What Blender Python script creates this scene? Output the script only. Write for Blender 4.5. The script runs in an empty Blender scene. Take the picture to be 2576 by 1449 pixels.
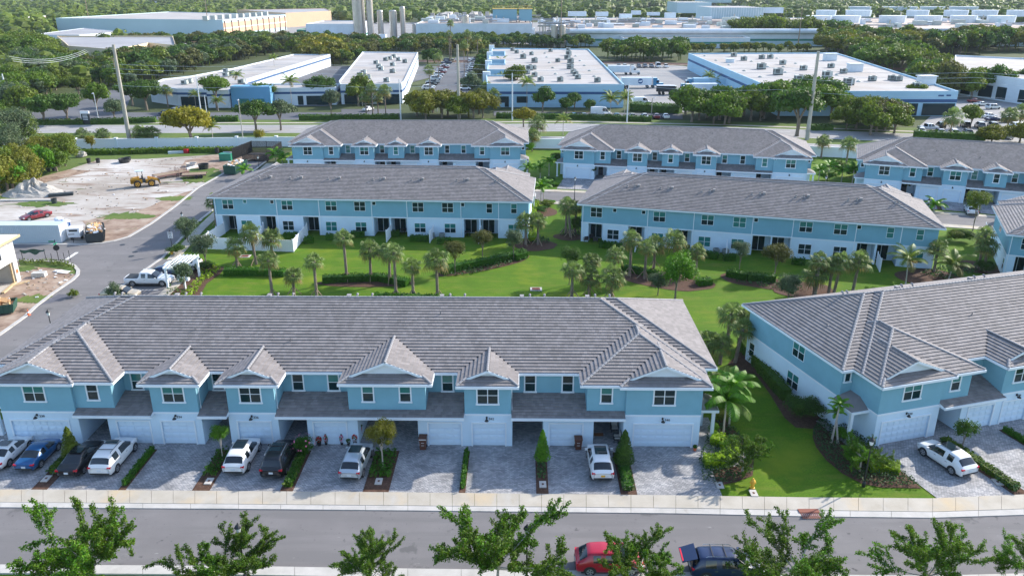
import bpy, math, random
from math import sin, cos, pi, radians, sqrt, atan2
from mathutils import Vector, Matrix, noise as mnoise
R = random.Random(7)
S = bpy.context.scene
COL = S.collection
# ------------------------------------------------------------------ camera, light
FPX, CX, CY, CAMH = 2000.0, 1288.0, 724.5, 36.3
TH = math.atan(758/2000.0)
cd = bpy.data.cameras.new('camera'); cam = bpy.data.objects.new('camera', cd); COL.objects.link(cam)
cam.location = (0, 0, CAMH); cam.rotation_euler = (pi/2 - TH, 0, 0)
cd.sensor_width = 36; cd.lens = 36*FPX/2576; cd.clip_start = .5; cd.clip_end = 20000
S.camera = cam
SUN_AZ, SUN_EL = 57.0, 30.0
W = bpy.data.worlds.new('World'); S.world = W; W.use_nodes = True
nt = W.node_tree; bg = nt.nodes['Background']
sk = nt.nodes.new('ShaderNodeTexSky'); sk.sky_type = 'NISHITA'; sk.sun_disc = False
sk.sun_elevation = radians(SUN_EL); sk.sun_rotation = radians(SUN_AZ); sk.air_density = 1.0; sk.dust_density = 1.0; sk.ozone_density = 1.3
nt.links.new(sk.outputs[0], bg.inputs[0]); bg.inputs[1].default_value = .15
ld = bpy.data.lights.new('sun', 'SUN'); ld.energy = 3.2; ld.angle = radians(.6); ld.color = (1, .93, .82)
sun = bpy.data.objects.new('sun', ld); COL.objects.link(sun)
sd = Vector((sin(radians(SUN_AZ))*cos(radians(SUN_EL)), cos(radians(SUN_AZ))*cos(radians(SUN_EL)), sin(radians(SUN_EL))))
sun.rotation_euler = sd.to_track_quat('Z', 'Y').to_euler()
S.view_settings.view_transform = 'Standard'; S.view_settings.look = 'None'
S.view_settings.exposure = 1.2; S.view_settings.gamma = 1; S.view_settings.use_curve_mapping = False

_c, _s = cos(TH), sin(TH)
def G(px, py, z=0.0):
    "ground point (metres) seen at a measured point of the survey photo"
    u = (px-CX)/FPX; v = (py-CY)/FPX
    dy, dz = _c - v*_s, -_s - v*_c
    t = (CAMH-z)/-dz
    return (u*t, dy*t, z)
def PX(X, Y, Z=0):
    h = Z-CAMH; d = Y*_c - h*_s
    return (CX+FPX*X/d, CY-FPX*(Y*_s+h*_c)/d)

# ------------------------------------------------------------------ materials
def newmat(name):
    m = bpy.data.materials.new(name); m.use_nodes = True
    return m, m.node_tree, m.node_tree.nodes['Principled BSDF']
def hexlin(c): return (c[0], c[1], c[2], 1)
def mat(name, col, rough=.8, metal=0, spec=.5, var=0., vs=1.0, col2=None, bump=0., bs=20., emit=0, island=0., coat=0, transl=0, obj=0.):
    m, t, p = newmat(name); L = t.links; N = t.nodes
    p.inputs['Base Color'].default_value = hexlin(col); p.inputs['Roughness'].default_value = rough
    p.inputs['Metallic'].default_value = metal; p.inputs['Specular IOR Level'].default_value = spec
    if coat: p.inputs['Coat Weight'].default_value = coat; p.inputs['Coat Roughness'].default_value = .05
    out = None
    if var or col2:
        tc = N.new('ShaderNodeTexCoord')
        if col2 is None: col2 = tuple(min(1, c*(1+var)) for c in col); col = tuple(c*(1-var) for c in col)
        nz = N.new('ShaderNodeTexNoise'); nz.inputs['Scale'].default_value = vs; nz.inputs['Detail'].default_value = 7; nz.inputs['Roughness'].default_value = .65
        L.new(tc.outputs['Object'], nz.inputs['Vector'])
        rp = N.new('ShaderNodeValToRGB'); rp.color_ramp.elements[0].position = .32; rp.color_ramp.elements[1].position = .68
        rp.color_ramp.elements[0].color = hexlin(col); rp.color_ramp.elements[1].color = hexlin(col2)
        L.new(nz.outputs['Fac'], rp.inputs['Fac']); out = rp.outputs['Color']
    def mul(src, amt, sock):
        mp = N.new('ShaderNodeMapRange'); mp.inputs['To Min'].default_value = 1-amt; mp.inputs['To Max'].default_value = 1+amt
        L.new(sock, mp.inputs['Value'])
        mx = N.new('ShaderNodeMix'); mx.data_type = 'RGBA'; mx.blend_type = 'MULTIPLY'; mx.inputs['Factor'].default_value = 1
        if src: L.new(src, mx.inputs['A'])
        else: mx.inputs['A'].default_value = hexlin(col)
        L.new(mp.outputs['Result'], mx.inputs['B']); return mx.outputs['Result']
    if island:
        g = N.new('ShaderNodeNewGeometry'); out = mul(out, island, g.outputs['Random Per Island'])
    if obj:
        g = N.new('ShaderNodeObjectInfo'); out = mul(out, obj, g.outputs['Random'])
    if out: L.new(out, p.inputs['Base Color'])
    if bump:
        tc = N.new('ShaderNodeTexCoord'); nz = N.new('ShaderNodeTexNoise'); nz.inputs['Scale'].default_value = bs; nz.inputs['Detail'].default_value = 4
        L.new(tc.outputs['Object'], nz.inputs['Vector']); b = N.new('ShaderNodeBump'); b.inputs['Strength'].default_value = bump; b.inputs['Distance'].default_value = .05
        L.new(nz.outputs['Fac'], b.inputs['Height']); L.new(b.outputs['Normal'], p.inputs['Normal'])
    if transl:
        p.inputs['Subsurface Weight'].default_value = 0
        tr = N.new('ShaderNodeBsdfTranslucent'); ms = N.new('ShaderNodeMixShader'); ms.inputs[0].default_value = transl
        if out: L.new(out, tr.inputs['Color'])
        else: tr.inputs['Color'].default_value = hexlin(col)
        L.new(p.outputs[0], ms.inputs[1]); L.new(tr.outputs[0], ms.inputs[2])
        L.new(ms.outputs[0], N['Material Output'].inputs['Surface'])
    if emit:
        p.inputs['Emission Color'].default_value = hexlin(col); p.inputs['Emission Strength'].default_value = emit
    return m
def ramp_mat(name, stops, scale=1., rough=.9, detail=8, bump=0, layers=None, island=0):
    "several colours from one noise; layers = [(scale, lo, hi, colour, stretch)] masks on top"
    m, t, p = newmat(name); L = t.links; N = t.nodes; p.inputs['Roughness'].default_value = rough; p.inputs['Specular IOR Level'].default_value = .25
    tc = N.new('ShaderNodeTexCoord')
    nz = N.new('ShaderNodeTexNoise'); nz.inputs['Scale'].default_value = scale; nz.inputs['Detail'].default_value = detail; nz.inputs['Roughness'].default_value = .62
    L.new(tc.outputs['Object'], nz.inputs['Vector'])
    rp = N.new('ShaderNodeValToRGB'); e = rp.color_ramp.elements
    e[0].position, e[0].color = stops[0][0], hexlin(stops[0][1]); e[1].position, e[1].color = stops[-1][0], hexlin(stops[-1][1])
    for pos, c in stops[1:-1]:
        q = e.new(pos); q.color = hexlin(c)
    L.new(nz.outputs['Fac'], rp.inputs['Fac']); out = rp.outputs['Color']
    for k, (sc, lo, hi, c, st) in enumerate(layers or []):
        mp = N.new('ShaderNodeMapping'); mp.inputs['Scale'].default_value = st; mp.inputs['Location'].default_value = (k*7.3, k*3.1, 0)
        L.new(tc.outputs['Object'], mp.inputs['Vector'])
        n2 = N.new('ShaderNodeTexNoise'); n2.inputs['Scale'].default_value = sc; n2.inputs['Detail'].default_value = 6; n2.inputs['Roughness'].default_value = .6
        L.new(mp.outputs[0], n2.inputs['Vector'])
        mr = N.new('ShaderNodeMapRange'); mr.inputs['From Min'].default_value = lo; mr.inputs['From Max'].default_value = hi
        L.new(n2.outputs['Fac'], mr.inputs['Value'])
        mx = N.new('ShaderNodeMix'); mx.data_type = 'RGBA'; L.new(mr.outputs[0], mx.inputs['Factor']); L.new(out, mx.inputs['A']); mx.inputs['B'].default_value = hexlin(c)
        out = mx.outputs['Result']
    L.new(out, p.inputs['Base Color'])
    if bump:
        b = N.new('ShaderNodeBump'); b.inputs['Strength'].default_value = bump; b.inputs['Distance'].default_value = .1
        L.new(nz.outputs['Fac'], b.inputs['Height']); L.new(b.outputs['Normal'], p.inputs['Normal'])
    return m
M = {}
M['blue'] = mat('stucco_blue', (.195, .40, .50), .9, var=.06, vs=.6, bump=.3, bs=25)
M['white'] = mat('stucco_white', (.60, .74, .86), .9, var=.04, vs=.5, bump=.25, bs=25)
M['trim'] = mat('white_trim', (.74, .80, .86), .6)
M['door'] = mat('garage_door_white', (.66, .78, .89), .5)
M['tile'] = mat('roof_tile_concrete', (.225, .206, .204), .85, var=.10, vs=.5, island=.16, bump=.2, bs=30, obj=.08)
M['cap'] = mat('ridge_tile', (.27, .265, .275), .85, var=.1, vs=2, island=.12)
M['under'] = mat('roof_underlay', (.13, .13, .14), .95)
M['glass_hi'] = mat('window_glass_blind', (.03, .18, .17), .1, spec=.45)
M['glass_lo'] = mat('window_glass_dark', (.008, .03, .036), .08, spec=.3)
M['darkdoor'] = mat('entry_door_navy', (.03, .045, .07), .5)
M['iron'] = mat('black_metal', (.015, .017, .02), .5)
M['lampglass'] = mat('frosted_lamp_glass', (.7, .72, .75), .3)
M['asphalt'] = ramp_mat('asphalt', [(.3, (.155, .148, .152)), (.7, (.20, .192, .195))], .25, .9, layers=[(1.6, .62, .70, (.085, .083, .087), (1, 1, 1)), (.16, .48, .58, (.16, .155, .158), (.3, 3, 1)), (3.5, .66, .70, (.08, .08, .085), (.5, 2, 1)), (.7, .66, .72, (.30, .29, .29), (1, 2.5, 1)), (.25, .62, .66, (.12, .118, .12), (1, 1, 1))])
M['asphalt2'] = ramp_mat('asphalt_boulevard', [(.3, (.26, .26, .27)), (.7, (.34, .33, .33))], .08, .9, layers=[(.9, .68, .76, (.2, .2, .21), (.2, 1.5, 1))])
M['lot'] = ramp_mat('asphalt_parking', [(.3, (.09, .095, .11)), (.7, (.15, .155, .17))], .05, .9)
M['lotgrey'] = ramp_mat('worn_yard_asphalt', [(.3, (.22, .22, .23)), (.7, (.33, .32, .31))], .06, .9)
M['concrete'] = ramp_mat('sidewalk_concrete', [(.3, (.37, .335, .28)), (.7, (.48, .445, .39))], .5, .85, layers=[(.22, .55, .72, (.50, .40, .27), (1, .6, 1)), (.8, .55, .75, (.44, .42, .39), (1, .4, 1))])
M['kerb'] = ramp_mat('kerb_concrete', [(.3, (.39, .38, .36)), (.7, (.52, .50, .48))], .7, .85, layers=[(.5, .66, .74, (.28, .25, .22), (1, .5, 1))])
M['grass'] = ramp_mat('lawn_grass', [(.25, (.05, .12, .002)), (.5, (.085, .175, .003)), (.75, (.135, .21, .006))], .3, .95, layers=[(7., .42, .62, (.05, .12, .003), (1, 1, 1)), (.5, .5, .75, (.13, .16, .02), (.35, 1.6, 1)), (2.2, .6, .8, (.15, .16, .045), (1, 1, 1)), (1.1, .5, .64, (.062, .135, .002), (.5, 1.4, 1)), (.14, .52, .7, (.15, .20, .01), (1, 1, 1))], bump=.5)
M['verge'] = ramp_mat('verge_grass', [(.3, (.06, .12, .02)), (.7, (.13, .17, .04))], .1, .95, layers=[(2., .5, .8, (.07, .1, .025), (1, 1, 1))])
M['mulch'] = ramp_mat('brown_mulch', [(.3, (.055, .03, .02)), (.7, (.12, .065, .045))], 3, .95, layers=[(9., .55, .7, (.17, .11, .08), (1, 1, 1))])
M['field'] = ramp_mat('far_ground', [(.3, (.045, .065, .022)), (.7, (.075, .095, .035))], .02, .95)
M['sand'] = ramp_mat('bare_sand', [(.3, (.19, .155, .125)), (.42, (.32, .285, .25)), (.55, (.43, .40, .37)), (.72, (.56, .54, .52))], .05, .95,
    layers=[(.2, .53, .64, (.23, .17, .135), (.5, 1.8, 1)), (.14, .62, .67, (.085, .11, .03), (.6, 1.3, 1)), (1.3, .54, .72, (.30, .25, .21), (.35, 1.7, 1)), (.5, .6, .68, (.62, .60, .585), (.25, 2.2, 1))], bump=.5)
M['brown'] = ramp_mat('brown_dirt', [(.3, (.16, .10, .07)), (.5, (.30, .22, .17)), (.75, (.45, .38, .31))], .35, .95, layers=[(.3, .6, .68, (.09, .06, .045), (1, 1.6, 1)), (.22, .64, .72, (.09, .12, .03), (1, 1, 1))], bump=.6)
M['roofwhite'] = ramp_mat('flat_roof_white', [(.3, (.34, .325, .32)), (.7, (.46, .44, .43))], .07, .8, layers=[(.25, .5, .7, (.28, .255, .24), (.12, 2.5, 1)), (.06, .52, .7, (.36, .32, .29), (1, 1, 1))])
M['roofbrown'] = ramp_mat('flat_roof_brown', [(.3, (.33, .25, .21)), (.6, (.5, .43, .38)), (.75, (.66, .62, .58))], .03, .85)
M['roofgrey'] = ramp_mat('flat_roof_grey', [(.3, (.26, .26, .28)), (.7, (.36, .36, .38))], .04, .85)
M['wallwhite'] = mat('painted_block_white', (.62, .68, .74), .8, var=.10, vs=.15)
M['wallblue'] = mat('painted_wall_blue', (.36, .56, .70), .8, var=.05, vs=.1)
M['wallpale'] = mat('pale_blue_metal_wall', (.40, .53, .58), .7, var=.04, vs=.05)
M['stripe'] = mat('navy_stripe', (.03, .09, .22), .7)
M['green'] = mat('green_band', (.02, .2, .14), .7)
M['tan'] = mat('tan_wall', (.56, .38, .25), .8, var=.05, vs=.1)
M['cream'] = mat('cream_wall', (.68, .55, .36), .8)
M['rust'] = mat('downpipe_brown', (.22, .12, .1), .7)
M['skyblue'] = mat('skyblue_wall', (.12, .32, .52), .8)
M['steel'] = mat('stainless_steel', (.42, .40, .38), .35, metal=.6, var=.12, vs=.3)
M['hvac'] = mat('rooftop_unit_grey', (.38, .42, .40), .7, island=.2, obj=.25)
M['hvac_dark'] = mat('condenser_grille', (.08, .09, .09), .7)
M['wood'] = mat('weathered_wood', (.3, .22, .15), .9, var=.2, vs=4)
M['newwood'] = mat('new_lumber', (.48, .37, .22), .85, var=.1, vs=3)
M['polecon'] = mat('concrete_pole', (.36, .345, .30), .85, var=.12, vs=.6)
M['polewhite'] = mat('pale_pole', (.55, .6, .64), .7)
M['line'] = mat('painted_line', (.75, .75, .73), .8)
M['rub'] = mat('tyre_rubber', (.018, .018, .02), .85)
M['rim'] = mat('alloy_rim', (.45, .46, .48), .35, metal=.7)
M['carglass'] = mat('car_glass', (.01, .014, .018), .04, spec=.9)
M['red_lamp'] = mat('tail_lamp_red', (.55, .01, .03), .2)
M['head_lamp'] = mat('head_lamp_clear', (.6, .62, .62), .1)
M['plate'] = mat('licence_plate', (.6, .66, .72), .5)
M['plateyellow'] = mat('yellow_licence_plate', (.75, .42, .03), .5)
M['chrome'] = mat('bright_trim', (.6, .6, .62), .2, metal=.9)
M['vinyl'] = mat('white_vinyl', (.78, .81, .86), .5)
M['trunk'] = mat('bark_grey', (.20, .165, .13), .95, var=.25, vs=5, bump=.5, bs=15)
M['trunkpale'] = mat('bark_pale', (.42, .37, .33), .9, var=.15, vs=5)
M['palmtrunk'] = mat('palm_bark', (.21, .165, .135), .95, var=.4, vs=9, bump=1., bs=14)
M['blackplastic'] = mat('black_plastic', (.02, .022, .025), .6)
def leafmat(name, a, b, vs=.6, tr=.35, isl=.35, obj=.15):
    return mat(name, a, .55, spec=.3, col2=b, vs=vs, island=isl, transl=tr, obj=obj)
M['lf_oak'] = leafmat('leaf_olive_green', (0.069, 0.118, 0.009), (0.170, 0.227, 0.017))
M['lf_dark'] = leafmat('leaf_dark_green', (0.034, 0.089, 0.011), (0.086, 0.168, 0.017))
M['lf_yel'] = leafmat('leaf_yellow_green', (.10, .13, .012), (.21, .20, .015))
M['lf_gold'] = leafmat('leaf_golden', (.17, .165, .008), (.30, .27, .012))
M['lf_brown'] = leafmat('leaf_dull_brown_green', (.075, .088, .018), (.135, .14, .03))
M['lf_grey'] = leafmat('leaf_grey_green', (0.075, 0.122, 0.056), (0.140, 0.188, 0.094))
M['lf_street'] = leafmat('leaf_street_tree', (0.043, 0.103, 0.006), (0.117, 0.205, 0.011), vs=1.3)
M['lf_bright'] = leafmat('leaf_bright_green', (.07, .20, .008), (.13, .30, .012), vs=1.2)
M['lf_sabal_'] = leafmat('leaf_fan_palm', (0.075, 0.150, 0.042), (0.165, 0.255, 0.075), vs=2)
M['lf_sabalold'] = leafmat('leaf_fan_palm_old', (.18, .16, .04), (.30, .22, .06), vs=2)
M['lf_coco'] = leafmat('leaf_feather_palm', (0.090, 0.180, 0.030), (0.240, 0.285, 0.045), vs=1)
M['lf_hedge'] = leafmat('leaf_hedge', (0.023, 0.095, 0.004), (0.058, 0.173, 0.007), vs=2)
M['lf_cover'] = leafmat('leaf_ground_cover', (0.030, 0.083, 0.022), (0.060, 0.128, 0.033), vs=2)
M['lf_lime'] = leafmat('leaf_lime', (.16, .30, .008), (.28, .40, .012), vs=2)
M['flower_red'] = mat('flower_red', (.5, .01, .03), .6)
M['flower_pink'] = mat('flower_pink', (.8, .2, .35), .6)

M['lf_sabal'] = leafmat('leaf_fan_palm', (.085, .15, .03), (.19, .25, .07), vs=2)
M['lf_street'] = leafmat('leaf_street_tree', (.05, .115, .006), (.13, .21, .015), vs=1.3)
def paver_material():
    m, t, p = newmat('driveway_pavers'); L = t.links; N = t.nodes
    tc = N.new('ShaderNodeTexCoord')
    br = N.new('ShaderNodeTexBrick'); br.inputs['Scale'].default_value = 1; br.inputs['Brick Width'].default_value = .26; br.inputs['Row Height'].default_value = .16
    br.inputs['Mortar Size'].default_value = .012; br.inputs['Color1'].default_value = (.25, .255, .27, 1); br.inputs['Color2'].default_value = (.44, .43, .435, 1)
    br.inputs['Mortar'].default_value = (.11, .11, .12, 1); br.inputs['Bias'].default_value = -.1; br.offset = .5
    L.new(tc.outputs['Object'], br.inputs['Vector'])
    nz = N.new('ShaderNodeTexNoise'); nz.inputs['Scale'].default_value = .6; nz.inputs['Detail'].default_value = 8; L.new(tc.outputs['Object'], nz.inputs['Vector'])
    mr = N.new('ShaderNodeMapRange'); mr.inputs['From Min'].default_value = .35; mr.inputs['From Max'].default_value = .7; mr.inputs['To Min'].default_value = 1.15; mr.inputs['To Max'].default_value = .7
    L.new(nz.outputs['Fac'], mr.inputs['Value'])
    mx = N.new('ShaderNodeMix'); mx.data_type = 'RGBA'; mx.blend_type = 'MULTIPLY'; mx.inputs['Factor'].default_value = 1
    L.new(br.outputs['Color'], mx.inputs['A']); L.new(mr.outputs[0], mx.inputs['B']); L.new(mx.outputs['Result'], p.inputs['Base Color'])
    b = N.new('ShaderNodeBump'); b.inputs['Strength'].default_value = .5; b.inputs['Distance'].default_value = .01; b.invert = True
    L.new(br.outputs['Fac'], b.inputs['Height']); L.new(b.outputs['Normal'], p.inputs['Normal']); p.inputs['Roughness'].default_value = .8
    return m
M['paver'] = paver_material()

# ------------------------------------------------------------------ mesh helpers
class MB:
    def __init__(s): s.v = []; s.f = []; s.m = []; s.cur = 0
    def face(s, pts, m=None):
        b = len(s.v); s.v.extend([tuple(p) for p in pts]); s.f.append(tuple(range(b, b+len(pts)))); s.m.append(s.cur if m is None else m)
    def raw(s, vs, fs, m=None):
        b = len(s.v); s.v.extend([tuple(p) for p in vs])
        for f in fs: s.f.append(tuple(b+i for i in f)); s.m.append(s.cur if m is None else m)
    def box(s, x0, x1, y0, y1, z0, z1, m=None, M4=None):
        vs = [(x, y, z) for z in (z0, z1) for y in (y0, y1) for x in (x0, x1)]
        if M4 is not None: vs = [M4 @ Vector(q) for q in vs]
        s.raw(vs, [(0, 2, 3, 1), (4, 5, 7, 6), (0, 1, 5, 4), (2, 6, 7, 3), (0, 4, 6, 2), (1, 3, 7, 5)], m)
    def bar(s, a, b, w, h=None, m=None):
        "box beam from a to b"
        a = Vector(a); b = Vector(b); d = b-a; l = d.length
        if l < 1e-6: return
        h = h or w; q = d.to_track_quat('X', 'Z').to_matrix().to_4x4(); q.translation = a
        s.box(0, l, -w/2, w/2, -h/2, h/2, m, q)
    def tube(s, pts, rad, n=6, m=None, cap=True):
        pts = [Vector(p) for p in pts]; rr = rad if isinstance(rad, (list, tuple)) else [rad]*len(pts)
        vs = []; fs = []
        for i, p in enumerate(pts):
            d = (pts[min(i+1, len(pts)-1)]-pts[max(i-1, 0)])
            if d.length < 1e-9: d = Vector((0, 0, 1))
            d.normalize(); u = d.cross(Vector((0, 0, 1)))
            if u.length < .05: u = d.cross(Vector((0, 1, 0)))
            u.normalize(); w = u.cross(d)
            for k in range(n):
                a = 2*pi*k/n; vs.append(p+(u*cos(a)+w*sin(a))*rr[i])
        for i in range(len(pts)-1):
            for k in range(n):
                k2 = (k+1) % n; fs.append((i*n+k, i*n+k2, (i+1)*n+k2, (i+1)*n+k))
        if cap:
            fs.append(tuple(range(n))); fs.append(tuple((len(pts)-1)*n+k for k in reversed(range(n))))
        s.raw(vs, fs, m)
    def lathe(s, prof, n=12, c=(0, 0, 0), m=None, sx=1, sy=1):
        vs = []; fs = []
        for r, z in prof:
            for k in range(n):
                a = 2*pi*k/n; vs.append((c[0]+r*cos(a)*sx, c[1]+r*sin(a)*sy, c[2]+z))
        for i in range(len(prof)-1):
            for k in range(n):
                k2 = (k+1) % n; fs.append((i*n+k, i*n+k2, (i+1)*n+k2, (i+1)*n+k))
        fs.append(tuple((len(prof)-1)*n+k for k in range(n))); fs.append(tuple(reversed(range(n))))
        s.raw(vs, fs, m)
    def prism(s, poly, z0, z1, m=None, mtop=None):
        n = len(poly); ar = sum(poly[i][0]*poly[(i+1) % n][1]-poly[(i+1) % n][0]*poly[i][1] for i in range(n))
        if ar < 0: poly = list(reversed(poly))
        vs = [(p[0], p[1], z0) for p in poly]+[(p[0], p[1], z1) for p in poly]
        s.raw(vs, [(i, (i+1) % n, n+(i+1) % n, n+i) for i in range(n)], m)
        s.raw(vs, [tuple(n+i for i in range(n))], m if mtop is None else mtop)
        s.raw(vs, [tuple(reversed(range(n)))], m)
    def mesh(s, name, mats, smooth=False):
        me = bpy.data.meshes.new(name); me.from_pydata(s.v, [], s.f)
        for q in (mats if isinstance(mats, (list, tuple)) else [mats]): me.materials.append(q)
        if any(s.m): me.polygons.foreach_set('material_index', s.m)
        if smooth: me.polygons.foreach_set('use_smooth', [True]*len(s.f))
        me.update(); return me
    def build(s, name, mats, parent=None, loc=(0, 0, 0), rz=0, smooth=False):
        return put(name, s.mesh(name, mats, smooth), parent, loc, rz)
def put(name, me, parent=None, loc=(0, 0, 0), rz=0, sc=None):
    o = bpy.data.objects.new(name, me); COL.objects.link(o); o.location = loc
    if isinstance(rz, (int, float)): o.rotation_euler = (0, 0, rz)
    else: o.rotation_euler = rz
    if sc is not None: o.scale = (sc, sc, sc) if isinstance(sc, (int, float)) else sc
    if parent is not None: o.parent = parent
    return o
def tag(o, label=None, cat=None, group=None, kind=None):
    if label: o['label'] = label
    if cat: o['category'] = cat
    if group: o['group'] = group
    if kind: o['kind'] = kind
    return o
def empty(name, loc=(0, 0, 0), rz=0, label=None, cat=None, group=None, sc=None):
    return tag(put(name, None, None, loc, rz, sc), label, cat, group)
KIDS = {}
def copy_tree(o, loc=None, rz=None, label=None, sc=None, group=None, parent=None, kids=None):
    c = o.copy(); COL.objects.link(c)
    if parent is not None: c.parent = parent
    if loc is not None: c.location = loc
    if rz is not None: c.rotation_euler = (0, 0, rz)
    if sc is not None: c.scale = (sc, sc, sc) if isinstance(sc, (int, float)) else sc
    if label: c['label'] = label
    if group: c['group'] = group
    for ch in (o.children if kids is None else kids): copy_tree(ch, parent=c)
    return c
def struct(o): o['kind'] = 'structure'; return o
def sheet(name, poly, z, material, label=None, kind='structure'):
    mb = MB(); n = len(poly)
    ar = sum(poly[i][0]*poly[(i+1) % n][1]-poly[(i+1) % n][0]*poly[i][1] for i in range(n))
    if ar < 0: poly = list(reversed(poly))
    mb.face([(p[0], p[1], 0) for p in poly])
    o = mb.build(name, material, loc=(0, 0, z)); tag(o, label, kind=kind); return o
def gp(*pts): return [G(*p)[:2] for p in pts]
def text_mesh(txt, size, material, name, ext=.01):
    cu = bpy.data.curves.new(name, 'FONT'); cu.body = txt; cu.size = size; cu.align_x = 'CENTER'; cu.align_y = 'CENTER'; cu.extrude = ext; cu.resolution_u = 2
    o = bpy.data.objects.new(name, cu); COL.objects.link(o)
    me = bpy.data.meshes.new_from_object(o.evaluated_get(bpy.context.evaluated_depsgraph_get()))
    bpy.data.objects.remove(o); me.materials.clear(); me.materials.append(material); me.name = name
    return me
ORD = ['first', 'second', 'third', 'fourth', 'fifth', 'sixth', 'seventh', 'eighth', 'ninth', 'tenth', 'eleventh', 'twelfth', 'thirteenth', 'fourteenth', 'fifteenth', 'sixteenth', 'seventeenth', 'eighteenth', 'nineteenth', 'twentieth']
TENS = {20: 'twenty', 30: 'thirty', 40: 'forty', 50: 'fifty', 60: 'sixty', 70: 'seventy', 80: 'eighty', 90: 'ninety'}
def ordinal(i):
    if i < 20: return ORD[i]
    n = i+1; t = n//10*10; r = n % 10
    if n >= 100: return 'hundred and '+ordinal(n-101) if n > 100 else 'hundredth'
    if r == 0: return TENS[t][:-1]+'ieth'
    return TENS[t]+'-'+ORD[r-1]
# survey sheets: origin and scale of each enlarged photo sheet the points were read from
SH = {'D': (0, 0, 1/1.1646), 'c1': (0, 850, 2.415), 'c2': (700, 850, 2.415), 'c3': (1400, 850, 2.415), 'c4': (2100, 780, 2.162), 'c5': (0, 1250, 2.576), 'c6': (1000, 1250, 2.576), 'c7': (1900, 1250, 2.342),
      'w4': (0, 400, 2.576), 'w5': (600, 330, 2.542), 'w6': (1500, 330, 2.542), 'w7': (2000, 330, 2.542), 't1': (0, 0, 2.576), 't2': (1000, 0, 2.576), 't3': (2000, 0, 2.576),
      'h1': (0, 0, 4.262), 'h2': (600, 0, 4.262), 'h3': (1200, 0, 4.262), 'h4': (1800, 0, 4.262), 'h5': (2400, 0, 4.262), 'g1': (0, 600, 3.623), 'k1': (0, 640, 5.574), 'k2': (340, 700, 8.523), 'k3': (340, 440, 5.6), 'r7': (2500, 480, 3.814),
      'z1': (0, 1190, 5.574), 'z2': (900, 1190, 5.574), 'z3': (1580, 1190, 5.574), 'z4': (1660, 1540, 4.441), 'z8': (2150, 1130, 4.529)}
def Q(k, x, y, z=0.):
    ox, oy, s = SH[k]
    if k == 'D': return G(x, y, z)
    return G((ox+x/s)/1.1646, (oy+y/s)/1.1646, z)
def Qp(k, *pts): return [Q(k, *p)[:2] for p in pts]
def height_at(base, k, x, y):
    "height of the point above a base whose top was read at sheet point x, y"
    ox, oy, s = SH[k]; py = y if k == 'D' else (oy+y/s)/1.1646
    v = (py-CY)/FPX; dy, dz = _c - v*_s, -_s - v*_c
    return CAMH+dz*base[1]/dy
# ------------------------------------------------------------------ townhouse rows
PITCH, EAVE, TW, TE = .415, 5.95, .33, .335     # roof pitch, eave height, tile width, course depth in plan
class Rect:
    def __init__(s, x0, x1, y0, y1, gab=False, ze=EAVE, p=PITCH): s.x0, s.x1, s.y0, s.y1, s.gab, s.ze, s.p = x0, x1, y0, y1, gab, ze, p
    def H(s, x, y):
        if not (s.x0 < x < s.x1 and s.y0 < y < s.y1): return -9
        a = min(x-s.x0, s.x1-x)
        if s.gab:
            if y < s.y0+.65: a = min(a, y-s.y0)
        else: a = min(a, y-s.y0, s.y1-y)
        return s.ze+s.p*a
    def sides(s):
        "eave start, direction, length, inward normal, depth"
        w, d = s.x1-s.x0, s.y1-s.y0; hw = min(w, d)/2
        out = [((s.x0, s.y0), (1, 0), w, (0, 1), 1.0 if s.gab else hw), ((s.x1, s.y0), (0, 1), d, (-1, 0), w/2 if s.gab else hw), ((s.x0, s.y1), (0, -1), d, (1, 0), w/2 if s.gab else hw)]
        if not s.gab: out.append(((s.x1, s.y1), (-1, 0), w, (0, -1), hw))
        return out
    def own(s, k, x, y):
        a = x-s.x0; b = s.x1-x; c = y-s.y0; d = s.y1-y
        if s.gab:
            if k == 0: return c <= 1.0 and c <= min(a, b)+.02
            m = (b if k == 1 else a); o = (a if k == 1 else b)
            return m <= o+.01 and (c >= .65 or m <= c+.02)
        v = [c, b, a, d]; return v[k] <= min(v)+.01
def tiles(rects, low=False):
    "list of (x, y, z, ux, uy, width) of every tile on the visible roof, butt end at x, y"
    full, part = [], []
    for ri, r in enumerate(rects):
        for k, (P0, u, ln, n, dep) in enumerate(r.sides()):
            if low and k: continue
            rows = int(dep/TE+.3)
            for i in range(rows):
                off = (i % 2)*.5*TW
                c0 = -off
                while c0 < ln:
                    a, b = max(c0, 0), min(c0+TW, ln)
                    c0 += TW
                    if b-a < .05: continue
                    ss = (i+.5)*TE; q = []
                    for j in range(4):
                        t = a+(b-a)*(j+.5)/4
                        x = P0[0]+u[0]*t+n[0]*ss; y = P0[1]+u[1]*t+n[1]*ss
                        ok = r.own(k, x, y)
                        if ok:
                            z = r.ze+r.p*ss
                            for rj, o in enumerate(rects):
                                if rj != ri and o.H(x, y) > z: ok = False; break
                        q.append(ok)
                    if not any(q): continue
                    z0 = r.ze+r.p*i*TE
                    def pos(t): return (P0[0]+u[0]*t+n[0]*i*TE, P0[1]+u[1]*t+n[1]*i*TE, z0, u, n, r.p)
                    if all(q) and b-a > TW-.01: full.append(pos((a+b)/2)+(b-a,))
                    else:
                        j = 0
                        while j < 4:
                            if q[j]:
                                e = j
                                while e < 4 and q[e]: e += 1
                                part.append(pos(a+(b-a)*(j+e)/8)+((b-a)*(e-j)/4,)); j = e
                            else: j += 1
    return full, part
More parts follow.
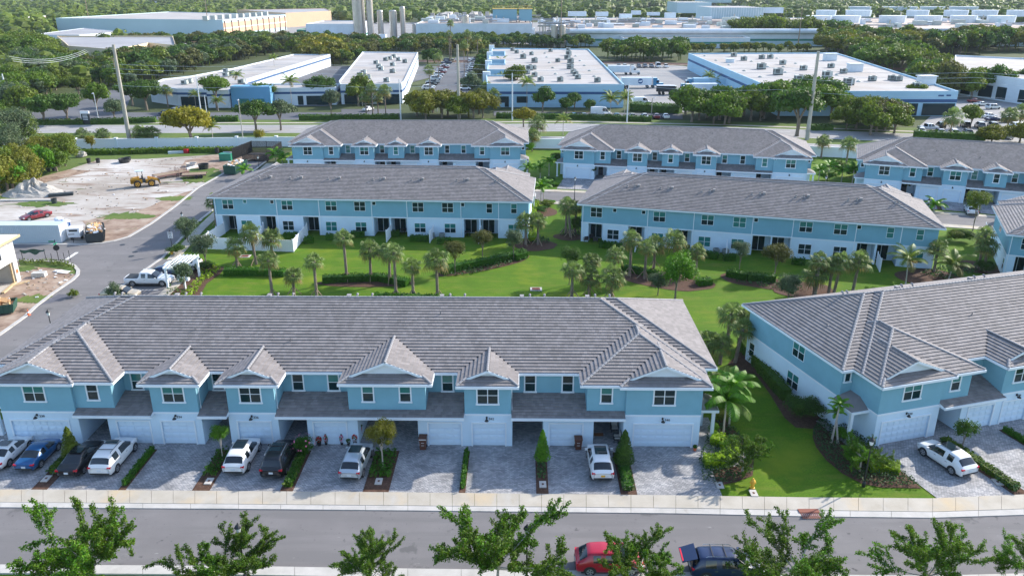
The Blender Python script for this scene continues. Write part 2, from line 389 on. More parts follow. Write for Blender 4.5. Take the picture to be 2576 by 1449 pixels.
def tile_verts(w, p):
    l = TE+.04; h0, h1 = .092, .012; g = w/2-.004
    b = [(-g, -.02, .038), (g, -.02, .038), (g, l, p*l-.02), (-g, l, p*l-.02)]
    t = [(-g, -.025, h0-.01), (g, -.025, h0-.01), (g, l, p*l+h1), (-g, l, p*l+h1)]
    return b+t
TFACES = [(4, 5, 6, 7), (0, 1, 5, 4), (1, 2, 6, 5), (3, 0, 4, 7)]
def add_tiles(mb, lst):
    for (x, y, z, u, n, p, w) in lst:
        vs = [(x+u[0]*a+n[0]*b, y+u[1]*a+n[1]*b, z+c+.02) for a, b, c in tile_verts(w, p)]
        mb.raw(vs, TFACES, 0)
_tm = {}
def tile_mesh(p):
    if p not in _tm:
        mb = MB(); mb.raw(tile_verts(TW, p), TFACES); _tm[p] = mb.mesh('roof_tile', M['tile'])
    return _tm[p]
def cap_mesh():
    if 'c' not in _tm:
        mb = MB(); vs = []; n = 6
        for x, r in ((-.01, .12), (.40, .095)):
            for k in range(n+1):
                a = pi*k/n; vs.append((x, r*1.15*cos(a), r*.8*sin(a)-.01))
        fs = [(k, k+1, n+2+k, n+1+k) for k in range(n)]+[tuple(range(n, -1, -1))]
        mb.raw(vs, fs); _tm['c'] = mb.mesh('ridge_tile', M['cap'])
    return _tm['c']
def caps(rects):
    out = []
    for ri, r in enumerate(rects):
        w, d = r.x1-r.x0, r.y1-r.y0; xc = (r.x0+r.x1)/2; lines = []
        def z(t): return r.ze+r.p*t
        if r.gab:
            h = w/2
            for x, sx in ((r.x0, 1), (r.x1, -1)): lines.append(((x, r.y0, z(0)), (x+sx*.7, r.y0+.7, z(.7))))
            lines.append(((xc, r.y0+.62, z(h)), (xc, r.y1, z(h))))
        else:
            h = min(w, d)/2
            for x, sx in ((r.x0, 1), (r.x1, -1)):
                for y, sy in ((r.y0, 1), (r.y1, -1)): lines.append(((x, y, z(0)), (x+sx*h, y+sy*h, z(h))))
            if w > d: yc = (r.y0+r.y1)/2; lines.append(((r.x0+h, yc, z(h)), (r.x1-h, yc, z(h))))
            else: lines.append(((xc, r.y0+h, z(h)), (xc, r.y1-h, z(h))))
        for a, b in lines:
            a, b = Vector(a), Vector(b); L_ = (b-a).length; dr = (b-a)/max(L_, 1e-6); m = int(L_/.38)
            for i in range(m+1):
                ll = i*.38
                p = a+dr*(ll+.19)
                if ll+.19 > L_: continue
                vis = True
                for rj, o in enumerate(rects):
                    if rj != ri and o.H(p.x, p.y) > p.z+.03: vis = False; break
                if vis and not any((q-p).length < .15 for q, _ in out[-60:]): out.append((a+dr*ll+Vector((0, 0, .07)), dr))
    return [(p, d) for p, d in out]
def roof_base(mb, r, k):
    e = .012+.0015*k; x0, x1, y0, y1 = r.x0, r.x1, r.y0, r.y1; z0 = r.ze
    zb = z0-.03-.003*k
    if r.gab:
        h = (x1-x0)/2; xc = (x0+x1)/2; zt = z0+r.p*h
        for sx, xe in ((1, x0), (-1, x1)):
            mb.face([(xe, y0, z0), (xe+sx*.65, y0+.65, z0+.65*r.p), (xc, y0+.65, zt), (xc, y1, zt), (xe, y1, z0)], 0)
        mb.face([(x0, y0, z0), (x1, y0, z0), (x1-1, y0+1.02, z0+r.p*1.02), (x0+1, y0+1.02, z0+r.p*1.02)], 0)
        yg = y0+1.0; zz = z0+r.p*.9
        mb.face([(x0+.9, yg, zz), (x1-.9, yg, zz), (xc, yg, zt-.03)], 1)
        for xe, sx in ((x0, 1), (x1, -1)):   # rake boards of the gablet
            mb.bar((xe+sx*.62, y0+.66, z0+.62*r.p-.05), (xc, y0+.66, zt-.06), .05, .2, 1)
        mb.face([(x0, y0, zb), (x0, y1, zb), (x1, y1, zb), (x1, y0, zb)], 1)
    else:
        w, d = x1-x0, y1-y0; h = min(w, d)/2; zt = z0+r.p*h
        if w >= d: A = (x0+h, y0+h, zt); B = (x1-h, y0+h, zt)
        else: A = (x0+h, y0+h, zt); B = (x0+h, y1-h, zt)
        c = [(x0, y0, z0), (x1, y0, z0), (x1, y1, z0), (x0, y1, z0)]
        if w >= d: fs = [[c[0], c[1], B, A], [c[1], c[2], B], [c[2], c[3], A, B], [c[3], c[0], A]]
        else: fs = [[c[0], c[1], A], [c[1], c[2], B, A], [c[2], c[3], B], [c[3], c[0], A, B]]
        for f in fs: mb.face(f, 0)
        mb.face([(x0, y0, zb), (x0, y1, zb), (x1, y1, zb), (x1, y0, zb)], 1)
def fascia(mb, r, k, sides='fblr'):
    t = .05+.002*k; z1 = r.ze+.02; z0 = r.ze-.19-.002*k; x0, x1, y0, y1 = r.x0, r.x1, r.y0, r.y1
    if 'f' in sides: mb.box(x0-t, x1+t, y0-t-.06, y0+.02, z0, z1)
    if 'b' in sides and not r.gab: mb.box(x0-t, x1+t, y1-.02, y1+t+.06, z0, z1)
    if 'l' in sides: mb.box(x0-t, x0+.02, y0-t+.001, y1, z0+.001, z1-.001)
    if 'r' in sides: mb.box(x1-.02, x1+t, y0-t+.001, y1, z0+.001, z1-.001)

def win_proto(w, h, trim, nx, ny=2):
    "window frame with panes; origin at its centre, facing -y"
    mb = MB(); d = .05 if trim else .03; tw = .11 if trim else .05
    for sx in (-1, 1): mb.box(sx*w/2-(tw if sx < 0 else 0), sx*w/2+(tw if sx > 0 else 0), -d, .02, -h/2, h/2)
    mb.box(-w/2-tw, w/2+tw, -d, .02, h/2, h/2+tw*1.15)
    if trim: mb.box(-w/2-.16, w/2+.16, -d-.05, .02, -h/2-.13, -h/2)
    else: mb.box(-w/2-tw, w/2+tw, -d-.01, .02, -h/2-tw, -h/2)
    if nx == 2: mb.box(-.035, .035, -.035, .015, -h/2, h/2)
    if ny == 2: mb.box(-w/2, w/2, -.032, .015, -.025, .025)
    frame = mb.mesh('window', M['trim'])
    pw, ph = w/nx, h/ny
    pn = MB(); pn.box(-pw/2+.015, pw/2-.015, -.015, .01, -ph/2+.012, ph/2-.012)
    hi = pn.mesh('pane', M['glass_hi']); lo = pn.mesh('pane', M['glass_lo'])
    sill = None
    cells = [((i+.5)*pw-w/2, (j+.5)*ph-h/2, j) for i in range(nx) for j in range(ny)]
    return frame, cells, hi, lo
WIN = {}
def window(kind, parent, x, y, z, rz=0, blind=None):
    if kind not in WIN:
        WIN[kind] = {'D': lambda: win_proto(1.66, 1.5, True, 2), 'S': lambda: win_proto(.84, 1.5, True, 1), 'RD': lambda: win_proto(1.68, 1.42, False, 2),
                     'RS': lambda: win_proto(.84, 1.42, False, 1), 'Q': lambda: win_proto(.5, .5, False, 1, 1), 'G': lambda: win_proto(1.75, 2.1, False, 2, 1), 'T': lambda: win_proto(.5, .75, True, 1, 1)}[kind]()
    fr, cells, hi, lo = WIN[kind]
    o = put('window' if kind != 'G' else 'sliding_door', fr, parent, (x, y, z), rz)
    b = R.random() if blind is None else blind
    for cx, cz, j in cells:
        m = lo if (kind == 'G' or b < .3 or (j == 0 and b < .85)) else hi
        put('pane', m, o, (cx, 0, cz))
    return o
GD = {}
def garage_door(parent, x0, x1, y):
    w = round(x1-x0, 1); nc = 8 if w > 4 else 4
    if w not in GD:
        mb = MB(); mb.box(-w/2, w/2, 0, .04, 0, .525)
        cw = w/nc
        for i in range(nc):
            a = -w/2+i*cw+.06
            mb.box(a, a+cw-.12, -.035, .001, .09, .44)
            mb.box(a+.07, a+cw-.19, -.055, -.034, .17, .37)
        fr = MB(); fr.box(-w/2-.12, -w/2, -.19, -.10, 0, 2.32); fr.box(w/2, w/2+.12, -.19, -.10, 0, 2.32); fr.box(-w/2, w/2, -.19, -.10, 2.18, 2.32)
        GD[w] = (mb.mesh('panel', M['door']), fr.mesh('garage_door', M['trim']))
    pm, fm = GD[w]; o = put('garage_door', fm, parent, ((x0+x1)/2, y, 0))
    for k in range(4): put('panel', pm, o, (0, 0, .005+k*.545))
    return o
def cached(key, fn):
    if key not in GD: GD[key] = fn()
    return GD[key]
def _lamp():
    mb = MB(); mb.box(-.07, .07, -.02, .03, .02, .22); mb.tube([(0, -.02, .16), (0, -.16, .22), (0, -.28, .14)], .022, 6); mb.lathe([(.03, .16), (.06, .12), (.17, -.02), (.175, -.04), (.02, -.03)], 10, (0, -.28, 0)); return mb.mesh('wall_lamp', M['iron'])
def _bracket():
    mb = MB(); mb.box(-.05, .05, -.42, 0, -.09, 0); mb.box(-.05, .05, -.09, 0, -.42, -.09); mb.bar((0, -.36, -.08), (0, -.06, -.36), .08, .08); return mb.mesh('eave_bracket', M['trim'])
def _vent():
    mb = MB(); mb.tube([(0, 0, -.15), (0, 0, .2), (0, -.08, .3), (0, -.22, .28)], [.07, .08, .1, .12], 8); mb.box(-.17, .17, -.2, .2, -.03, .03); return mb.mesh('roof_vent', M['cap'])
def _box_vent():
    mb = MB(); mb.box(-.16, .16, -.2, .2, -.1, .24); mb.box(-.19, .19, -.26, .2, .2, .28); return mb.mesh('roof_vent', M['cap'])
def _pipe():
    mb = MB(); mb.tube([(0, 0, -.1), (0, 0, .28)], .045, 7); return mb.mesh('vent_pipe', M['under'])
def _ac():
    mb = MB(); mb.box(-.4, .4, -.4, .4, 0, .75, 0)
    for k in range(5): mb.box(-.41, .41, -.41, .41, .1+k*.13, .13+k*.13, 1)
    mb.lathe([(.33, .75), (.33, .79), (.1, .8)], 12, m=1); return mb.mesh('condenser', [M['hvac'], M['hvac_dark']])

LAY = {
 'A': dict(L=58.45, bays=[(12.8, 16.65, 'D', 0), (19.15, 23.1, 'D', 0), (29.15, 35.6, 'SS', 1), (38.85, 42.7, 'D', 0)],
           gar=[(9.6, 12.3), (13.35, 16.05), (19.8, 22.5), (26.15, 28.85), (35.8, 38.5), (39.5, 42.2), (45.95, 48.65)],
           porch=[(6.35, 8.8), (16.75, 19.05), (23.2, 25.6), (29.85, 34.9), (42.8, 45.4), (49.6, 52.1)],
           low=[(6.3, 12.8), (16.7, 19.1), (23.15, 38.8), (42.75, 52.15)], rw=[10.6, 17.6, 24.45, 27.5, 37.25, 44.3, 47.5],
           nums={9: '332', 13: '334', 19: '336', 26: '338', 35: '340', 39: '342', 45: '344'}, ends=('330', '346')),
 'E': dict(L=46.7, bays=[(12.8, 16.65, 'D', 0), (19.5, 22.8, 'S', 1), (26.0, 29.85, 'D', 0)],
           gar=[(9.6, 12.3), (13.35, 16.05), (22.6, 25.3), (26.55, 29.25), (33.5, 36.2)],
           porch=[(6.35, 8.8), (16.75, 18.9), (19.1, 22.0), (29.95, 32.8), (37.5, 40.35)],
           low=[(6.3, 12.8), (16.7, 25.95), (29.9, 40.4)], rw=[10.9, 18.0, 24.3, 31.5, 34.9],
           nums={}, ends=('', ''))}
TILEGEO = {}
def townhouse(name, label, lay, org, rot, near=False):
    D = LAY[lay]; L = D['L']
    root = empty(name, (org[0], org[1], 0), rot, label, 'townhouses', 'rows of blue and white townhouses')
    wall, low, trim = MB(), MB(), MB()
    # upper storey
    wall.box(0, L, 2.4, 17.9, 3.05, 5.93)
    for a, b in ((-1.1, .001), (L-.001, L+1.1)):
        wall.box(a, b, 3.5, 17.901, 3.051, 5.929); low.box(a, b, 3.5, 17.901, 0, 3.05)
    allb = [(0, 6.25, 'D', 0), (6.251, 9.45, 'S', 1)]+D['bays']+[(L-9.45, L-6.251, 'S', 1), (L-6.25, L, 'D', 0)]
    for x0, x1, w, fl in allb:
        wall.box(x0, x1, .3 if fl else 0, 2.41, 3.02 if fl else 3.052, 5.931)
        xc = (x0+x1)/2; y = .3 if fl else 0
        if w == 'SS': [window('S', root, xc+q, y, 4.82) for q in (-1.55, 1.55)]
        else: window(w, root, xc, y, 4.82)
        for q in (x0+.1, x1-.1): put('eave_bracket', cached('br', _bracket), root, (q, y, EAVE-.1))
        if not fl:
            trim.box(x0-.03, x1+.03, -.035, .02, 2.93, 3.09); trim.box(x0-.025, x0+.01, .02, 2.39, 2.94, 3.08); trim.box(x1-.01, x1+.025, .02, 2.39, 2.94, 3.08)
    for q in (0.45, 5.8, L-5.8, L-.45): put('eave_bracket', cached('br', _bracket), root, (q, 0, EAVE-.1))
    for x in D['rw']: window('S', root, x, 2.4, 4.72)
    # lower storey: solid blocks between the porches, doors in recesses
    gar = [(.65, 5.45)]+D['gar']+[(L-5.45, L-.65)]
    xs = 0
    for p0, p1 in D['porch']+[(L, L)]:
        x0, x1 = xs, p0; cut = [g for g in gar if x0 <= g[0] < x1]; low.box(x0, x1, .16, 4.41, 0, 3.049)
        a = x0
        for g0, g1 in cut:
            low.box(a, g0, 0, .16, 0, 3.05); low.box(g0, g1, 0, .16, 2.2, 3.05); a = g1
        low.box(a, x1, 0, .16, 0, 3.05); xs = p1
    low.box(0, L, 4.4, 15.4, 0, 3.049)
    for g0, g1 in gar: garage_door(root, g0, g1, .12)
    lampx = [3.05, L-3.05]+[(b[0]+b[1])/2 for b in D['bays'] if not b[3]]
    for x in lampx: put('wall_lamp', cached('lamp', _lamp), root, (x-.1, -.03, 2.62))
    for p0, p1 in D['porch']:
        mb = MB(); mb.box(0, .95, -.04, 0, .02, 2.15, 0); mb.box(.12, .83, -.06, -.03, 1.15, 2.0, 1); mb.box(-.08, 0, -.05, 0, 0, 2.25, 2); mb.box(.95, 1.03, -.05, 0, 0, 2.25, 2); mb.box(-.08, 1.03, -.05, 0, 2.151, 2.25, 2)
        put('entry_door', cached('ed', lambda: mb.mesh('entry_door', [M['darkdoor'], M['glass_lo'], M['trim']])), root, (p0+.35, 4.4, 0))
    # rear openings
    u = lambda q: L+1.1-q*(L+2.2)/48.2
    if lay == 'E': lan = [(.35, 3.2), (7, 9.4), (13.7, 16.1), (24.6, 27.05), (27.25, 29.7), (38.4, 40.7), (40.95, 43.6)]; wl = [4.8, 11.3, 18, 22.6, 31.7, 36.3, 46]; wu = [(2.2, 'RD'), (4.9, 'Q'), (9.1, 'Q'), (11.4, 'RD'), (18.2, 'RD'), (22.6, 'RD'), (24.8, 'Q'), (31.5, 'RD'), (36, 'RD'), (38.3, 'Q'), (42.3, 'RS'), (46, 'RS')]; ds = [.2, 9.75, 16.3, 24.4, 29.8, 38, 43.7]
    else: lan = [(1, 4), (7, 9.4), (13.7, 16.1), (24.6, 27), (33, 36), (40.95, 43.6)]; wl = [11.3, 18, 22.6, 31.7, 46]; wu = [(2.2, 'RD'), (11.4, 'RD'), (18.2, 'RD'), (22.6, 'RD'), (31.5, 'RD'), (36, 'RD'), (46, 'RD')]; ds = [.2, 9.75, 24.4, 43.7]
    ed = L+1.1
    xs = L
    for a, b in lan:
        x1, x0 = min(u(a), L), u(b)
        low.box(x1, xs, 15.39, 17.9, 0, 3.049); xs = x0
        window('G', root, (x0+x1)/2+.3, 15.4, 1.12, pi)
    low.box(0, xs, 15.39, 17.9, 0, 3.049)
    for q in wl: window('RD', root, u(q), 17.9, 1.45, pi)
    for q, k in wu: window(k, root, u(q), 17.9, 5.2 if k == 'Q' else 4.7, pi)
    trim.box(-1.13, L+1.13, 17.88, 17.94, 2.93, 3.09)
    for sx in (-1, 1):
        x = -1.1 if sx < 0 else L+1.1; rz = -pi/2 if sx < 0 else pi/2
        window('RD', root, x, 9.6, 4.7, rz); window('RD', root, x, 9.9, 1.5, rz); window('RS', root, x, 16.9, 1.5, rz)
        window('T', root, -.55 if sx < 0 else L+.55, 3.5, 4.9)
        xx = (x-.03, x+.02) if sx < 0 else (x-.02, x+.03)
        trim.box(xx[0], xx[1], 3.51, 17.87, 2.935, 3.085)
        # side portico with one column
        a, b = (-1.75, 0) if sx < 0 else (L, L+1.75)
        pr = Rect(a, b, 1.0, 3.6, ze=2.95, p=.4)
        xo = a if sx < 0 else b; xi = b if sx < 0 else a
        m2 = MB(); m2.face([(xo, 1, 2.95), (xi, 1, 2.95), (xi, 2.3, 3.6), (xo-(.9 if sx > 0 else -.9), 2.3, 3.4)]); m2.face([(xo, 1, 2.95), (xo-(.9 if sx > 0 else -.9), 2.3, 3.4), (xo-(.9 if sx > 0 else -.9), 3.6, 3.4), (xo, 3.6, 2.95)])
        m2.face([(xo-(.9 if sx > 0 else -.9), 2.3, 3.4), (xi, 2.3, 3.6), (xi, 3.6, 3.6), (xo-(.9 if sx > 0 else -.9), 3.6, 3.4)])
        m2.build('portico_roof', M['tile'], root)
        c = MB(); xx = xo+(.35 if sx < 0 else -.35); c.box(xx-.13, xx+.13, 1.2, 1.46, .15, 2.75); c.box(xx-.19, xx+.19, 1.14, 1.52, 0, .15); c.box(xx-.17, xx+.17, 1.16, 1.5, 2.6, 2.76); c.build('column', M['trim'], root)
        trim.box(a, b, .95, 1.1, 2.76, 2.97); trim.box(min(xo, xo-sx*.12), max(xo, xo-sx*.12), 1.1, 3.5, 2.762, 2.968)
    for q in ds:
        x = u(q); mb = MB(); mb.box(-.05, .05, 0, .08, .05, 5.75); put('downspout', cached('dsp', lambda: mb.mesh('downspout', M['trim'])), root, (x, 17.9, 0))
    for x0, x1, w, fl in allb:
        if not fl and x1 < L-.1: x = x1+.07; mb = MB(); mb.tube([(0, -.1, 5.7), (0, -.02, 5.45), (0, 0, 3.1), (.1, -.15, 2.95)], .045, 6); put('downspout', cached('dsf', lambda: mb.mesh('downspout', M['trim'])), root, (x, .35, 0))
    wall.build('upper_wall', M['blue'], root); low.build('lower_wall', M['white'], root)
    # roofs
    rects = [Rect(-.6, L+.6, 1.8, 18.488), Rect(-1.7, L+1.7, 2.9, 18.5),
             Rect(-.588, 10.05, -.3, 12), Rect(-.576, 6.85, -.6, 4.4, True), Rect(L-10.05, L+.588, -.3, 12), Rect(L-6.85, L+.576, -.6, 4.4, True)]
    for x0, x1, w, fl in D['bays']: rects.append(Rect(x0-.6, x1+.6, -.3 if fl else -.6, 1.9+(x1-x0+1.2)/2, True))
    base = MB(); 
    for k, r in enumerate(rects): roof_base(base, r, k); fascia(trim, r, k, 'fblr')
    lows = [Rect(a, b, -.55, 6.3, ze=2.98, p=.27) for a, b in D['low']]
    for r in lows:
        base.face([(r.x0, -.55, 2.98), (r.x1, -.55, 2.98), (r.x1, 2.42, 3.78), (r.x0, 2.42, 3.78)], 0); base.face([(r.x0, -.55, 2.95), (r.x0, 2.42, 2.95), (r.x1, 2.42, 2.95), (r.x1, -.55, 2.95)], 1)
        trim.box(r.x0-.03, r.x1+.03, -.66, -.52, 2.80, 3.02); trim.box(r.x0-.02, r.x0+.02, -.5, 2.38, 2.82, 3.0); trim.box(r.x1-.02, r.x1+.02, -.5, 2.38, 2.82, 3.0)
        base.face([(r.x0, -.55, 2.95), (r.x0, -.55, 3), (r.x0, 2.42, 3.78), (r.x0, 2.42, 2.95)], 1); base.face([(r.x1, -.55, 2.95), (r.x1, -.55, 3), (r.x1, 2.42, 3.78), (r.x1, 2.42, 2.95)], 1)
    base.build('roof', [M['under'], M['trim']], root); trim.build('trim', M['trim'], root)
    if lay not in TILEGEO:
        f, p = tiles(rects); 
        for r in lows:
            rr = Rect(r.x0, r.x1, r.y0, r.y1, ze=r.ze, p=r.p); n = int(2.9/TE)
            for i in range(n+1):
                c0 = r.x0-(i % 2)*TW/2
                while c0 < r.x1-.02:
                    a, b = max(c0, r.x0), min(c0+TW, r.x1); c0 += TW
                    if b-a > .05: f.append(((a+b)/2, r.y0+i*TE, r.ze+r.p*i*TE, (1, 0), (0, 1), r.p, b-a))
        TILEGEO[lay] = (f, p, caps(rects))
    f, p, cp = TILEGEO[lay]
    cr, sr = cos(rot), sin(rot)
    if near:
        key = lambda t: (t[0]*cr-t[1]*sr+org[0])**2+(t[0]*sr+t[1]*cr+org[1])**2+(t[2]-CAMH)**2
        vis = lambda t: abs(PX(t[0]*cr-t[1]*sr+org[0], t[0]*sr+t[1]*cr+org[1], t[2])[0]-CX) < 1280
        cand = sorted([t for t in f if t[6] > TW-.01 and abs(t[5]-PITCH) < .001 and vis(t) and not (t[4][1] < 0)], key=key)[:300]
        ids = set(id(t) for t in cand)
        for (x, y, z, uu, nn, pp, w) in cand: put('roof_tile', tile_mesh(pp), root, (x, y, z+.02), atan2(uu[1], uu[0]))
        rest = [t for t in f if id(t) not in ids]
        mb = MB(); add_tiles(mb, rest); add_tiles(mb, p); tag(mb.build('roof_tiles', M['tile'], root), kind='stuff')
        key2 = lambda c: (c[0].x*cr-c[0].y*sr+org[0])**2+(c[0].x*sr+c[0].y*cr+org[1])**2
        cs = sorted(cp, key=key2); cm = cap_mesh()
        for q, d in cs[:300]: put('ridge_tile', cm, root, q, d.to_track_quat('X', 'Z').to_euler())
        cs = cs[300:]
    else:
        if lay+'m' not in TILEGEO:
            mb = MB(); add_tiles(mb, f); add_tiles(mb, p); TILEGEO[lay+'m'] = mb.mesh('roof_tiles', M['tile'])
        tag(put('roof_tiles', TILEGEO[lay+'m'], root), kind='stuff'); cs = cp
    mb = MB(); cm = cap_mesh(); cv = [v.co.copy() for v in cm.vertices]; cf = [tuple(q.vertices) for q in cm.polygons]
    for q, d in cs:
        mt = d.to_track_quat('X', 'Z').to_matrix().to_4x4(); mt.translation = q; mb.raw([mt @ v for v in cv], cf)
    if cs: tag(mb.build('ridge_tiles', M['cap'], root), kind='stuff')
    # vents on the rear slope
    for g in (6.1, 11, 17, 24, 30, 37, 43):
        for j, q in enumerate((0, 1.1, 1.7) if g != 43 else (0, .5)):
            x = u(g+q); t = 4.6+.15*j
            put('roof_vent', cached('vt', _vent) if j < 2 else cached('bv', _box_vent), root, (x, 18.5-t-(1.8 if lay == 'A' else 0), EAVE+PITCH*(t+(1.8 if lay == 'A' else 0))+.05), pi)
    for x, t in ((L*.4, 3.2), (L*.62, 6.3), (L*.25, 4.4)): put('vent_pipe', cached('pp', _pipe), root, (x, 1.8+t, EAVE+PITCH*t+.04))
    put('roof_vent', cached('bv', _box_vent), root, (L-1.9, 7.0, EAVE+PITCH*2.5+.05), pi/2); put('roof_vent', cached('vt', _vent), root, (L-1.4, 8.2, EAVE+PITCH*2+.05), pi/2)
    put('roof_vent', cached('vt', _vent), root, (1.4, 9.0, EAVE+PITCH*2.2+.05), -pi/2)
    def number(s, x):
        tm = text_mesh(s, .3, M['iron'], 'house_number', .008); put('house_number', tm, root, (x, -.02, 2.62), (pi/2, 0, 0))
    for g0, g1 in D['gar']:
        s = D['nums'].get(int(g0))
        if s:
            under = any(a <= g0 <= b for a, b in D['low'])
            number(s, (g0+g1)/2+(0 if under else .22))
    if D['ends'][0]: number(D['ends'][0], 3.35); number(D['ends'][1], L-2.75)
    return root
AX, AY, AR = -42.78, 58.62, -.0122
def loc2(org, rot, x, y): return (org[0]+x*cos(rot)-y*sin(rot), org[1]+x*sin(rot)+y*cos(rot))
def anchor(w, rot, lx, ly): return (w[0]-(lx*cos(rot)-ly*sin(rot)), w[1]-(lx*sin(rot)+ly*cos(rot)))
TH_A = townhouse('townhouse_row', 'long blue and white townhouse row in front, garages and driveways facing the street', 'A', (AX, AY), AR, True)
DR = radians(16.3); DO = anchor((29.96, 57.26), DR, -.6, -.6)
TH_D = townhouse('townhouse_row', 'angled townhouse row on the right, its blue side wall facing the grass strip', 'A', DO, DR, True)
E1R_ = radians(-.5); E1O = anchor((-45.57, 161.6), E1R_, -.6, -.6)
townhouse('townhouse_row', 'farthest left townhouse row, beside the black mesh fence and the boulevard wall', 'E', E1O, E1R_)
E2R_ = radians(-12.2); E2O = anchor((9.59, 158.14), E2R_, -.6, -.6)
townhouse('townhouse_row', 'townhouse row behind the middle, in front of the tall leaning concrete pole', 'E', E2O, E2R_)
E3R_ = radians(-22.2); E3O = anchor((64.45, 144.5), E3R_, -.6, -.6)
townhouse('townhouse_row', 'townhouse row at the far right with an arched palm at its left end', 'E', E3O, E3R_)
M1R_ = radians(176.7); M1O = anchor((3.08, 116.58), M1R_, -1.7, 18.5)
townhouse('townhouse_row', 'townhouse row seen from the back with a white vinyl fence at its patios', 'E', M1O, M1R_)
M2R_ = radians(164.9); M2O = anchor((58.11, 102.37), M2R_, -1.7, 18.5)
townhouse('townhouse_row', 'townhouse row seen from the back behind palms, wicker chairs on its left patio', 'E', M2O, M2R_)
FR_ = radians(156.7); FO = anchor((64.86, 99.92), FR_, 48.4, 18.5)
townhouse('townhouse_row', 'townhouse row cut off by the right edge, only its end wall and patio in view', 'E', FO, FR_)
# ------------------------------------------------------------------ ground
sheet('ground', [(-6000, -100), (6000, -100), (6000, 12000), (-6000, 12000)], -.10, M['field'])
sheet('lawn', [(-52.5, 30), (120, 30), (140, 176), (66, 186.5), (13, 188), (-52, 192)], -.03, M['grass'])
def strip(name, A, B, z, material): return sheet(name, A+B[::-1], z, material)
def lerp2(P, Q_, t):
    n = len(P)-1; i = min(int(t*n), n-1); f = t*n-i
    return (P[i][0]*(1-f)+P[i+1][0]*f, P[i][1]*(1-f)+P[i+1][1]*f), (Q_[i][0]*(1-f)+Q_[i+1][0]*f, Q_[i][1]*(1-f)+Q_[i+1][1]*f)
def slabs(name, A, B, size, z0, z1, material, part='slab', gap=.012):
    "row of separate slabs between two polylines with equal vertex counts"
    root = struct(empty(name)); k = 0
    for i in range(len(A)-1):
        ln = sqrt((A[i+1][0]-A[i][0])**2+(A[i+1][1]-A[i][1])**2); n = max(1, round(ln/size))
        for j in range(n):
            t0, t1 = j/n+gap/ln, (j+1)/n-gap/ln
            q = [(P[0][0]+(P[1][0]-P[0][0])*t, P[0][1]+(P[1][1]-P[0][1])*t) for P, t in (((A[i], A[i+1]), t0), ((A[i], A[i+1]), t1), ((B[i], B[i+1]), t1), ((B[i], B[i+1]), t0))]
            mb = MB(); mb.prism(q, z0, z1+R.uniform(-.003, .003)); mb.build(part, material, root); k += 1
    return root
walkF = gp((-250, 1231), (0, 1232.5), (600, 1236.5), (1026, 1240), (1700, 1247.5), (2035, 1252.5), (2346, 1255), (2576, 1245), (2800, 1228))
walkN = gp((-250, 1263), (0, 1264.3), (600, 1269), (1026, 1273), (1700, 1279), (2035, 1284.5), (2346, 1288.5), (2576, 1281), (2800, 1264))
kerbN = gp((-250, 1275.5), (0, 1276.7), (600, 1280.5), (1026, 1284.5), (1700, 1292), (2035, 1299.5), (2346, 1303), (2576, 1295.5), (2800, 1279))
nearF = gp((-250, 1420), (0, 1421.7), (600, 1425.5), (1026, 1432), (1700, 1440), (2035, 1447), (2346, 1450), (2576, 1444), (2800, 1430))
nearN = gp((-250, 1441), (0, 1443), (600, 1447), (1026, 1454), (1700, 1462), (2035, 1469), (2346, 1472), (2576, 1466), (2800, 1452))
strip('street', kerbN, nearF, 0, M['asphalt'])
slabs('sidewalk', walkF, walkN, 1.75, -.06, .085, M['concrete'])
slabs('kerb', walkN, kerbN, 3.4, -.06, .06, M['kerb'], 'kerb_stone')
slabs('kerb', nearF, nearN, 3.4, -.06, .10, M['kerb'], 'kerb_stone')
# side street, branch and their kerbs
sideL = Qp('w4', (1900, 170), (1690, 285), (1500, 390), (1330, 530), (1150, 660), (980, 760), (860, 795), (760, 812), (600, 822), (300, 818), (0, 815), (-300, 812))
sideR = Qp('w4', (2000, 190), (1800, 345), (1620, 540), (1460, 665), (1220, 915), (950, 1105), (790, 1205))
low = Qp('w4', (-300, 935), (0, 936), (300, 938), (500, 945), (575, 975), (605, 1010), (600, 1045), (560, 1085), (420, 1180), (280, 1288))+Qp('c1', (190, 190), (0, 325))
a0 = sideR[-1]
road2 = sideL[:-1]+[sideL[-1]]+low+[(-62, 75), (-66, 60), (-66, 49), (-40, 49), (-46.5, 60), (-49, 78), a0]+sideR[::-1]
sheet('side_street', road2, .004, M['asphalt'])
def kerb(line, w, h=.1, name='kerb', side=1, material=None, seg=2.8):
    off = []
    for i, p in enumerate(line):
        a = line[max(i-1, 0)]; b = line[min(i+1, len(line)-1)]; d = Vector((b[0]-a[0], b[1]-a[1])).normalized(); off.append((p[0]-d.y*w*side, p[1]+d.x*w*side))
    return slabs(name, line, off, seg, -.08, h, material or M['kerb'], 'kerb_stone')
kerb(sideL, .45, side=-1); kerb(low, .45, side=-1); kerb(sideR[:4], .35, side=1); kerb(sideR[3:], .35, side=1)
walk2 = Qp('w4', (2010, 205), (1630, 556), (1475, 700), (1255, 935))
kerb(walk2, 1.5, .07, 'sidewalk', 1, M['concrete'], 1.8)
parkp = Qp('w4', (1228, 925), (1430, 940), (1300, 1100), (1160, 1230), (1000, 1300), (790, 1205), (950, 1105))
sheet('parking_bay', parkp, .012, M['asphalt'])
kerb([parkp[1], parkp[2], parkp[3], parkp[4]], 1.4, .08, 'sidewalk', 1, M['concrete'], 1.8)
for a, b in (((955, 1155), (1195, 1160)), ((1080, 1000), (1270, 1010)), ((820, 1215), (1060, 1225))):
    a = Q('w4', *a); b = Q('w4', *b); mb = MB(); mb.bar((a[0], a[1], 0), (b[0], b[1], 0), .1, .004); o = struct(mb.build('bay_line', M['line'], loc=(0, 0, .018)))
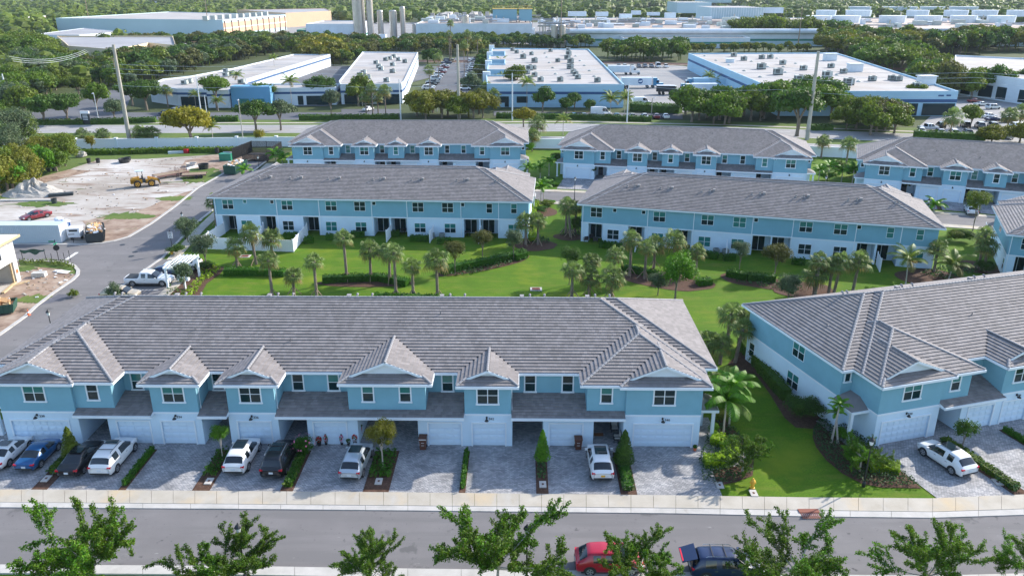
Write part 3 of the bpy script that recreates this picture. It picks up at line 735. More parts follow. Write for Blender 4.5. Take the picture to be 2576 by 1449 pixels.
a = Q('k1', 1080, 675); b = Q('k1', 1260, 555); mb = MB(); mb.bar((a[0], a[1], 0), (b[0], b[1], 0), .45, .004); struct(mb.build('stop_line', M['line'], loc=(0, 0, .010)))
# cross street between the second and third rows
cs0 = [(-50, 141), (8, 139.6), (40, 134), (78, 123), (100, 114)]; cs1 = [(-50, 148.5), (8, 147), (40, 141), (78, 130), (100, 121)]
sheet('cross_street', cs0+cs1[::-1], .003, M['asphalt'])
off0 = [(x-.3, y-1.8) for x, y in cs0]; slabs('sidewalk', off0, cs0, 1.9, -.05, .06, M['concrete'])
off1 = [(x+.2, y+1.6) for x, y in cs1]; slabs('sidewalk', cs1, off1, 1.9, -.05, .06, M['concrete'])
# construction yard
yard = [s for s in sideL]+[(-120, 113), (-125, 160)]+Qp('w4', (0, 370), (130, 300), (330, 215), (560, 150), (600, 120), (1750, 110), (1900, 170))
sheet('bare_sand_yard', yard, -.015, M['sand'])
sheet('dirt_lot', low+[(-66, 75), (-100, 80), (-100, 106)], -.012, M['brown'])
# rough grass along the boulevard wall and the yard's left edge
sheet('rough_grass', Qp('t1', (560, 1130), (1700, 1110))[:0]+Qp('w4', (560, 105), (1740, 95), (1740, 130), (1100, 170), (750, 175), (560, 235), (380, 320), (150, 360), (0, 440), (-400, 500), (-400, 100)), -.008, M['verge'])
sheet('brown_dirt', Qp('w4', (1490, 398), (1330, 528), (1150, 655), (980, 752), (860, 785), (760, 790), (620, 640), (800, 600), (980, 590), (1150, 520), (1250, 470), (1400, 420)), -.005, M['brown'])
sheet('brown_dirt', Qp('w4', (1680, 290), (1600, 330), (1450, 330), (1350, 250), (1400, 180), (1600, 140), (1740, 150)), -.004, M['brown'])
sheet('brown_dirt', Qp('w4', (120, 380), (330, 300), (520, 250), (700, 260), (500, 310), (300, 360), (180, 440)), -.003, M['brown'])
patches = []
for i, (x, y, r1, r2) in enumerate([(1560, 310, 5, 2.8), (930, 600, 3.6, 1.2), (1060, 605, 2.4, .9), (1320, 468, 3.2, 1.0), (320, 510, 5.4, 1.1), (60, 460, 3, 1.2), (1530, 260, 3, 1.5), (250, 1225, 2, .8), (100, 1000, 3, .8)]):
    c = Q('w4', x, y); pts = [(c[0]+r1*cos(a)*(1+.7*mnoise.noise(Vector((cos(a)*3.1, sin(a)*3.1, i)))), c[1]+r2*1.7*sin(a)*(1+.9*mnoise.noise(Vector((cos(a)*4.1, sin(a)*4.1, i+9))))) for a in [k*2*pi/46 for k in range(46)]]
    sheet('weed_patch', pts, .002+.003*i, M['verge'])
sheet('grass_corner', Qp('w4', (145, 945), (330, 940), (500, 950), (570, 985), (590, 1030), (540, 1040), (470, 1000), (300, 985), (150, 975)), .0, M['verge'])
# boulevard
def bl(yl, yr, x0=-240, x1=330):   # far road edges run straight; left and right samples
    (xa, ya), (xb, yb) = yl, yr; k = (yb-ya)/(xb-xa); return [(x0, ya+k*(x0-xa)), (x1, ya+k*(x1-xa))]
def curve(pts): return pts
B = lambda *p: [(-260, p[0][1]+1)]+list(p)
E1_ = [(-260, 222), (-110, 222.5), (-60, 222.5), (18, 225), (60, 219), (114, 206.5), (200, 180), (330, 135)]
offs = lambda d: [(x+d*.28*max(0, min(1, (x-20)/80)), y+d) for x, y in E1_]
sheet('boulevard_verge', offs(12)+offs(-34)[::-1], -.02, M['verge'])
sheet('boulevard', offs(2)+offs(-11)[::-1], .0, M['asphalt2'])
sheet('boulevard', offs(-18.5)+offs(-30)[::-1], .0, M['asphalt2'])
sheet('boulevard_sidewalk', offs(6.5)+offs(4.8)[::-1], .0, M['concrete'])
def dashes(d):
    mb = MB(); P = offs(d)
    for i in range(len(P)-1):
        a, b = Vector(P[i]+(0,)), Vector(P[i+1]+(0,)); L_ = (b-a).length; dr = (b-a)/L_; s = 0
        while s < L_-3: mb.bar(a+dr*s, a+dr*(s+3), .16, .003); s += 12
    struct(mb.build('lane_dashes', M['line'], loc=(0, 0, .006)))
for d in (-2.3, -6.6, -22.3, -26.2): dashes(d)
for d in (1.2, -10.3, -19.2, -29.3):
    mb = MB(); P = offs(d)
    for i in range(len(P)-1): mb.bar(P[i]+(0,), P[i+1]+(0,), .13, .003)
    struct(mb.build('edge_line', M['line'], loc=(0, 0, .006)))
# beds between the driveways, in each row's own frame
STR = []
for k, x0, x1 in (('c1', 235, 345), ('c1', 852, 902), ('c1', 1375, 1498), ('c2', 306, 396), ('c2', 890, 1072), ('c2', 1568, 1612), ('c3', 420, 506), ('c3', 1010, 1126)):
    a = Q(k, x0, 1405)[0]-AX; b = Q(k, x1, 1405)[0]-AX; STR.append((a, b))
DRIVE_Y0 = -6.9
def front_clip(org, rot, lx):
    "local y at which a ray going to the street from lx meets the sidewalk"
    p = Vector(loc2(org, rot, lx, -1)); d = Vector((sin(rot), -cos(rot)))
    for i in range(len(walkF)-1):
        a, b = Vector(walkF[i]), Vector(walkF[i+1]); e = b-a; den = d.x*e.y-d.y*e.x
        if abs(den) < 1e-9: continue
        t = ((a.x-p.x)*e.y-(a.y-p.y)*e.x)/den; s = ((a.x-p.x)*d.y-(a.y-p.y)*d.x)/den
        if -.001 <= s <= 1.001 and t > 0: return -1-t
    return DRIVE_Y0
beds = []
def drives(org, rot, L, strips, y_fix=None, first=0.):
    xs = first
    for a, b in strips+[(L, L)]:
        if a-xs > .3:
            q = [(xs, 4.4), (a, 4.4), (a, y_fix or front_clip(org, rot, a)), (xs, y_fix or front_clip(org, rot, xs))]
            mb = MB(); ar = [(p[0], p[1], 0) for p in q][::-1]; mb.face(ar); struct(mb.build('driveway', M['paver'], None, (org[0], org[1], .012), rot))
        if b > a:
            ya, yb = y_fix or front_clip(org, rot, a), y_fix or front_clip(org, rot, b)
            mb = MB(); mb.prism([(a, -.9), (a, ya), (b, yb), (b, -.9)], -.02, .05); struct(mb.build('planting_bed', M['mulch'], None, (org[0], org[1], 0), rot)); beds.append((org, rot, a, b, (ya+yb)/2)); mb = MB(); mb.face([(a, -.9, 0), (b, -.9, 0), (b, 4.4, 0), (a, 4.4, 0)]); struct(mb.build('driveway', M['paver'], None, (org[0], org[1], .012), rot))
        xs = b
drives((AX, AY), AR, 58.9, STR, first=-3)
drives(DO, DR, 58.9, [s for s in STR], first=-.2)
drives(E1O, E1R_, 46.7, [(6.5, 8), (12.2, 12.9), (17.2, 18.8), (24, 26), (30.5, 31.6), (38.6, 40)], -10.2, .2)
drives(E2O, E2R_, 46.7, [(6.5, 8), (12.2, 12.9), (17.2, 18.8), (24, 26), (30.5, 31.6), (38.6, 40)], -9.2, .2)
drives(E3O, E3R_, 46.7, [(6.5, 8), (12.2, 12.9), (17.2, 18.8), (24, 26), (30.5, 31.6), (38.6, 40)], -6.4, .2)
# front walk at the right end of the first row
sheet('paved_path', [loc2((AX, AY), AR, *p) for p in ((58.6, -.6), (58.6, 5), (60.4, 5), (60.4, 1), (61.6, -2.6), (58.6, -3.4))], .017, M['paver'])
sheet('paved_path', [loc2(DO, DR, *p) for p in ((-.2, -1.6), (-.1, 5), (-1.9, 5), (-1.9, .4), (-1.2, -1.4))], .017, M['paver'])
# large mulch beds
bedA = Qp('c7', (405, 65), (345, 240), (372, 395), (470, 405), (600, 378), (715, 335), (722, 250), (715, 180), (660, 90), (560, 0), (520, -60), (440, -40))
bedD = Qp('c7', (1130, 20), (1125, 70), (1150, 140), (1220, 230), (1330, 320), (1460, 388), (1600, 415), (1875, 422), (1750, 318), (1600, 235), (1560, 130), (1380, 20), (1290, -70), (1180, -60))
bedW = Qp('c4', (185, 500), (30, 660), (240, 680), (330, 800), (430, 960), (500, 1020), (620, 1030), (700, 1000), (640, 900), (470, 790), (300, 660))
for p in (bedA, bedD, bedW): sheet('planting_bed', p, .006, M['mulch'])
def blob(cx, cy, rx, ry, rz=0, n=26, seed=0):
    out = []
    for k in range(n):
        a = 2*pi*k/n; r = 1+.18*mnoise.noise(Vector((cos(a)*1.5, sin(a)*1.5, seed))); x, y = rx*cos(a)*r, ry*sin(a)*r
        out.append((cx+x*cos(rz)-y*sin(rz), cy+x*sin(rz)+y*cos(rz)))
    return out
def bed_between(a, b, w, seed, wy=None):
    c = ((a[0]+b[0])/2, (a[1]+b[1])/2); l = sqrt((a[0]-b[0])**2+(a[1]-b[1])**2)/2
    sheet('planting_bed', blob(c[0], c[1], l+.9, w, atan2(b[1]-a[1], b[0]-a[0]), 30, seed), .006, M['mulch'])
bed_between(Q('w5', 1770, 1200), Q('w5', 2390, 1070), 2.1, 1)
bed_between(Q('w5', 880, 1270), Q('w5', 1500, 1275), 1.3, 2)
bed_between(Q('w6', 830, 1200), Q('w6', 1470, 1290), 3.2, 3)
bed_between(Q('w6', 1600, 1215), Q('w6', 2000, 1290), 2.6, 4)
for k, x, y, rx, ry in (('w5', 2460, 990, 3.0, 2.6), ('w6', 180, 985, 3.2, 2.2), ('w6', 430, 925, 2.4, 2.0), ('w6', 240, 740, 2.2, 3.0), ('w7', 1850, 1230, 4.5, 3.5), ('w7', 2200, 1150, 3, 3), ('w7', 900, 1320, 4, 3)):
    c = Q(k, x, y); sheet('planting_bed', blob(c[0], c[1], rx, ry, 0, 24, x), .007+.0031*(x % 17)/3, M['mulch'])
sheet('planting_bed', Qp('w4', (1330, 1060), (1450, 960), (1700, 985), (1660, 1040), (1560, 1110), (1505, 1210), (1250, 1230), (1240, 1180)), .008, M['mulch'])
# background lots
sheet('parking_lot', Qp('t1', (240, 850), (500, 800), (800, 700), (930, 640), (1000, 700), (940, 850), (2576, 850), (2576, 905), (240, 905)), .0, M['lot'])
sheet('parking_lot', Qp('t2', (0, 825), (440, 825), (440, 885), (0, 880)), .004, M['lot'])
sheet('parking_lot', Qp('t2', (640, 700), (800, 490), (870, 430), (1060, 430), (1030, 520), (960, 700)), .003, M['lot'])
sheet('service_road', Qp('t2', (1150, 840), (2576, 860), (2576, 900), (1150, 875)), .004, M['lot'])
sheet('truck_yard', Qp('t2', (1990, 470), (2576, 500), (2900, 560), (2900, 800), (2576, 850), (2200, 780), (2140, 650)), .0, M['lotgrey'])
sheet('parking_lot', Qp('t3', (1780, 960), (2050, 720), (2576, 700), (2900, 720), (2900, 1070), (2300, 1030), (1750, 1000)), .0, M['lotgrey'])
sheet('factory_yard', [(-230, 560), (500, 560), (560, 900), (-230, 900)], .0, M['lotgrey'])
sheet('parking_lot', [(-110, 262), (-60, 262), (-20, 400), (-90, 400)], .0, M['lot'])
# ------------------------------------------------------------------ vegetation
def rnd_unit(r):
    while True:
        v = Vector((r.uniform(-1, 1), r.uniform(-1, 1), r.uniform(-1, 1)))
        if .01 < v.length < 1: return v.normalized()
def leaf(mb, p, nrm, s, r, m=None, asp=.6):
    "one small folded leaf clump"
    t = nrm.cross(rnd_unit(r))
    if t.length < .05: return
    t.normalize(); b = nrm.cross(t)
    mb.face([p-t*s, p-b*s*asp+nrm*s*.15, p+t*s, p+b*s*asp+nrm*s*.15], m)
def ico(mb, c, rx, rz, m=None, jit=.12, r=R, seg=7, ring=5):
    vs = [c+Vector((0, 0, -rz))]; fs = []
    for i in range(1, ring):
        a = -pi/2+pi*i/ring
        for k in range(seg):
            q = 2*pi*k/seg+i*.4; j = 1+r.uniform(-jit, jit); vs.append(c+Vector((cos(a)*cos(q)*rx*j, cos(a)*sin(q)*rx*j, sin(a)*rz*j)))
    vs.append(c+Vector((0, 0, rz))); n = len(vs)-1
    for k in range(seg):
        fs.append((0, 1+(k+1) % seg, 1+k)); fs.append((n, n-seg+k, n-seg+(k+1) % seg))
    for i in range(ring-2):
        for k in range(seg): a = 1+i*seg; fs.append((a+k, a+(k+1) % seg, a+seg+(k+1) % seg, a+seg+k))
    mb.raw(vs, fs, m)
def crown_mesh(seed, leaves=1700, flat=.62, nb=13, size=.075, core=.72, spread=.72):
    "crown of radius about 1 made of leaf clumps gathered in uneven boughs"
    r = random.Random(seed); mb = MB(); blobs = []
    for i in range(nb):
        a = 2*pi*(i+r.random()*.7)/nb*2.4; q = sqrt(r.random())*spread; z = r.uniform(-.25, .55)*(1-q*.6)
        blobs.append((Vector((cos(a)*q, sin(a)*q, z*flat*1.3)), r.uniform(.24, .42)))
    blobs.append((Vector((0, 0, flat*.45)), .4))
    tot = sum(b[1]**2 for b in blobs)
    for c, rad in blobs:
        ico(mb, c, rad*core, rad*core*flat, r=r)
        for _ in range(int(leaves*rad*rad/tot)):
            d = rnd_unit(r)
            if d.z < -.5: d.z *= -.6; d.normalize()
            k = rad*(r.uniform(.68, 1.12)); p = c+Vector((d.x*k, d.y*k, d.z*k*flat*1.15))
            n = (d+rnd_unit(r)*.8).normalized(); leaf(mb, p, n, size*r.uniform(.6, 1.3), r)
    return mb
def trunk_mesh(seed, h=.9, mt='trunk', rad=.07, limbs=5):
    r = random.Random(seed); mb = MB()
    mb.tube([(0, 0, -.03), (r.uniform(-.03, .03), r.uniform(-.03, .03), h*.35), (r.uniform(-.05, .05), r.uniform(-.05, .05), h*.6)], [rad*1.25, rad, rad*.8], 7)
    for i in range(limbs):
        a = 2*pi*i/limbs+r.random()*.6; q = r.uniform(.35, .6)
        mb.tube([(0, 0, h*.5), (cos(a)*q*.45, sin(a)*q*.45, h*.85), (cos(a)*q, sin(a)*q, h*1.25)], [rad*.6, rad*.42, rad*.15], 5, cap=False)
    return mb
CR = {}
def crown(kind, matn, k):
    key = (kind, k)
    if key not in CR:
        if kind == 'oak': CR[key] = crown_mesh(100+k, 2000, .78, 14)
        elif kind == 'wide': CR[key] = crown_mesh(200+k, 2800, .62, 20, .06, spread=.78)
        elif kind == 'young': CR[key] = crown_mesh(300+k, 1500, 1.15, 12, .06, .5, .6)
        elif kind == 'near': CR[key] = crown_mesh(400+k, 4200, 1.0, 16, .042, .45, .66)
        elif kind == 'cone': CR[key] = cone_crown(500+k)
    kk = (kind, matn, k)
    if kk not in CR: CR[kk] = CR[key].mesh('crown', M[matn])
    return CR[kk]
def cone_crown(seed, n=2400):
    r = random.Random(seed); mb = MB()
    for i in range(9):
        z = -1+i*.24; ico(mb, Vector((0, 0, z)), .42*(1-(z+1)/2.4)+.04, .22, r=r)
    for _ in range(n):
        t = r.random()**1.3; z = -1.15+2.35*t; rad = (.62*(1-t)**.75+.03)*(.75+.3*r.random()+.12*sin(t*37)); a = r.uniform(0, 2*pi)
        d = Vector((cos(a), sin(a), .5)).normalized(); leaf(mb, Vector((cos(a)*rad, sin(a)*rad, z)), (d+rnd_unit(r)*.7).normalized(), .06*r.uniform(.6, 1.3), r)
    return mb
TKM = {}
def trunk(k, mt='trunk', kind='t'):
    if (k, mt) not in TKM: TKM[(k, mt)] = trunk_mesh(40+k, .9).mesh('trunk', M[mt])
    return TKM[(k, mt)]
def tree(x, y, r, kind='oak', matn='lf_oak', label=None, group=None, name='broadleaf_tree', z=0, hc=None, mt='trunk', cat='tree'):
    root = empty(name, (x, y, z), R.uniform(0, 6.28), label, cat, group); k = R.randrange(4)
    fl = {'oak': .62, 'wide': .5, 'young': 1.0, 'near': 1.0, 'cone': 1.0}[kind]
    hc = hc if hc is not None else r*(.85 if kind in ('oak', 'wide') else 1.4)
    put('trunk', trunk(k, mt), root, (0, 0, 0), 0, (r*.9 if kind in ('oak', 'wide') else r*.6, r*.9 if kind in ('oak', 'wide') else r*.6, hc/.9))
    put('crown', crown(kind, matn, k), root, (0, 0, hc), 0, (r*R.uniform(.92, 1.08), r*R.uniform(.92, 1.08), r*R.uniform(.9, 1.15)))
    return root
# fan palms
def fan_crown(seed, n=27):
    r = random.Random(seed); mb = MB()
    for i in range(n):
        t = i/n; el = radians(80-125*t**.8+r.uniform(-8, 8)); az = i*2.4+r.uniform(-.2, .2); old = t > .84
        d = Vector((cos(el)*cos(az), cos(el)*sin(az), sin(el))); side = Vector((-sin(az), cos(az), 0)); up = side.cross(d) * -1
        pl = r.uniform(.5, .95); p0 = Vector((0, 0, 0)); p1 = d*pl-Vector((0, 0, .08)); mb.tube([p0, p1], [.03, .018], 3, 0, False)
        fr = r.uniform(.75, 1.0); ns = 11
        for k in range(ns):
            a = radians(-100+200*(k+.5)/ns); dd = (d*cos(a)+side*sin(a)); w = up.cross(dd)*0; wdir = (side*cos(a)-d*sin(a))*(fr*.075)
            mid = p1+dd*fr*.6+up*(.05-abs(sin(a))*.1); tip = p1+dd*fr*(1.05-.15*abs(sin(a)))-Vector((0, 0, .3+.25*r.random()))
            m = 1 if (old or (t > .6 and r.random() < .12)) else 0
            mb.face([p1, mid-wdir, mid+wdir], m); mb.face([mid-wdir, tip, mid+wdir], m)
    return mb
def feather_crown(seed, n=15, L_=2.6, droop=1.0, lw=.05, up0=78):
    r = random.Random(seed); mb = MB()
    for i in range(n):
        az = i*2.399+r.uniform(-.2, .2); t = i/n; el = radians(up0-75*t); L1 = L_*r.uniform(.85, 1.1)
        p = Vector((0, 0, 0)); pts = [p.copy()]; e = el; ns = 10
        for k in range(ns):
            p = p+Vector((cos(e)*cos(az), cos(e)*sin(az), sin(e)))*(L1/ns); pts.append(p.copy()); e -= droop*.16*(.5+k/ns)
        mb.tube(pts[::2]+[pts[-1]] if len(pts) % 2 == 0 else pts[::2], .02, 3, 0, False)
        side = Vector((-sin(az), cos(az), 0)); m = 1 if t > .82 else 0
        for k in range(1, ns):
            for h in (0, .5):
                q = pts[k].lerp(pts[k+1], h); dd = (pts[k+1]-pts[k]).normalized(); ll = .62*L_/2.6*sin(pi*min(1, (k+h)/ns*.85+.15))**.6
                for sg in (-1, 1):
                    tip = q+side*sg*ll*.8+dd*ll*.45-Vector((0, 0, ll*.45)); w = dd*lw*1.3
                    mb.face([q-w, tip-w*.3, tip+w*.3, q+w], m)
    return mb
PM = {}
def palm_parts(kind, k, mats):
    if (kind, k) not in PM:
        mb = fan_crown(60+k) if kind == 'fan' else feather_crown(80+k, 16, 2.6, 1.0) if kind == 'coco' else feather_crown(90+k, 11, 1.9, 1.25, .05, 82)
        PM[(kind, k)] = mb.mesh('crown', [M[q] for q in mats])
    return PM[(kind, k)]
def ptrunk():
    if 'pt' not in PM:
        mb = MB(); prof = []
        for i in range(15): z = i/14; prof.append((.165*(1.15-.25*z)+(.02 if i % 2 else 0)+(.05 if z > .85 else 0), z))
        mb.lathe(prof, 9); PM['pt'] = mb.mesh('trunk', M['palmtrunk'])
        mb = MB(); mb.lathe([(.13, 0), (.09, .15), (.075, .5), (.07, .95), (.05, 1)], 8); PM['pt2'] = mb.mesh('trunk', M['trunkpale'])
        mb = MB(); mb.bar((.12, 0, .45), (1.0, 0, 0), .06, .06); PM['br'] = mb.mesh('brace', M['wood'])
    return PM['pt']
def palm(x, y, h, label=None, kind='fan', group=None, s=1., braces=False, lean=0, thin=False, z=0, name=None):
    ptrunk(); root = empty(name or {'fan': 'fan_palm', 'coco': 'coconut_palm', 'areca': 'slender_palm'}[kind], (x, y, z), R.uniform(0, 6.28), label, 'palm', group)
    k = R.randrange(3); mats = ('lf_sabal', 'lf_sabalold') if kind == 'fan' else ('lf_coco', 'lf_sabalold') if kind == 'coco' else ('lf_bright', 'lf_coco')
    if label and 'bright' in label: mats = ('lf_bright', 'lf_lime')
    la = R.uniform(0, 6.28)
    t = put('trunk', PM['pt2'] if thin or kind != 'fan' else PM['pt'], root, (0, 0, 0), (lean*cos(la), lean*sin(la), 0), (1, 1, h))
    top = Vector((sin(lean*sin(la))*h, -sin(lean*cos(la))*h, h*cos(lean)))
    put('crown', palm_parts(kind, k, mats), root, top, 0, s)
    if braces:
        for q in range(3): put('brace', PM['br'], root, (0, 0, 0), (0, 0, q*2.1), (1, 1, 2.6))
    return root
# hedges and low planting
def inside(p, poly):
    c = False; n = len(poly)
    for i in range(n):
        a, b = poly[i], poly[i-1]
        if (a[1] > p[1]) != (b[1] > p[1]) and p[0] < (b[0]-a[0])*(p[1]-a[1])/(b[1]-a[1])+a[0]: c = not c
    return c
def hedge(path, w, h, matn, label, cat='hedge', dens=26, size=.13, group=None, name='hedge', z=0):
    r = random.Random(len(path)+int(path[0][0]*10)); c0 = path[0]; mb = MB(); path = [(p[0]-c0[0], p[1]-c0[1]) for p in path]
    for i in range(len(path)-1):
        a, b = Vector(path[i]+(0,)), Vector(path[i+1]+(0,)); d = b-a; L_ = d.length
        if L_ < .01: continue
        d.normalize(); s = Vector((-d.y, d.x, 0))
        mb.bar(a+Vector((0, 0, h*.43)), b+Vector((0, 0, h*.43)), w*.82, h*.86)
        area = L_*(w+2*h); n = int(area*dens)
        for _ in range(n):
            t = r.random()*L_; u = r.random()*(w+2*h); j = r.gauss(0, .04)
            if u < h: p = a+d*t+s*(w/2+j)+Vector((0, 0, u)); nn = s
            elif u < h+w: p = a+d*t+s*(u-h-w/2)+Vector((0, 0, h+j+.06*mnoise.noise(a*3+d*t*2))); nn = Vector((0, 0, 1))
            else: p = a+d*t-s*(w/2+j)+Vector((0, 0, u-h-w)); nn = -s
            leaf(mb, p, (nn+rnd_unit(r)*.8).normalized(), size*r.uniform(.6, 1.3), r)
    o = mb.build(name, M[matn], None, (c0[0], c0[1], z)); return tag(o, label, cat, group)
def cover(poly, matn, label, dens=16, size=.11, h=.3, name='ground_cover', z=0, patch=0, seed=3, mats2=None, cat='plants'):
    r = random.Random(seed+int(abs(poly[0][0])*7)); mb = MB(); x0, x1 = min(p[0] for p in poly), max(p[0] for p in poly); y0, y1 = min(p[1] for p in poly), max(p[1] for p in poly)
    n = int((x1-x0)*(y1-y0)*dens)
    for _ in range(n):
        x, y = r.uniform(x0, x1), r.uniform(y0, y1)
        if not inside((x, y), poly): continue
        if patch and mnoise.noise(Vector((x*patch, y*patch, seed))) < .05: continue
        hh = h*(.4+.6*r.random())
        leaf(mb, Vector((x-x0, y-y0, hh)), (Vector((0, 0, 1))+rnd_unit(r)*.9).normalized(), size*r.uniform(.6, 1.4), r, 1 if mats2 and r.random() < .3 else 0)
    o = mb.build(name, [M[matn]]+([M[mats2]] if mats2 else []), None, (x0, y0, z)); return tag(o, label, cat, kind='stuff')
def shrub(x, y, r, h, matn, label, group=None, z=0, name='shrub', cat='shrub'):
    o = put(name, crown('near' if r > .8 else 'young', matn, R.randrange(3)), None, (x, y, z+h*.42), R.uniform(0, 6), (r, r, h*.55)); return tag(o, label, cat, group)

# street trees along the bottom kerb: branches with leaves crowded along them
def street_tree_meshes(seed, nmain=10, dens=1.0):
    r = random.Random(seed); br = MB(); lf = MB()
    br.tube([(0, 0, -.05), (.05, 0, 1.2), (0, .06, 2.3)], [.13, .1, .085], 8)
    def branch(p, d, L_, rad, lev):
        n = 5; pts = [p.copy()]; q = p.copy(); dd = d.copy()
        for k in range(n):
            dd = (dd+rnd_unit(r)*.16+Vector((0, 0, .02))).normalized(); q = q+dd*L_/n; pts.append(q.copy())
        br.tube(pts, [rad*(1-.8*k/n) for k in range(n+1)], 4, cap=False)
        cnt = int(L_*(165 if lev else 95)*dens)
        for _ in range(cnt):
            t = (r.random()**.8)*(n-.01)
            if lev == 0 and t < n*.45: continue
            k = int(t); b = pts[k].lerp(pts[k+1], t-k); o = rnd_unit(r)*r.uniform(.03, .22)*(1.15-.45*t/n)
            leaf(lf, b+o, (rnd_unit(r)+Vector((0, 0, .7))).normalized(), r.uniform(.045, .085), r, 1 if r.random() < tipc else 0, .5)
        if lev < 2:
            for k in range(2, n+1):
                for _ in range(2 if lev == 0 else 1):
                    if r.random() < .7: branch(pts[k-1].lerp(pts[k], r.random()), (dd+rnd_unit(r)*1.0+Vector((0, 0, .12))).normalized(), L_*r.uniform(.38, .62), rad*.5, lev+1)
    for i in range(nmain):
        a = 2*pi*i/nmain+r.uniform(-.25, .25); el = radians(r.choice([2, 12, 24, 44])+r.uniform(-8, 8)); tipc = .6 if r.random() < .35 else .12
        branch(Vector((0, 0, 1.9+.35*r.random())), Vector((cos(a)*cos(el), sin(a)*cos(el), sin(el))), r.uniform(1.9, 2.8), .05, 0)
    return br.mesh('trunk', M['trunkpale']), lf.mesh('crown', [M['lf_street'], M['lf_bright']])
STM = [street_tree_meshes(s, n, d) for s, n, d in ((11, 10, 1.0), (12, 11, .8), (13, 9, 1.1), (14, 10, .9))]
def street_tree(x, y, s, v, label, rz=0, group='trees along the near kerb', z=0):
    root = empty('street_tree', (x, y, z), rz, label, 'tree', group); put('trunk', STM[v][0], root, sc=s); put('crown', STM[v][1], root, sc=s); return root
ST_L = ['wide spreading street tree at the bottom left corner', 'street tree with bare twisting branches around the left lamp post', 'small dense rounded street tree between the two lamp posts',
        'large street tree with lime tips beside the lamp post right of centre', 'street tree hanging over the red car', 'sparse open street tree just right of the dark blue car',
        'dense rounded street tree at the bottom right', 'street tree half cut off at the bottom right corner']
for i, (px, py, w, v) in enumerate([(220, 1372, 310, 0), (560, 1392, 250, 2), (932, 1412, 205, 3), (1252, 1372, 320, 0), (1612, 1392, 225, 2), (2008, 1385, 290, 1), (2340, 1402, 255, 3), (2590, 1385, 200, 1)]):
    s = w/40/2/3.05; zc = 2.75*s; g = Q('D', px, py+24, zc)
    street_tree(g[0], g[1], s, v, ST_L[i], i*1.3)
# small trees and palms of the front beds
fr = lambda bx, ly: loc2((AX, AY), AR, bx, ly)
t_ = fr(STR[0][1]-.1, -2.6); tree(t_[0], t_[1], 1.15, 'cone', 'lf_oak', 'leaning columnar tree between the blue car and the black sedan', name='columnar_tree', hc=1.9)
t_ = fr((STR[2][0]+STR[2][1])/2+.3, -2.6); tree(t_[0], t_[1], .95, 'near', 'lf_bright', 'small light green tree beside the white wagon with a glass roof', name='small_tree', hc=2.5, mt='trunkpale')
t_ = Q('c2', 1018, 1250); tree(t_[0], t_[1], 1.35, 'near', 'lf_yel', 'round yellow-green tree on pale forked stems in front of the twin porch', name='small_tree', hc=2.9, mt='trunkpale')
t_ = Q('c3', 455, 1255); tree(t_[0], t_[1], 1.0, 'cone', 'lf_bright', 'bright green columnar tree with two stakes beside the covered porch', name='columnar_tree', hc=2.2)
t_ = Q('c3', 1030, 1240); tree(t_[0], t_[1], 1.2, 'cone', 'lf_dark', 'dark conical tree right of the parked white crossover', name='columnar_tree', hc=1.9)
t_ = Q('c4', 1550, 1165); tree(t_[0], t_[1], 1.1, 'young', 'lf_dark', 'small dark tree behind the white wagon in the angled driveway', name='small_tree', hc=1.9)
t_ = Q('c4', 160, 1310); street_tree(t_[0], t_[1], .66, 3, 'bright leafy tree on a thin pale stem near the yellow hydrant', 1)
t_ = Q('c4', 905, 1295); street_tree(t_[0], t_[1], .62, 1, 'open leafy tree beside the tall black lamp post', 4)
for i, (k, x, y, h, s, lb) in enumerate([('c4', 725, 1115, 3.9, .62, 'taller stem of the slender palm pair at the blue side wall'), ('c4', 745, 1118, 2.7, .55, 'shorter stem of the slender palm pair at the blue side wall')]):
    g = Q(k, x, y); palm(g[0]+i*.25, g[1]-i*.1, h, lb, 'areca', s=s, lean=.12 if i == 0 else .3)
for i, (k, x, y, h, s, lb) in enumerate([('c4', 38, 1075, 3.4, 1.65, 'bright feathery palm at the right end of the front row'), ('c4', 75, 1020, 3.9, 1.35, 'bright slim palm behind the first one beside the portico column')]):
    g = Q(k, x, y); palm(g[0], g[1], h, lb, 'areca', s=s)
# lawn palms
PALMS = [('w5', 245, 1160, 3.2), ('w5', 385, 1130, 4.7), ('w5', 500, 1080, 3.1), ('w5', 505, 1380, 5.0), ('w5', 665, 1365, 2.8), ('w5', 835, 1385, 4.9), ('w5', 1060, 1250, 5.9), ('w5', 1238, 1250, 4.5), ('w5', 1378, 1270, 4.5), ('w5', 1425, 1385, 6.0), ('w5', 1553, 1385, 4.2), ('w5', 1735, 1385, 5.4),
         ('w5', 2390, 985, 3.7), ('w5', 2480, 985, 3.8), ('w5', 90, 850, 4.3),
         ('w6', 400, 905, 4.8), ('w6', 435, 930, 5.0), ('w6', 470, 900, 4.2), ('w6', 445, 1385, 3.8), ('w6', 575, 1370, 2.6), ('w6', 590, 1290, 3.6), ('w6', 735, 1390, 3.0), ('w6', 745, 1320, 5.0), ('w6', 875, 1215, 5.2), ('w6', 985, 1240, 4.6), ('w6', 1055, 1160, 3.6), ('w6', 1205, 1180, 4.5), ('w6', 1365, 1210, 3.4),
         ('w7', 985, 1370, 4.8), ('w7', 975, 1360, 2.8), ('w7', 1085, 1350, 4.0), ('w7', 1125, 1345, 4.3), ('w7', 1265, 1335, 4.2), ('w7', 1870, 1190, 3.6), ('w7', 2200, 1160, 4.8), ('w7', 2245, 1185, 3.6),
         ('c4', 60, 500, 3.8), ('c4', 115, 610, 3.9), ('c4', 160, 520, 3.6), ('c4', 20, 620, 2.4), ('c4', -60, 600, 2.2)]
PL = []
for k, x, y, h in PALMS:
    g = Q(k, x, y); PL.append((PX(*g[:2])[0], g, h, k))
cnt = {}
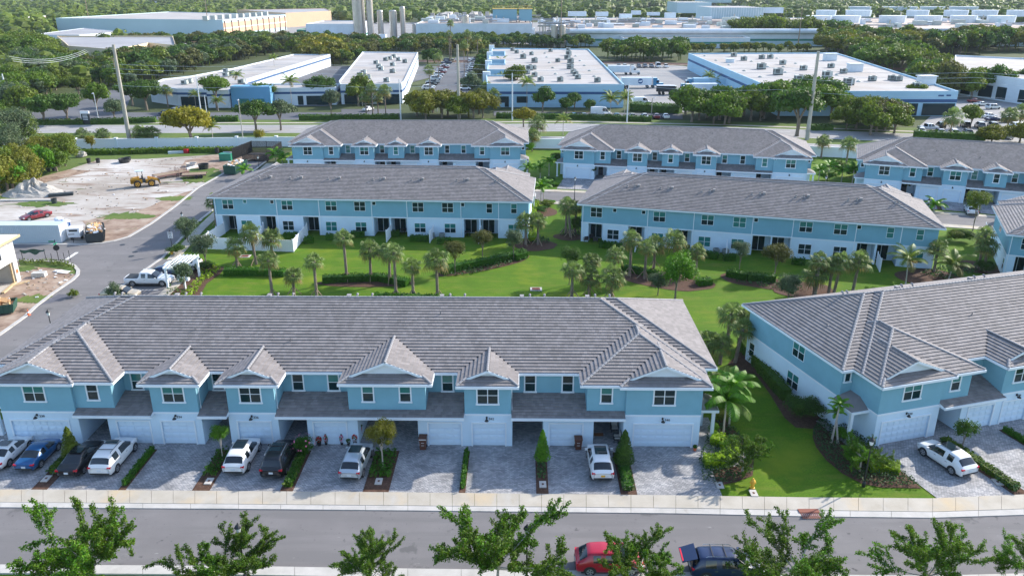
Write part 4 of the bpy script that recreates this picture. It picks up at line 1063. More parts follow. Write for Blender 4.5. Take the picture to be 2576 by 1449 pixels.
for px, g, h, k in sorted(PL, key=lambda q: q[0]):
    zone = 'the lawn behind the left patios' if (k == 'w5' and px < 1220) else 'the gap between the two rear-facing rows' if (k in 'w5' or (k == 'w6' and px < 1450 and g[1] > 108)) else 'the lawn before the right rear-facing row' if k in ('w6', 'w7') else 'the strip beside the right angled row'
    c = cnt.get(zone, 0); cnt[zone] = c+1
    palm(g[0], g[1], h, '%s fan palm from the left on %s' % (ordinal(c), zone), 'fan', 'fan palms on the lawns', s=R.uniform(.88, 1.28), braces=(k in ('w5', 'w6')), lean=R.uniform(0, .11))
for i, (k, x, y, h) in enumerate([('w7', 1660, 1285, 3.4), ('w7', 1975, 1260, 2.4)]):
    g = Q(k, x, y); palm(g[0], g[1], h, ['coconut palm with arching fronds on a curved ringed trunk near the lawn corner', 'low coconut palm with wide spreading fronds near the right edge'][i], 'coco', s=1.15, lean=.1)
# small trees on the lawn
for k, x, y, r, kd, mt_, hc, lb in [('w4', 1420, 800, 2.0, 'near', 'lf_grey', 1.9, 'grey-green bushy tree behind the speed limit sign'), ('w4', 1560, 1000, 2.1, 'near', 'lf_grey', 3.0, 'grey-green tree above the carport end'),
    ('w4', 1400, 1190, 1.7, 'near', 'lf_grey', 2.6, 'olive tree in front of the white pergola'), ('w4', 870, 1260, 1.1, 'young', 'lf_grey', 1.6, 'sparse grey shrub-like tree just behind the front roof'),
    ('w5', 1865, 1200, 1.75, 'near', 'lf_brown', 3.1, 'brownish thin-leaved tree at the left end of the curved hedge'), ('w5', 2070, 1100, 1.7, 'near', 'lf_brown', 3.0, 'brownish thin-leaved tree over the middle of the curved hedge'), ('w5', 2300, 1100, 1.6, 'near', 'lf_grey', 2.9, 'green small tree at the right end of the curved hedge'),
    ('w6', 1215, 1385, 3.0, 'near', 'lf_bright', 3.4, 'large feathery bright green tree among the lawn palms'), ('w6', 1085, 1360, 1.6, 'near', 'lf_grey', 1.7, 'grey-green ball-shaped tree in front of the feathery tree'), ('w6', 425, 1280, 1.7, 'near', 'lf_dark', 3.4, 'wispy green tree left of the palm cluster'),
    ('w6', 1690, 1200, 1.4, 'near', 'lf_grey', 3.2, 'narrow grey tree over the left end of the right hedge'), ('w6', 1955, 1230, 2.0, 'near', 'lf_brown', 3.0, 'olive tree over the right end of the right hedge'), ('w6', 2055, 1395, 1.9, 'near', 'lf_grey', 1.7, 'grey-green tree right beside the angled roof edge'),
    ('w7', 2160, 880, 2.2, 'near', 'lf_oak', 4.4, 'spreading tree on dark stems beside the cross street'), ('r7', 580, 330, 1.0, 'young', 'lf_dark', 1.8, 'dark upright shrub at the far right garage'),
    ('w6', 600, 495, .9, 'young', 'lf_dark', 1.6, 'dark upright shrub beside the far double garage'), ('w7', 2300, 640, 1.6, 'young', 'lf_dark', 2.6, 'green tree by the far right porch')]:
    g = Q(k, x, y); tree(g[0], g[1], r, kd, mt_, lb, name='small_tree', hc=hc)
# hedges
def H_(k, pts, w, h, m, lb, **kw): return hedge([Q(k, *p)[:2] for p in pts], w, h, m, lb, **kw)
H_('w5', [(150, 1205), (400, 1205), (600, 1215)], 1.3, .95, 'lf_hedge', 'low hedge behind the first palms near the parking bay')
H_('w5', [(878, 1265), (1060, 1255), (1300, 1250), (1510, 1290)], 1.1, .95, 'lf_hedge', 'low curved hedge in the middle of the left lawn')
H_('w5', [(1268, 1395), (1500, 1400), (1860, 1415)], 1.0, .9, 'lf_hedge', 'low hedge just beyond the front roof ridge')
H_('w5', [(1770, 1205), (1900, 1170), (2150, 1120), (2390, 1070)], 1.3, 1.05, 'lf_hedge', 'long curved hedge under the brownish trees')
H_('w6', [(1380, 1285), (1480, 1275)], 1.2, .9, 'lf_hedge', 'short hedge right of the feathery tree')
H_('w6', [(820, 1170), (950, 1200), (1080, 1230)], 1.0, .9, 'lf_hedge', 'dark hedge under the palm cluster')
H_('w6', [(1600, 1215), (1750, 1245), (1960, 1260)], 1.3, 1.0, 'lf_hedge', 'curved hedge on the right lawn')
H_('w6', [(20, 1100), (100, 1080)], 1.2, 1.0, 'lf_hedge', 'short hedge end beside the round bed')
for i, (x0, x1, y) in enumerate([(905, 1080, 945), (1090, 1190, 925), (1350, 1450, 920), (1530, 1680, 955), (1730, 1840, 975), (425, 500, 935), (590, 690, 935), (740, 810, 970)]):
    H_('w5', [(x0, y), (x1, y)], 1.0, .9, 'lf_hedge', '%s clipped patio shrub row along the left rear wall' % ordinal(i), group='patio shrubs')
for i, (x0, x1, y, y2) in enumerate([(650, 820, 1000, 1015), (1360, 1530, 1060, 1090), (1575, 1660, 1100, 1100), (2080, 2180, 1125, 1135)]):
    H_('w6', [(x0, y), (x1, y2)], 1.0, .9, 'lf_hedge', '%s clipped patio shrub row along the right rear wall' % ordinal(i), group='patio shrubs')
# beds between driveways
BM = ['lf_cover', 'lf_hedge', 'lf_hedge', 'lf_street', 'lf_hedge', 'lf_hedge', 'lf_cover', 'lf_cover']
BLB = ['with an access lid beside the black sedan', 'between the white SUV and the empty drive', 'beside the white wagon', 'under the pink hibiscus', 'under the forked yellow-green tree', 'as a narrow strip between empty drives', 'under the bright columnar tree', 'under the dark conical tree']
for i, (o, rt, a, b, yy) in enumerate(beds[:16]):
    near = i < 8
    cut = yy+(1.9 if i in (2, 4, 6) or i in (0,) else .3)
    poly = [loc2(o, rt, a+.12, -1), loc2(o, rt, b-.12, -1), loc2(o, rt, b-.12, cut), loc2(o, rt, a+.12, cut)]
    cover(poly, BM[i % 8], 'leafy planting %s in the %s row' % (BLB[i % 8] if near else 'bed number %s' % ordinal(i-8), 'front' if near else 'angled'), 70 if near else 60, .12, .5, 'bed_planting', .05, seed=i)
    if i % 8 in (0, 1, 3, 5, 7):
        xm = (a+b)/2; hedge([loc2(o, rt, xm, -1.1), loc2(o, rt, xm, (-1.1+cut)/2), loc2(o, rt, xm, cut+.3)], (b-a)*.62, .5, 'lf_hedge' if i % 2 else 'lf_street', 'low clipped shrubs %s in the %s row' % (BLB[i % 8] if near else 'filling bed number %s' % ordinal(i-8), 'front' if near else 'angled'), dens=90, size=.085, z=.05, cat='shrubs')
    if i in (2, 4): 
        poly = [loc2(o, rt, a+.1, -3.4), loc2(o, rt, b-.1, -3.4), loc2(o, rt, b-.1, -4.9), loc2(o, rt, a+.1, -4.9)]; cover(poly, 'lf_bright', 'low bright green cover in the bed before %s' % ('the small light tree' if i == 2 else 'the forked tree'), 110, .06, .25, 'bed_planting', .05)
for i, (o, rt, a, b, yy) in enumerate(beds[16:]):
    cover([loc2(o, rt, a, -1), loc2(o, rt, b, -1), loc2(o, rt, b, yy), loc2(o, rt, a, yy)], 'lf_cover', 'driveway bed planting of the rows along the cross street', 10, .14, .35, 'bed_planting', .05, seed=i+40)
cover(bedA, 'lf_cover', 'dark low plants in the curved bed at the right end of the front row', 70, .09, .4, z=.01)
cover(bedD, 'lf_cover', 'dark low plants in the curved bed below the slender palms', 70, .09, .4, z=.01)
cover(Qp('w4', (1500, 970), (1690, 985), (1640, 1040), (1540, 1110), (1490, 1180), (1440, 1230), (1360, 1215), (1440, 1130), (1520, 1060)), 'lf_lime', 'lime green broad-leaved plants in the curved bed by the parking bay', 22, .16, .5)
cover(Qp('w4', (1280, 1150), (1400, 1190), (1380, 1240), (1250, 1230)), 'lf_dark', 'dark shrubs beside the bay sidewalk', 20, .14, .9)
hedge(Qp('c7', (430, 100), (510, 120), (570, 175), (550, 235), (470, 260), (380, 262)), 1.3, .75, 'lf_lime', 'bright lime hedge hooked round the end of the front drive', dens=70, size=.09, cat='hedge')
hedge(Qp('c7', (1500, 285), (1600, 282), (1720, 310)), 1.5, .65, 'lf_lime', 'bright lime hedge beside the angled driveway', dens=70, size=.09)
hedge(Qp('c4', (150, 510), (260, 640), (380, 790), (440, 850)), 1.0, 1.3, 'lf_dark', 'tall dark hedge along the blue side wall', dens=34, size=.11)
for k, x, y, r, h, m_, lb in [('c4', 500, 960, 1.5, 2.3, 'lf_dark', 'big round dark bush left of the side entrance'), ('c4', 590, 960, 1.6, 2.1, 'lf_dark', 'second round dark bush beside the side entrance'), ('c4', 790, 1100, .9, 1.2, 'lf_bright', 'bright green bush at the foot of the slender palms'), ('c4', 860, 1230, 1.0, 1.3, 'lf_bright', 'bright green bush left of the lamp post'),
    ('c3', 1660, 1020, .7, 1.3, 'lf_bright', 'small bright bush at the portico column'), ('w4', 1340, 890, 1.6, 1.5, 'lf_dark', 'dark shrub between the hydrant and the parking bay'), ('w4', 1540, 1010, 1.5, 1.3, 'lf_dark', 'dark shrub under the tree by the carport'), ('k1', 1205, 1290, .8, 1.2, 'lf_oak', 'spiky green plant beyond the left roof corner')]:
    g = Q(k, x, y); shrub(g[0], g[1], r, h, m_, lb)
g = fr((STR[3][0]+STR[3][1])/2+.1, -1.6); shrub(g[0], g[1], 1.0, 1.9, 'lf_hedge', 'hibiscus bush with pink flowers between the drives', name='hibiscus')
mb = MB()
for _ in range(26):
    d = rnd_unit(R); d.z = abs(d.z); leaf(mb, Vector((d.x*1.0, d.y*1.0, 1.0+d.z*.95)), d, .09, R, asp=.9)
tag(mb.build('flowers', M['flower_pink'], None, (g[0], g[1], 0)), 'pink blossoms of the hibiscus bush', 'flowers')
for k, pts, lb in (('w6', [(90, 985), (280, 985), (270, 940), (180, 915), (100, 940)], 'round bed under the pair of trunks at the left rear corner'), ('w6', [(350, 920), (500, 930), (500, 880), (370, 880)], 'bed under the three clustered palms'), ('w7', [(1770, 1200), (1950, 1260), (2250, 1190), (2200, 1130), (1900, 1150)], 'bed below the coconut palms'), ('w6', [(1640, 1260), (2000, 1330), (2200, 1330), (2100, 1270), (1800, 1270)], 'bed in front of the right hedge'), ('w5', [(1780, 1225), (1990, 1210), (2390, 1100), (2330, 1090), (2000, 1160)], 'bed in front of the long curved hedge')):
    cover(Qp(k, *pts), 'lf_cover', 'low dark plants in the '+lb, 14, .16, .35)

hedge(Qp('w5', (2440, 960), (2440, 840), (2450, 720), (2470, 680)), 1.1, .8, 'lf_lime', 'bright green planting along the right end of the left rear row', dens=24, size=.16)
for k, x, y, r, h, m_, lb in [('w6', 255, 700, 1.6, 1.3, 'lf_oak', 'rounded bush left of the cross street sidewalk'), ('w6', 215, 745, 1.5, 1.2, 'lf_hedge', 'second rounded bush below the cross street sidewalk'), ('w6', 290, 690, 1.1, 1.0, 'lf_bright', 'small bright bush by the cross street sidewalk'), ('w6', 480, 900, 1.2, 3.0, 'lf_dark', 'tall dark bush at the left corner of the right rear row'), ('w6', 320, 545, 1.4, .9, 'lf_bright', 'bright bush left of the far double driveway'), ('w6', 280, 520, 1.8, 1.0, 'lf_hedge', 'green bush among the garden palms'),
    ('w7', 2100, 960, 1.8, 2.0, 'lf_dark', 'dark bush beside the thick palm trunks at the right'), ('w7', 2240, 1190, 1.5, 1.8, 'lf_dark', 'dark bush at the end wall on the right edge'), ('w7', 2010, 960, 1.6, 2.0, 'lf_oak', 'loose green bush right of the right rear row'), ('w6', 330, 400, 1.5, 3.2, 'lf_dark', 'tall dark shrub left of the far double garage'), ('w5', 2420, 300, 1.5, 2.6, 'lf_bright', 'bright bush at the right end of the far left row'), ('w7', 1150, 450, 2.4, 3.0, 'lf_street', 'big green bush in the gap of the right far rows'), ('w7', 1240, 480, 2.0, 2.6, 'lf_dark', 'dark bush beside the right far row'), ('w7', 1060, 510, 2.0, 1.8, 'lf_bright', 'bright bush in the gap of the right far rows')]:
    g = Q(k, x, y); shrub(g[0], g[1], r, h, m_, lb)

for i, (k, x, y, r, h, m_) in enumerate([('c4', 10, 990, .9, 1.5, 'lf_oak'), ('c4', 60, 960, 1.0, 1.6, 'lf_bright'), ('c4', 20, 900, 1.1, 1.8, 'lf_hedge'), ('c4', 90, 1150, .8, 1.2, 'lf_hedge'), ('c4', 20, 760, 1.2, 1.7, 'lf_hedge'), ('c4', 70, 720, 1.1, 1.5, 'lf_oak')]):
    g = Q(k, x, y); shrub(g[0], g[1], r, h, m_, '%s bush of the planting along the right end of the front row' % ordinal(i), 'end planting bushes')
g = Q('c4', 30, 880); palm(g[0], g[1], 2.6, 'fan palm tucked between the front row corner and the lawn', 'fan', None, 1.1)
g = Q('c4', 80, 935); palm(g[0], g[1], 2.9, 'smaller bright feathery palm beyond the portico column', 'areca', None, 1.2)
# ------------------------------------------------------------------ vehicles (x forward, origin under the rear bumper centre)
def paint(name, c, metal=.1): return mat(name, c, .28, metal=metal, spec=.5, coat=.6)
PAINT = {'white': paint('paint_white', (.74, .75, .76), 0), 'silver': paint('paint_silver', (.5, .55, .6), .4), 'black': paint('paint_black', (.008, .009, .012)), 'blue': paint('paint_blue', (.008, .085, .24)), 'navy': paint('paint_navy', (.006, .02, .075)),
         'red': paint('paint_red', (.42, .006, .03)), 'darkred': paint('paint_dark_red', (.20, .012, .02)), 'grey': paint('paint_grey', (.13, .14, .16), .3), 'tan': paint('paint_tan', (.42, .35, .25), .2), 'teal': paint('paint_teal', (.02, .2, .38)), 'brown': paint('paint_brown', (.05, .03, .02))}
# station: x, floor z, belt z, roof z, half width, roof half width, side flag, top flag of the span that follows
def stations(kind, L, W, H):
    h = W/2
    if kind in ('suv', 'wagon', 'hatch'):
        rk = {'suv': .0, 'wagon': .22, 'hatch': .32}[kind]; b = .60*H if H > 1.55 else .62*H
        return [(0, .5, .62*b/.6*.6+.25, None, h*.80, 0, 'b', 'b'), (.04, .34, b*.93, None, h*.9, 0, 'b', 'b'), (.16, .28, b*1.01, None, h*.95, h*.80, 'b', 'g'),
                (.50+rk, .25, b*1.01, H*.955, h*.985, h*.67, 'b', 'b'), (.74+rk, .25, b, H*.975, h, h*.69, 'g', 'b'), (1.72, .24, b*.99, H, h, h*.71, 'b', 'b'), (1.80, .24, b*.985, H, h, h*.71, 'g', 'b'),
                (2.70, .24, b*.97, H*.985, h, h*.70, 'g', 'b'), (L*.62, .24, b*.965, H*.955, h, h*.66, 'g', 'g'), (L*.77, .25, b*.95, b*.965, h*.99, h*.80, 'b', 'b'),
                (L*.90, .27, b*.90, None, h*.95, 0, 'b', 'b'), (L*.965, .3, b*.80, None, h*.86, 0, 'b', 'b'), (L, .42, b*.62, None, h*.70, 0, 'b', 'b')]
    if kind == 'sedan':
        b = .635*H
        return [(0, .48, b*.85, None, h*.80, 0, 'b', 'b'), (.05, .33, b*1.02, None, h*.9, 0, 'b', 'b'), (.75, .26, b*1.06, b*1.07, h*.97, h*.80, 'b', 'g'),
                (1.45, .24, b*1.02, H*.97, h, h*.66, 'g', 'b'), (2.05, .24, b, H, h, h*.67, 'b', 'b'), (2.13, .24, b, H, h, h*.67, 'g', 'b'), (2.75, .24, b*.97, H*.96, h, h*.65, 'g', 'g'),
                (3.50, .25, b*.96, b*.975, h*.99, h*.78, 'b', 'b'), (L*.90, .27, b*.86, None, h*.95, 0, 'b', 'b'), (L*.965, .3, b*.74, None, h*.86, 0, 'b', 'b'), (L, .4, b*.58, None, h*.7, 0, 'b', 'b')]
    if kind == 'pickup':
        b = 1.12
        return [(0, .55, b, None, h*.94, 0, 'b', 'b'), (.05, .4, b, None, h, 0, 'b', 'b'), (1.75, .4, b, None, h, 0, 'b', 'b'), (1.86, .38, b, b+.03, h, h*.78, 'b', 'g'), (2.0, .38, b, H*.985, h, h*.74, 'b', 'b'), (2.12, .38, b, H, h, h*.75, 'g', 'b'), (2.92, .38, b, H, h, h*.75, 'b', 'b'), (3.02, .38, b, H, h, h*.75, 'g', 'b'),
                (3.55, .38, b, H*.975, h, h*.73, 'g', 'g'), (4.25, .38, b, b+.02, h, h*.80, 'b', 'b'), (5.1, .40, b*.95, None, h*.97, 0, 'b', 'b'), (L-.1, .42, b*.85, None, h*.9, 0, 'b', 'b'), (L, .5, b*.7, None, h*.84, 0, 'b', 'b')]
    if kind == 'van':
        return [(0, .4, 1.2, H*.9, h*.92, h*.8, 'b', 'b'), (.05, .35, 1.2, H, h, h*.86, 'b', 'b'), (L*.66, .33, 1.2, H, h, h*.86, 'g', 'b'), (L*.74, .33, 1.15, H*.97, h, h*.82, 'g', 'g'), (L*.87, .34, 1.1, 1.14, h, h*.8, 'b', 'b'), (L*.97, .36, .95, None, h*.95, 0, 'b', 'b'), (L, .45, .7, None, h*.85, 0, 'b', 'b')]
def car_shell(kind, L, W, H):
    st = stations(kind, L, W, H); body, glass = MB(), MB()
    def ring(s):
        x, zb, zt, zr, hw, rw, _, _ = s
        if zr is None: zr = zt+.035; rw = hw*.80
        mid = zb+(zt-zb)*.5
        half = [(hw*.86, zb), (hw*.985, zb+.12), (hw, mid), (hw*.965, zt), (rw, zr-.05 if zr-zt > .1 else zr-.01), (rw*.84, zr+.005), (0, zr+.03)]
        return [(x, y, z) for y, z in half]+[(x, -y, z) for y, z in half[-2::-1]]
    rg = [ring(s) for s in st]; n = len(rg[0])
    for i in range(len(rg)-1):
        sf, tf = st[i][6], st[i][7]
        for k in range(n-1):
            q = [rg[i][k], rg[i+1][k], rg[i+1][k+1], rg[i][k+1]]
            isd = k in (3, n-5); itop = k in (4, 5, n-7, n-6) and st[i][5] > 0
            g = (isd and sf == 'g') or (itop and tf == 'g') 
            (glass if g else body).face(q[::-1])
    body.face(rg[0]); body.face(rg[-1][::-1])
    for i in range(len(rg)-1): body.face([rg[i][0], rg[i][-1], rg[i+1][-1], rg[i+1][0]])
    def weld(mb):
        ix = {}; vs = []; fs = []
        for f in mb.f:
            g = []
            for v in f:
                key = tuple(round(c, 4) for c in mb.v[v])
                if key not in ix: ix[key] = len(vs); vs.append(key)
                g.append(ix[key])
            fs.append(tuple(g))
        mb.v, mb.f = vs, fs
    weld(body); weld(glass); return body, glass
def smooth_shell(kind, L, W, H):
    b, g = car_shell(kind, L, W, H); ix = {}; vs = []; fs = []; ms = []
    for src, m in ((b, 0), (g, 1)):
        for f in src.f:
            q = []
            for v in f:
                k = tuple(round(c, 4) for c in src.v[v])
                if k not in ix: ix[k] = len(vs); vs.append(k)
                q.append(ix[k])
            fs.append(q); ms.append(m)
    me = bpy.data.meshes.new('shell'); me.from_pydata(vs, [], fs); me.polygons.foreach_set('material_index', ms)
    o = bpy.data.objects.new('shell', me); COL.objects.link(o); sm = o.modifiers.new('s', 'SUBSURF'); sm.levels = 2; sm.subdivision_type = 'CATMULL_CLARK'
    me.materials.append(M['rub']); me.materials.append(M['rub'])
    ev = bpy.data.meshes.new_from_object(o.evaluated_get(bpy.context.evaluated_depsgraph_get())); bpy.data.objects.remove(o)
    k = W/max(.1, max(v.co.y for v in ev.vertices)-min(v.co.y for v in ev.vertices)); kx0, kx1 = min(v.co.x for v in ev.vertices), max(v.co.x for v in ev.vertices); kz = H/max(v.co.z for v in ev.vertices)
    co = [((v.co.x-kx0)*L/(kx1-kx0), v.co.y*k, .24+(v.co.z-.24)*(H-.24)/(max(1e-6, H/kz-.24))) for v in ev.vertices]; out = []
    for m in (0, 1):
        mb = MB(); used = {}
        for p in ev.polygons:
            if p.material_index == m:
                q = []
                for v in p.vertices:
                    if v not in used: used[v] = len(mb.v); mb.v.append(co[v])
                    q.append(used[v])
                mb.f.append(tuple(q)); mb.m.append(0)
        out.append(mb)
    return out
def wheel_mb(r=.35, w=.22, mb=None, c=(0, 0, 0), side=1):
    mb = mb or MB()
    def disc(rad, y0, y1, m, n=16):
        vs = [(c[0]+rad*cos(2*pi*k/n), c[1]+y, c[2]+rad*sin(2*pi*k/n)) for y in (y0, y1) for k in range(n)]
        mb.raw(vs, [(k, (k+1) % n, n+(k+1) % n, n+k) for k in range(n)]+[tuple(range(n))[::-1], tuple(range(n, 2*n))], m)
    disc(r, -w/2, w/2, 0); disc(r*.64, w/2*side*.98, w/2*side+.012*side, 1) if side > 0 else disc(r*.64, -w/2-.012, -w/2*.98, 1)
    for k in range(5):
        a = 2*pi*k/5; yy = side*(w/2+.014); p = []
        for da, rr in ((-.35, .22), (.35, .22), (.18, .58), (-.18, .58)): p.append((c[0]+r*rr*cos(a+da+.6), c[1]+yy, c[2]+r*rr*sin(a+da+.6)))
        mb.face(p if side < 0 else p[::-1], 0)
    return mb
CARM = {}
def car_proto(kind, L, W, H):
    key = (kind, L, W, H)
    if key in CARM: return CARM[key]
    b, g = smooth_shell(kind, L, W, H); d = {'glass': g.mesh('windows', M['carglass'], True), 'b': b}
    wr = .36 if H > 1.55 else .33; wx = (.92, L-.93)
    if kind == 'pickup': wx = (1.05, L-1.0); wr = .40
    d['wheels'] = [(x, s*(W/2-.115), wr) for x in wx for s in (1, -1)]
    for s in (1, -1): d['w%d' % s] = wheel_mb(wr, .23, side=s).mesh('wheel', [M['rub'], M['rim']])
    ar = MB()
    for x in wx:
        for s in (1, -1):
            n = 14; y = s*(W/2+.003); pts = [(x+(wr+.07)*cos(pi*k/n), y, wr+(wr+.07)*sin(pi*k/n)) for k in range(n+1)]+[(x-wr-.07, y, .26), (x+wr+.07, y, .26)]
            ar.face(pts if s < 0 else pts[::-1])
            ar.box(x-wr, x+wr, y-s*.2-.001, y-s*.2+.001, .2, wr*2)
    ar.box(.35, L-.3, -W/2+.12, W/2-.12, .16, .34)
    if kind == 'pickup':
        ar.box(.12, 1.72, -W/2+.12, W/2-.12, 1.125, 1.165)
    d['arch'] = ar.mesh('wheel_arch', M['blackplastic'])
    CARM[key] = d; return d
def near_car(kind, color, p, ang, label, dims=(4.7, 1.9, 1.7), roof=False, rails=False, plate='plate', name=None, group=None, cat='car', extra=None, tail=True):
    L, W, H = dims; d = car_proto(kind, L, W, H); root = empty(name or {'suv': 'suv', 'wagon': 'crossover_car', 'hatch': 'crossover_car', 'sedan': 'sedan', 'pickup': 'pickup_truck', 'van': 'van'}[kind], (p[0], p[1], p[2] if len(p) > 2 else .014), ang, label, cat, group)
    put('body', d['b'].mesh('body', PAINT[color], True), root); put('windows', d['glass'], root); put('wheel_arch', d['arch'], root)
    for x, y, r in d['wheels']: put('wheel', d['w1'] if y > 0 else d['w-1'], root, (x, y, r))
    b = (.60 if H > 1.55 else .63)*H; h = W/2
    if kind == 'pickup': b = 1.1
    for s in (1, -1):
        mb = MB(); mb.box(-.02, .16, -.13, .13, -.07, .07); put('tail_light', cached('tl', lambda: mb.mesh('tail_light', M['red_lamp'])), root, (.03, s*(h*.90-.11), b*.88), -s*.12, (1, 1, 1.9 if kind == 'pickup' else 1))
        mb = MB(); mb.box(-.2, .1, -.16, .16, -.06, .06); put('headlight', cached('hl', lambda: mb.mesh('headlight', M['head_lamp'])), root, (L-.2, s*(h*.80-.09), b*.70), s*-.25)
        mb = MB(); mb.box(-.08, .08, -.1, .1, -.07, .07); put('wing_mirror', mb.mesh('wing_mirror', PAINT[color]), root, (L*.655+.25, s*(h+.1), b+.06))
        for x in (1.55, 2.65): mb = MB(); mb.box(-.1, .1, -.012, .012, -.015, .015); put('door_handle', cached('dh', lambda: mb.mesh('door_handle', M['chrome'])), root, (x, s*(h+.006), b*.84))
    mb = MB(); mb.box(-.015, .015, -.16, .16, -.08, .08); put('number_plate', cached(plate, lambda: mb.mesh('number_plate', M[plate])), root, (-.01, 0, b*.68))
    mb = MB(); mb.box(-.03, .1, -h*.78, h*.78, .0, .1); put('rear_bumper', cached('rb%s' % h, lambda: mb.mesh('rear_bumper', M['blackplastic'])), root, (0, 0, .40))
    if roof:
        mb = MB(); x0, x1 = roof; w = h*.52; mb.face([(x0, -w, 0), (x1, -w*.97, 0), (x1, w*.97, 0), (x0, w, 0)]); put('glass_roof', mb.mesh('glass_roof', M['carglass']), root, (0, 0, H+.037))
    if rails:
        for s in (1, -1): mb = MB(); mb.tube([(.9, s*h*.66, H-.02), (1.0, s*h*.66, H+.06), (2.6, s*h*.66, H+.06), (2.75, s*h*.66, H-.02)], .02, 5); put('roof_rail', mb.mesh('roof_rail', M['blackplastic'] if rails != 'c' else M['chrome']), root)
        for x in (1.35, 2.2): mb = MB(); mb.box(x-.03, x+.03, -h*.68, h*.68, H+.05, H+.075); put('crossbar', mb.mesh('crossbar', M['blackplastic']), root)
    if extra: extra(root, L, W, H)
    return root
def rear(k, x, y): g = Q(k, x, y); return (g[0], g[1]+.15)
A90 = pi/2+AR
near_car('sedan', 'white', rear('c1', -60, 1300), A90, 'white coupe with dark sunroof cut off by the left edge', (4.6, 1.82, 1.42), roof=(1.7, 2.5))
near_car('sedan', 'blue', rear('c1', 168, 1308), A90, 'bright blue two-door car on the first driveway', (4.4, 1.76, 1.4))
near_car('sedan', 'black', rear('c1', 470, 1352), A90+.01, 'black sedan on the driveway beside the white SUV', (4.9, 1.86, 1.45), roof=(1.6, 2.7))
near_car('suv', 'white', rear('c1', 705, 1342), A90, 'large white SUV with black roof rails and blue plate', (4.95, 1.98, 1.78), roof=(2.35, 2.85), rails=True)
near_car('wagon', 'white', rear('c1', 1650, 1330), A90, 'white crossover with a big dark glass roof beside the black one', (4.7, 1.9, 1.66), roof=(1.55, 2.85))
near_car('suv', 'black', rear('c2', 228, 1358), A90, 'black SUV with bright roof rails in front of the pink hibiscus', (4.9, 1.96, 1.76), roof=(1.5, 2.8), rails='c')
near_car('wagon', 'silver', rear('c2', 780, 1372), A90-.06, 'pale silver crossover with dark glass roof near the potted red flowers', (4.7, 1.84, 1.66), roof=(1.75, 2.8))
near_car('hatch', 'white', rear('c3', 885, 1376), A90+.015, 'white crossover with a yellow plate and dark glass roof', (4.65, 1.89, 1.63), roof=(1.6, 2.85), plate='plateyellow')
p9 = Q('c4', 1597, 1345); q9 = Q('c4', 1335, 1140)
near_car('wagon', 'white', (p9[0], p9[1]), DR+pi/2+.05, 'white crossover with red tail lamps on the angled driveway', (4.7, 1.9, 1.66), roof=(1.6, 2.8))
pr = G(1446, 1424); near_car('hatch', 'red', (pr[0], pr[1]-.05, .004), -.01, 'bright red crossover parked under a street tree', (4.55, 1.85, 1.66))
def gate(root, L, W, H):
    mb = MB(); w = W/2*.82; mb.face([(-.02, -w, 0), (-.02, w, 0), (-1.0, w*.95, -.35), (-1.0, -w*.95, -.35)]); mb.face([(-.02, -w, .04), (-1.0, -w*.95, -.30), (-1.0, w*.95, -.30), (-.02, w, .04)]); mb.face([(-1.0, -w*.95, -.35), (-1.0, w*.95, -.35), (-1.0, w*.95, -.30), (-1.0, -w*.95, -.30)])
    o = put('tailgate', mb.mesh('tailgate', PAINT['navy']), root, (.35, 0, H-.02)); m2 = MB(); m2.box(-.8, -.2, -w*.7, w*.7, -.02, .0); put('rear_window', m2.mesh('rear_window', M['carglass']), o, (0, 0, -.12), (0, -.33, 0))
    m3 = MB(); m3.box(.0, .02, -w*.9, w*.9, .55, 1.4); m3.build('boot_opening', M['blackplastic'], root, (.02, 0, 0))
    m4 = MB(); m4.box(-.98, -.75, -w*.8, w*.8, -.29, -.26); put('lamp_strip', m4.mesh('lamp_strip', M['red_lamp']), o)
pb = G(1730, 1430); near_car('suv', 'navy', (pb[0], pb[1]-.3, .004), -.02, 'dark blue SUV with its tailgate open and roof bars', (4.8, 1.9, 1.7), rails='c', extra=gate)
w1, w2 = Q('g1', 275, 178), Q('g1', 450, 140); a = atan2(w1[1]-w2[1], w1[0]-w2[0])
near_car('sedan', 'darkred', (w2[0]-cos(a)*.95, w2[1]-sin(a)*.95+.8, 0), a, 'dark red sedan standing on the bare sand', (4.8, 1.82, 1.4))
w1, w2 = Q('k2', 425, 1195), Q('k2', 1120, 1190); a = atan2(w2[1]-w1[1], w2[0]-w1[0])
near_car('pickup', 'white', (w1[0]-cos(a)*1.05, w1[1]-sin(a)*1.05+.9, .014), a, 'white crew-cab pickup truck in the parking bay', (5.85, 2.0, 1.87), cat='pickup truck')
near_car('sedan', 'navy', (w1[0]+.1, w1[1]+3.9, .014), a+.02, 'dark blue car between the pickup and the white SUV', (4.8, 1.82, 1.42))
near_car('suv', 'white', (w1[0]+6.4, w1[1]+7.0, .014), pi+a+.04, 'white SUV with roof rack at the far end of the parking bay', (5.1, 1.95, 1.85), rails=True)
g = Q('k2', 560, 1440); near_car('wagon', 'tan', (g[0]-4.2, g[1]-.6, .014), a, 'tan car in the parking bay mostly hidden behind the front roof', (4.6, 1.85, 1.6))
g = Q('r7', 1330, 590); near_car('wagon', 'white', (g[0], g[1]), E3R_+pi/2, 'white car on a driveway of the far right row, half behind a tree', (4.7, 1.88, 1.6))
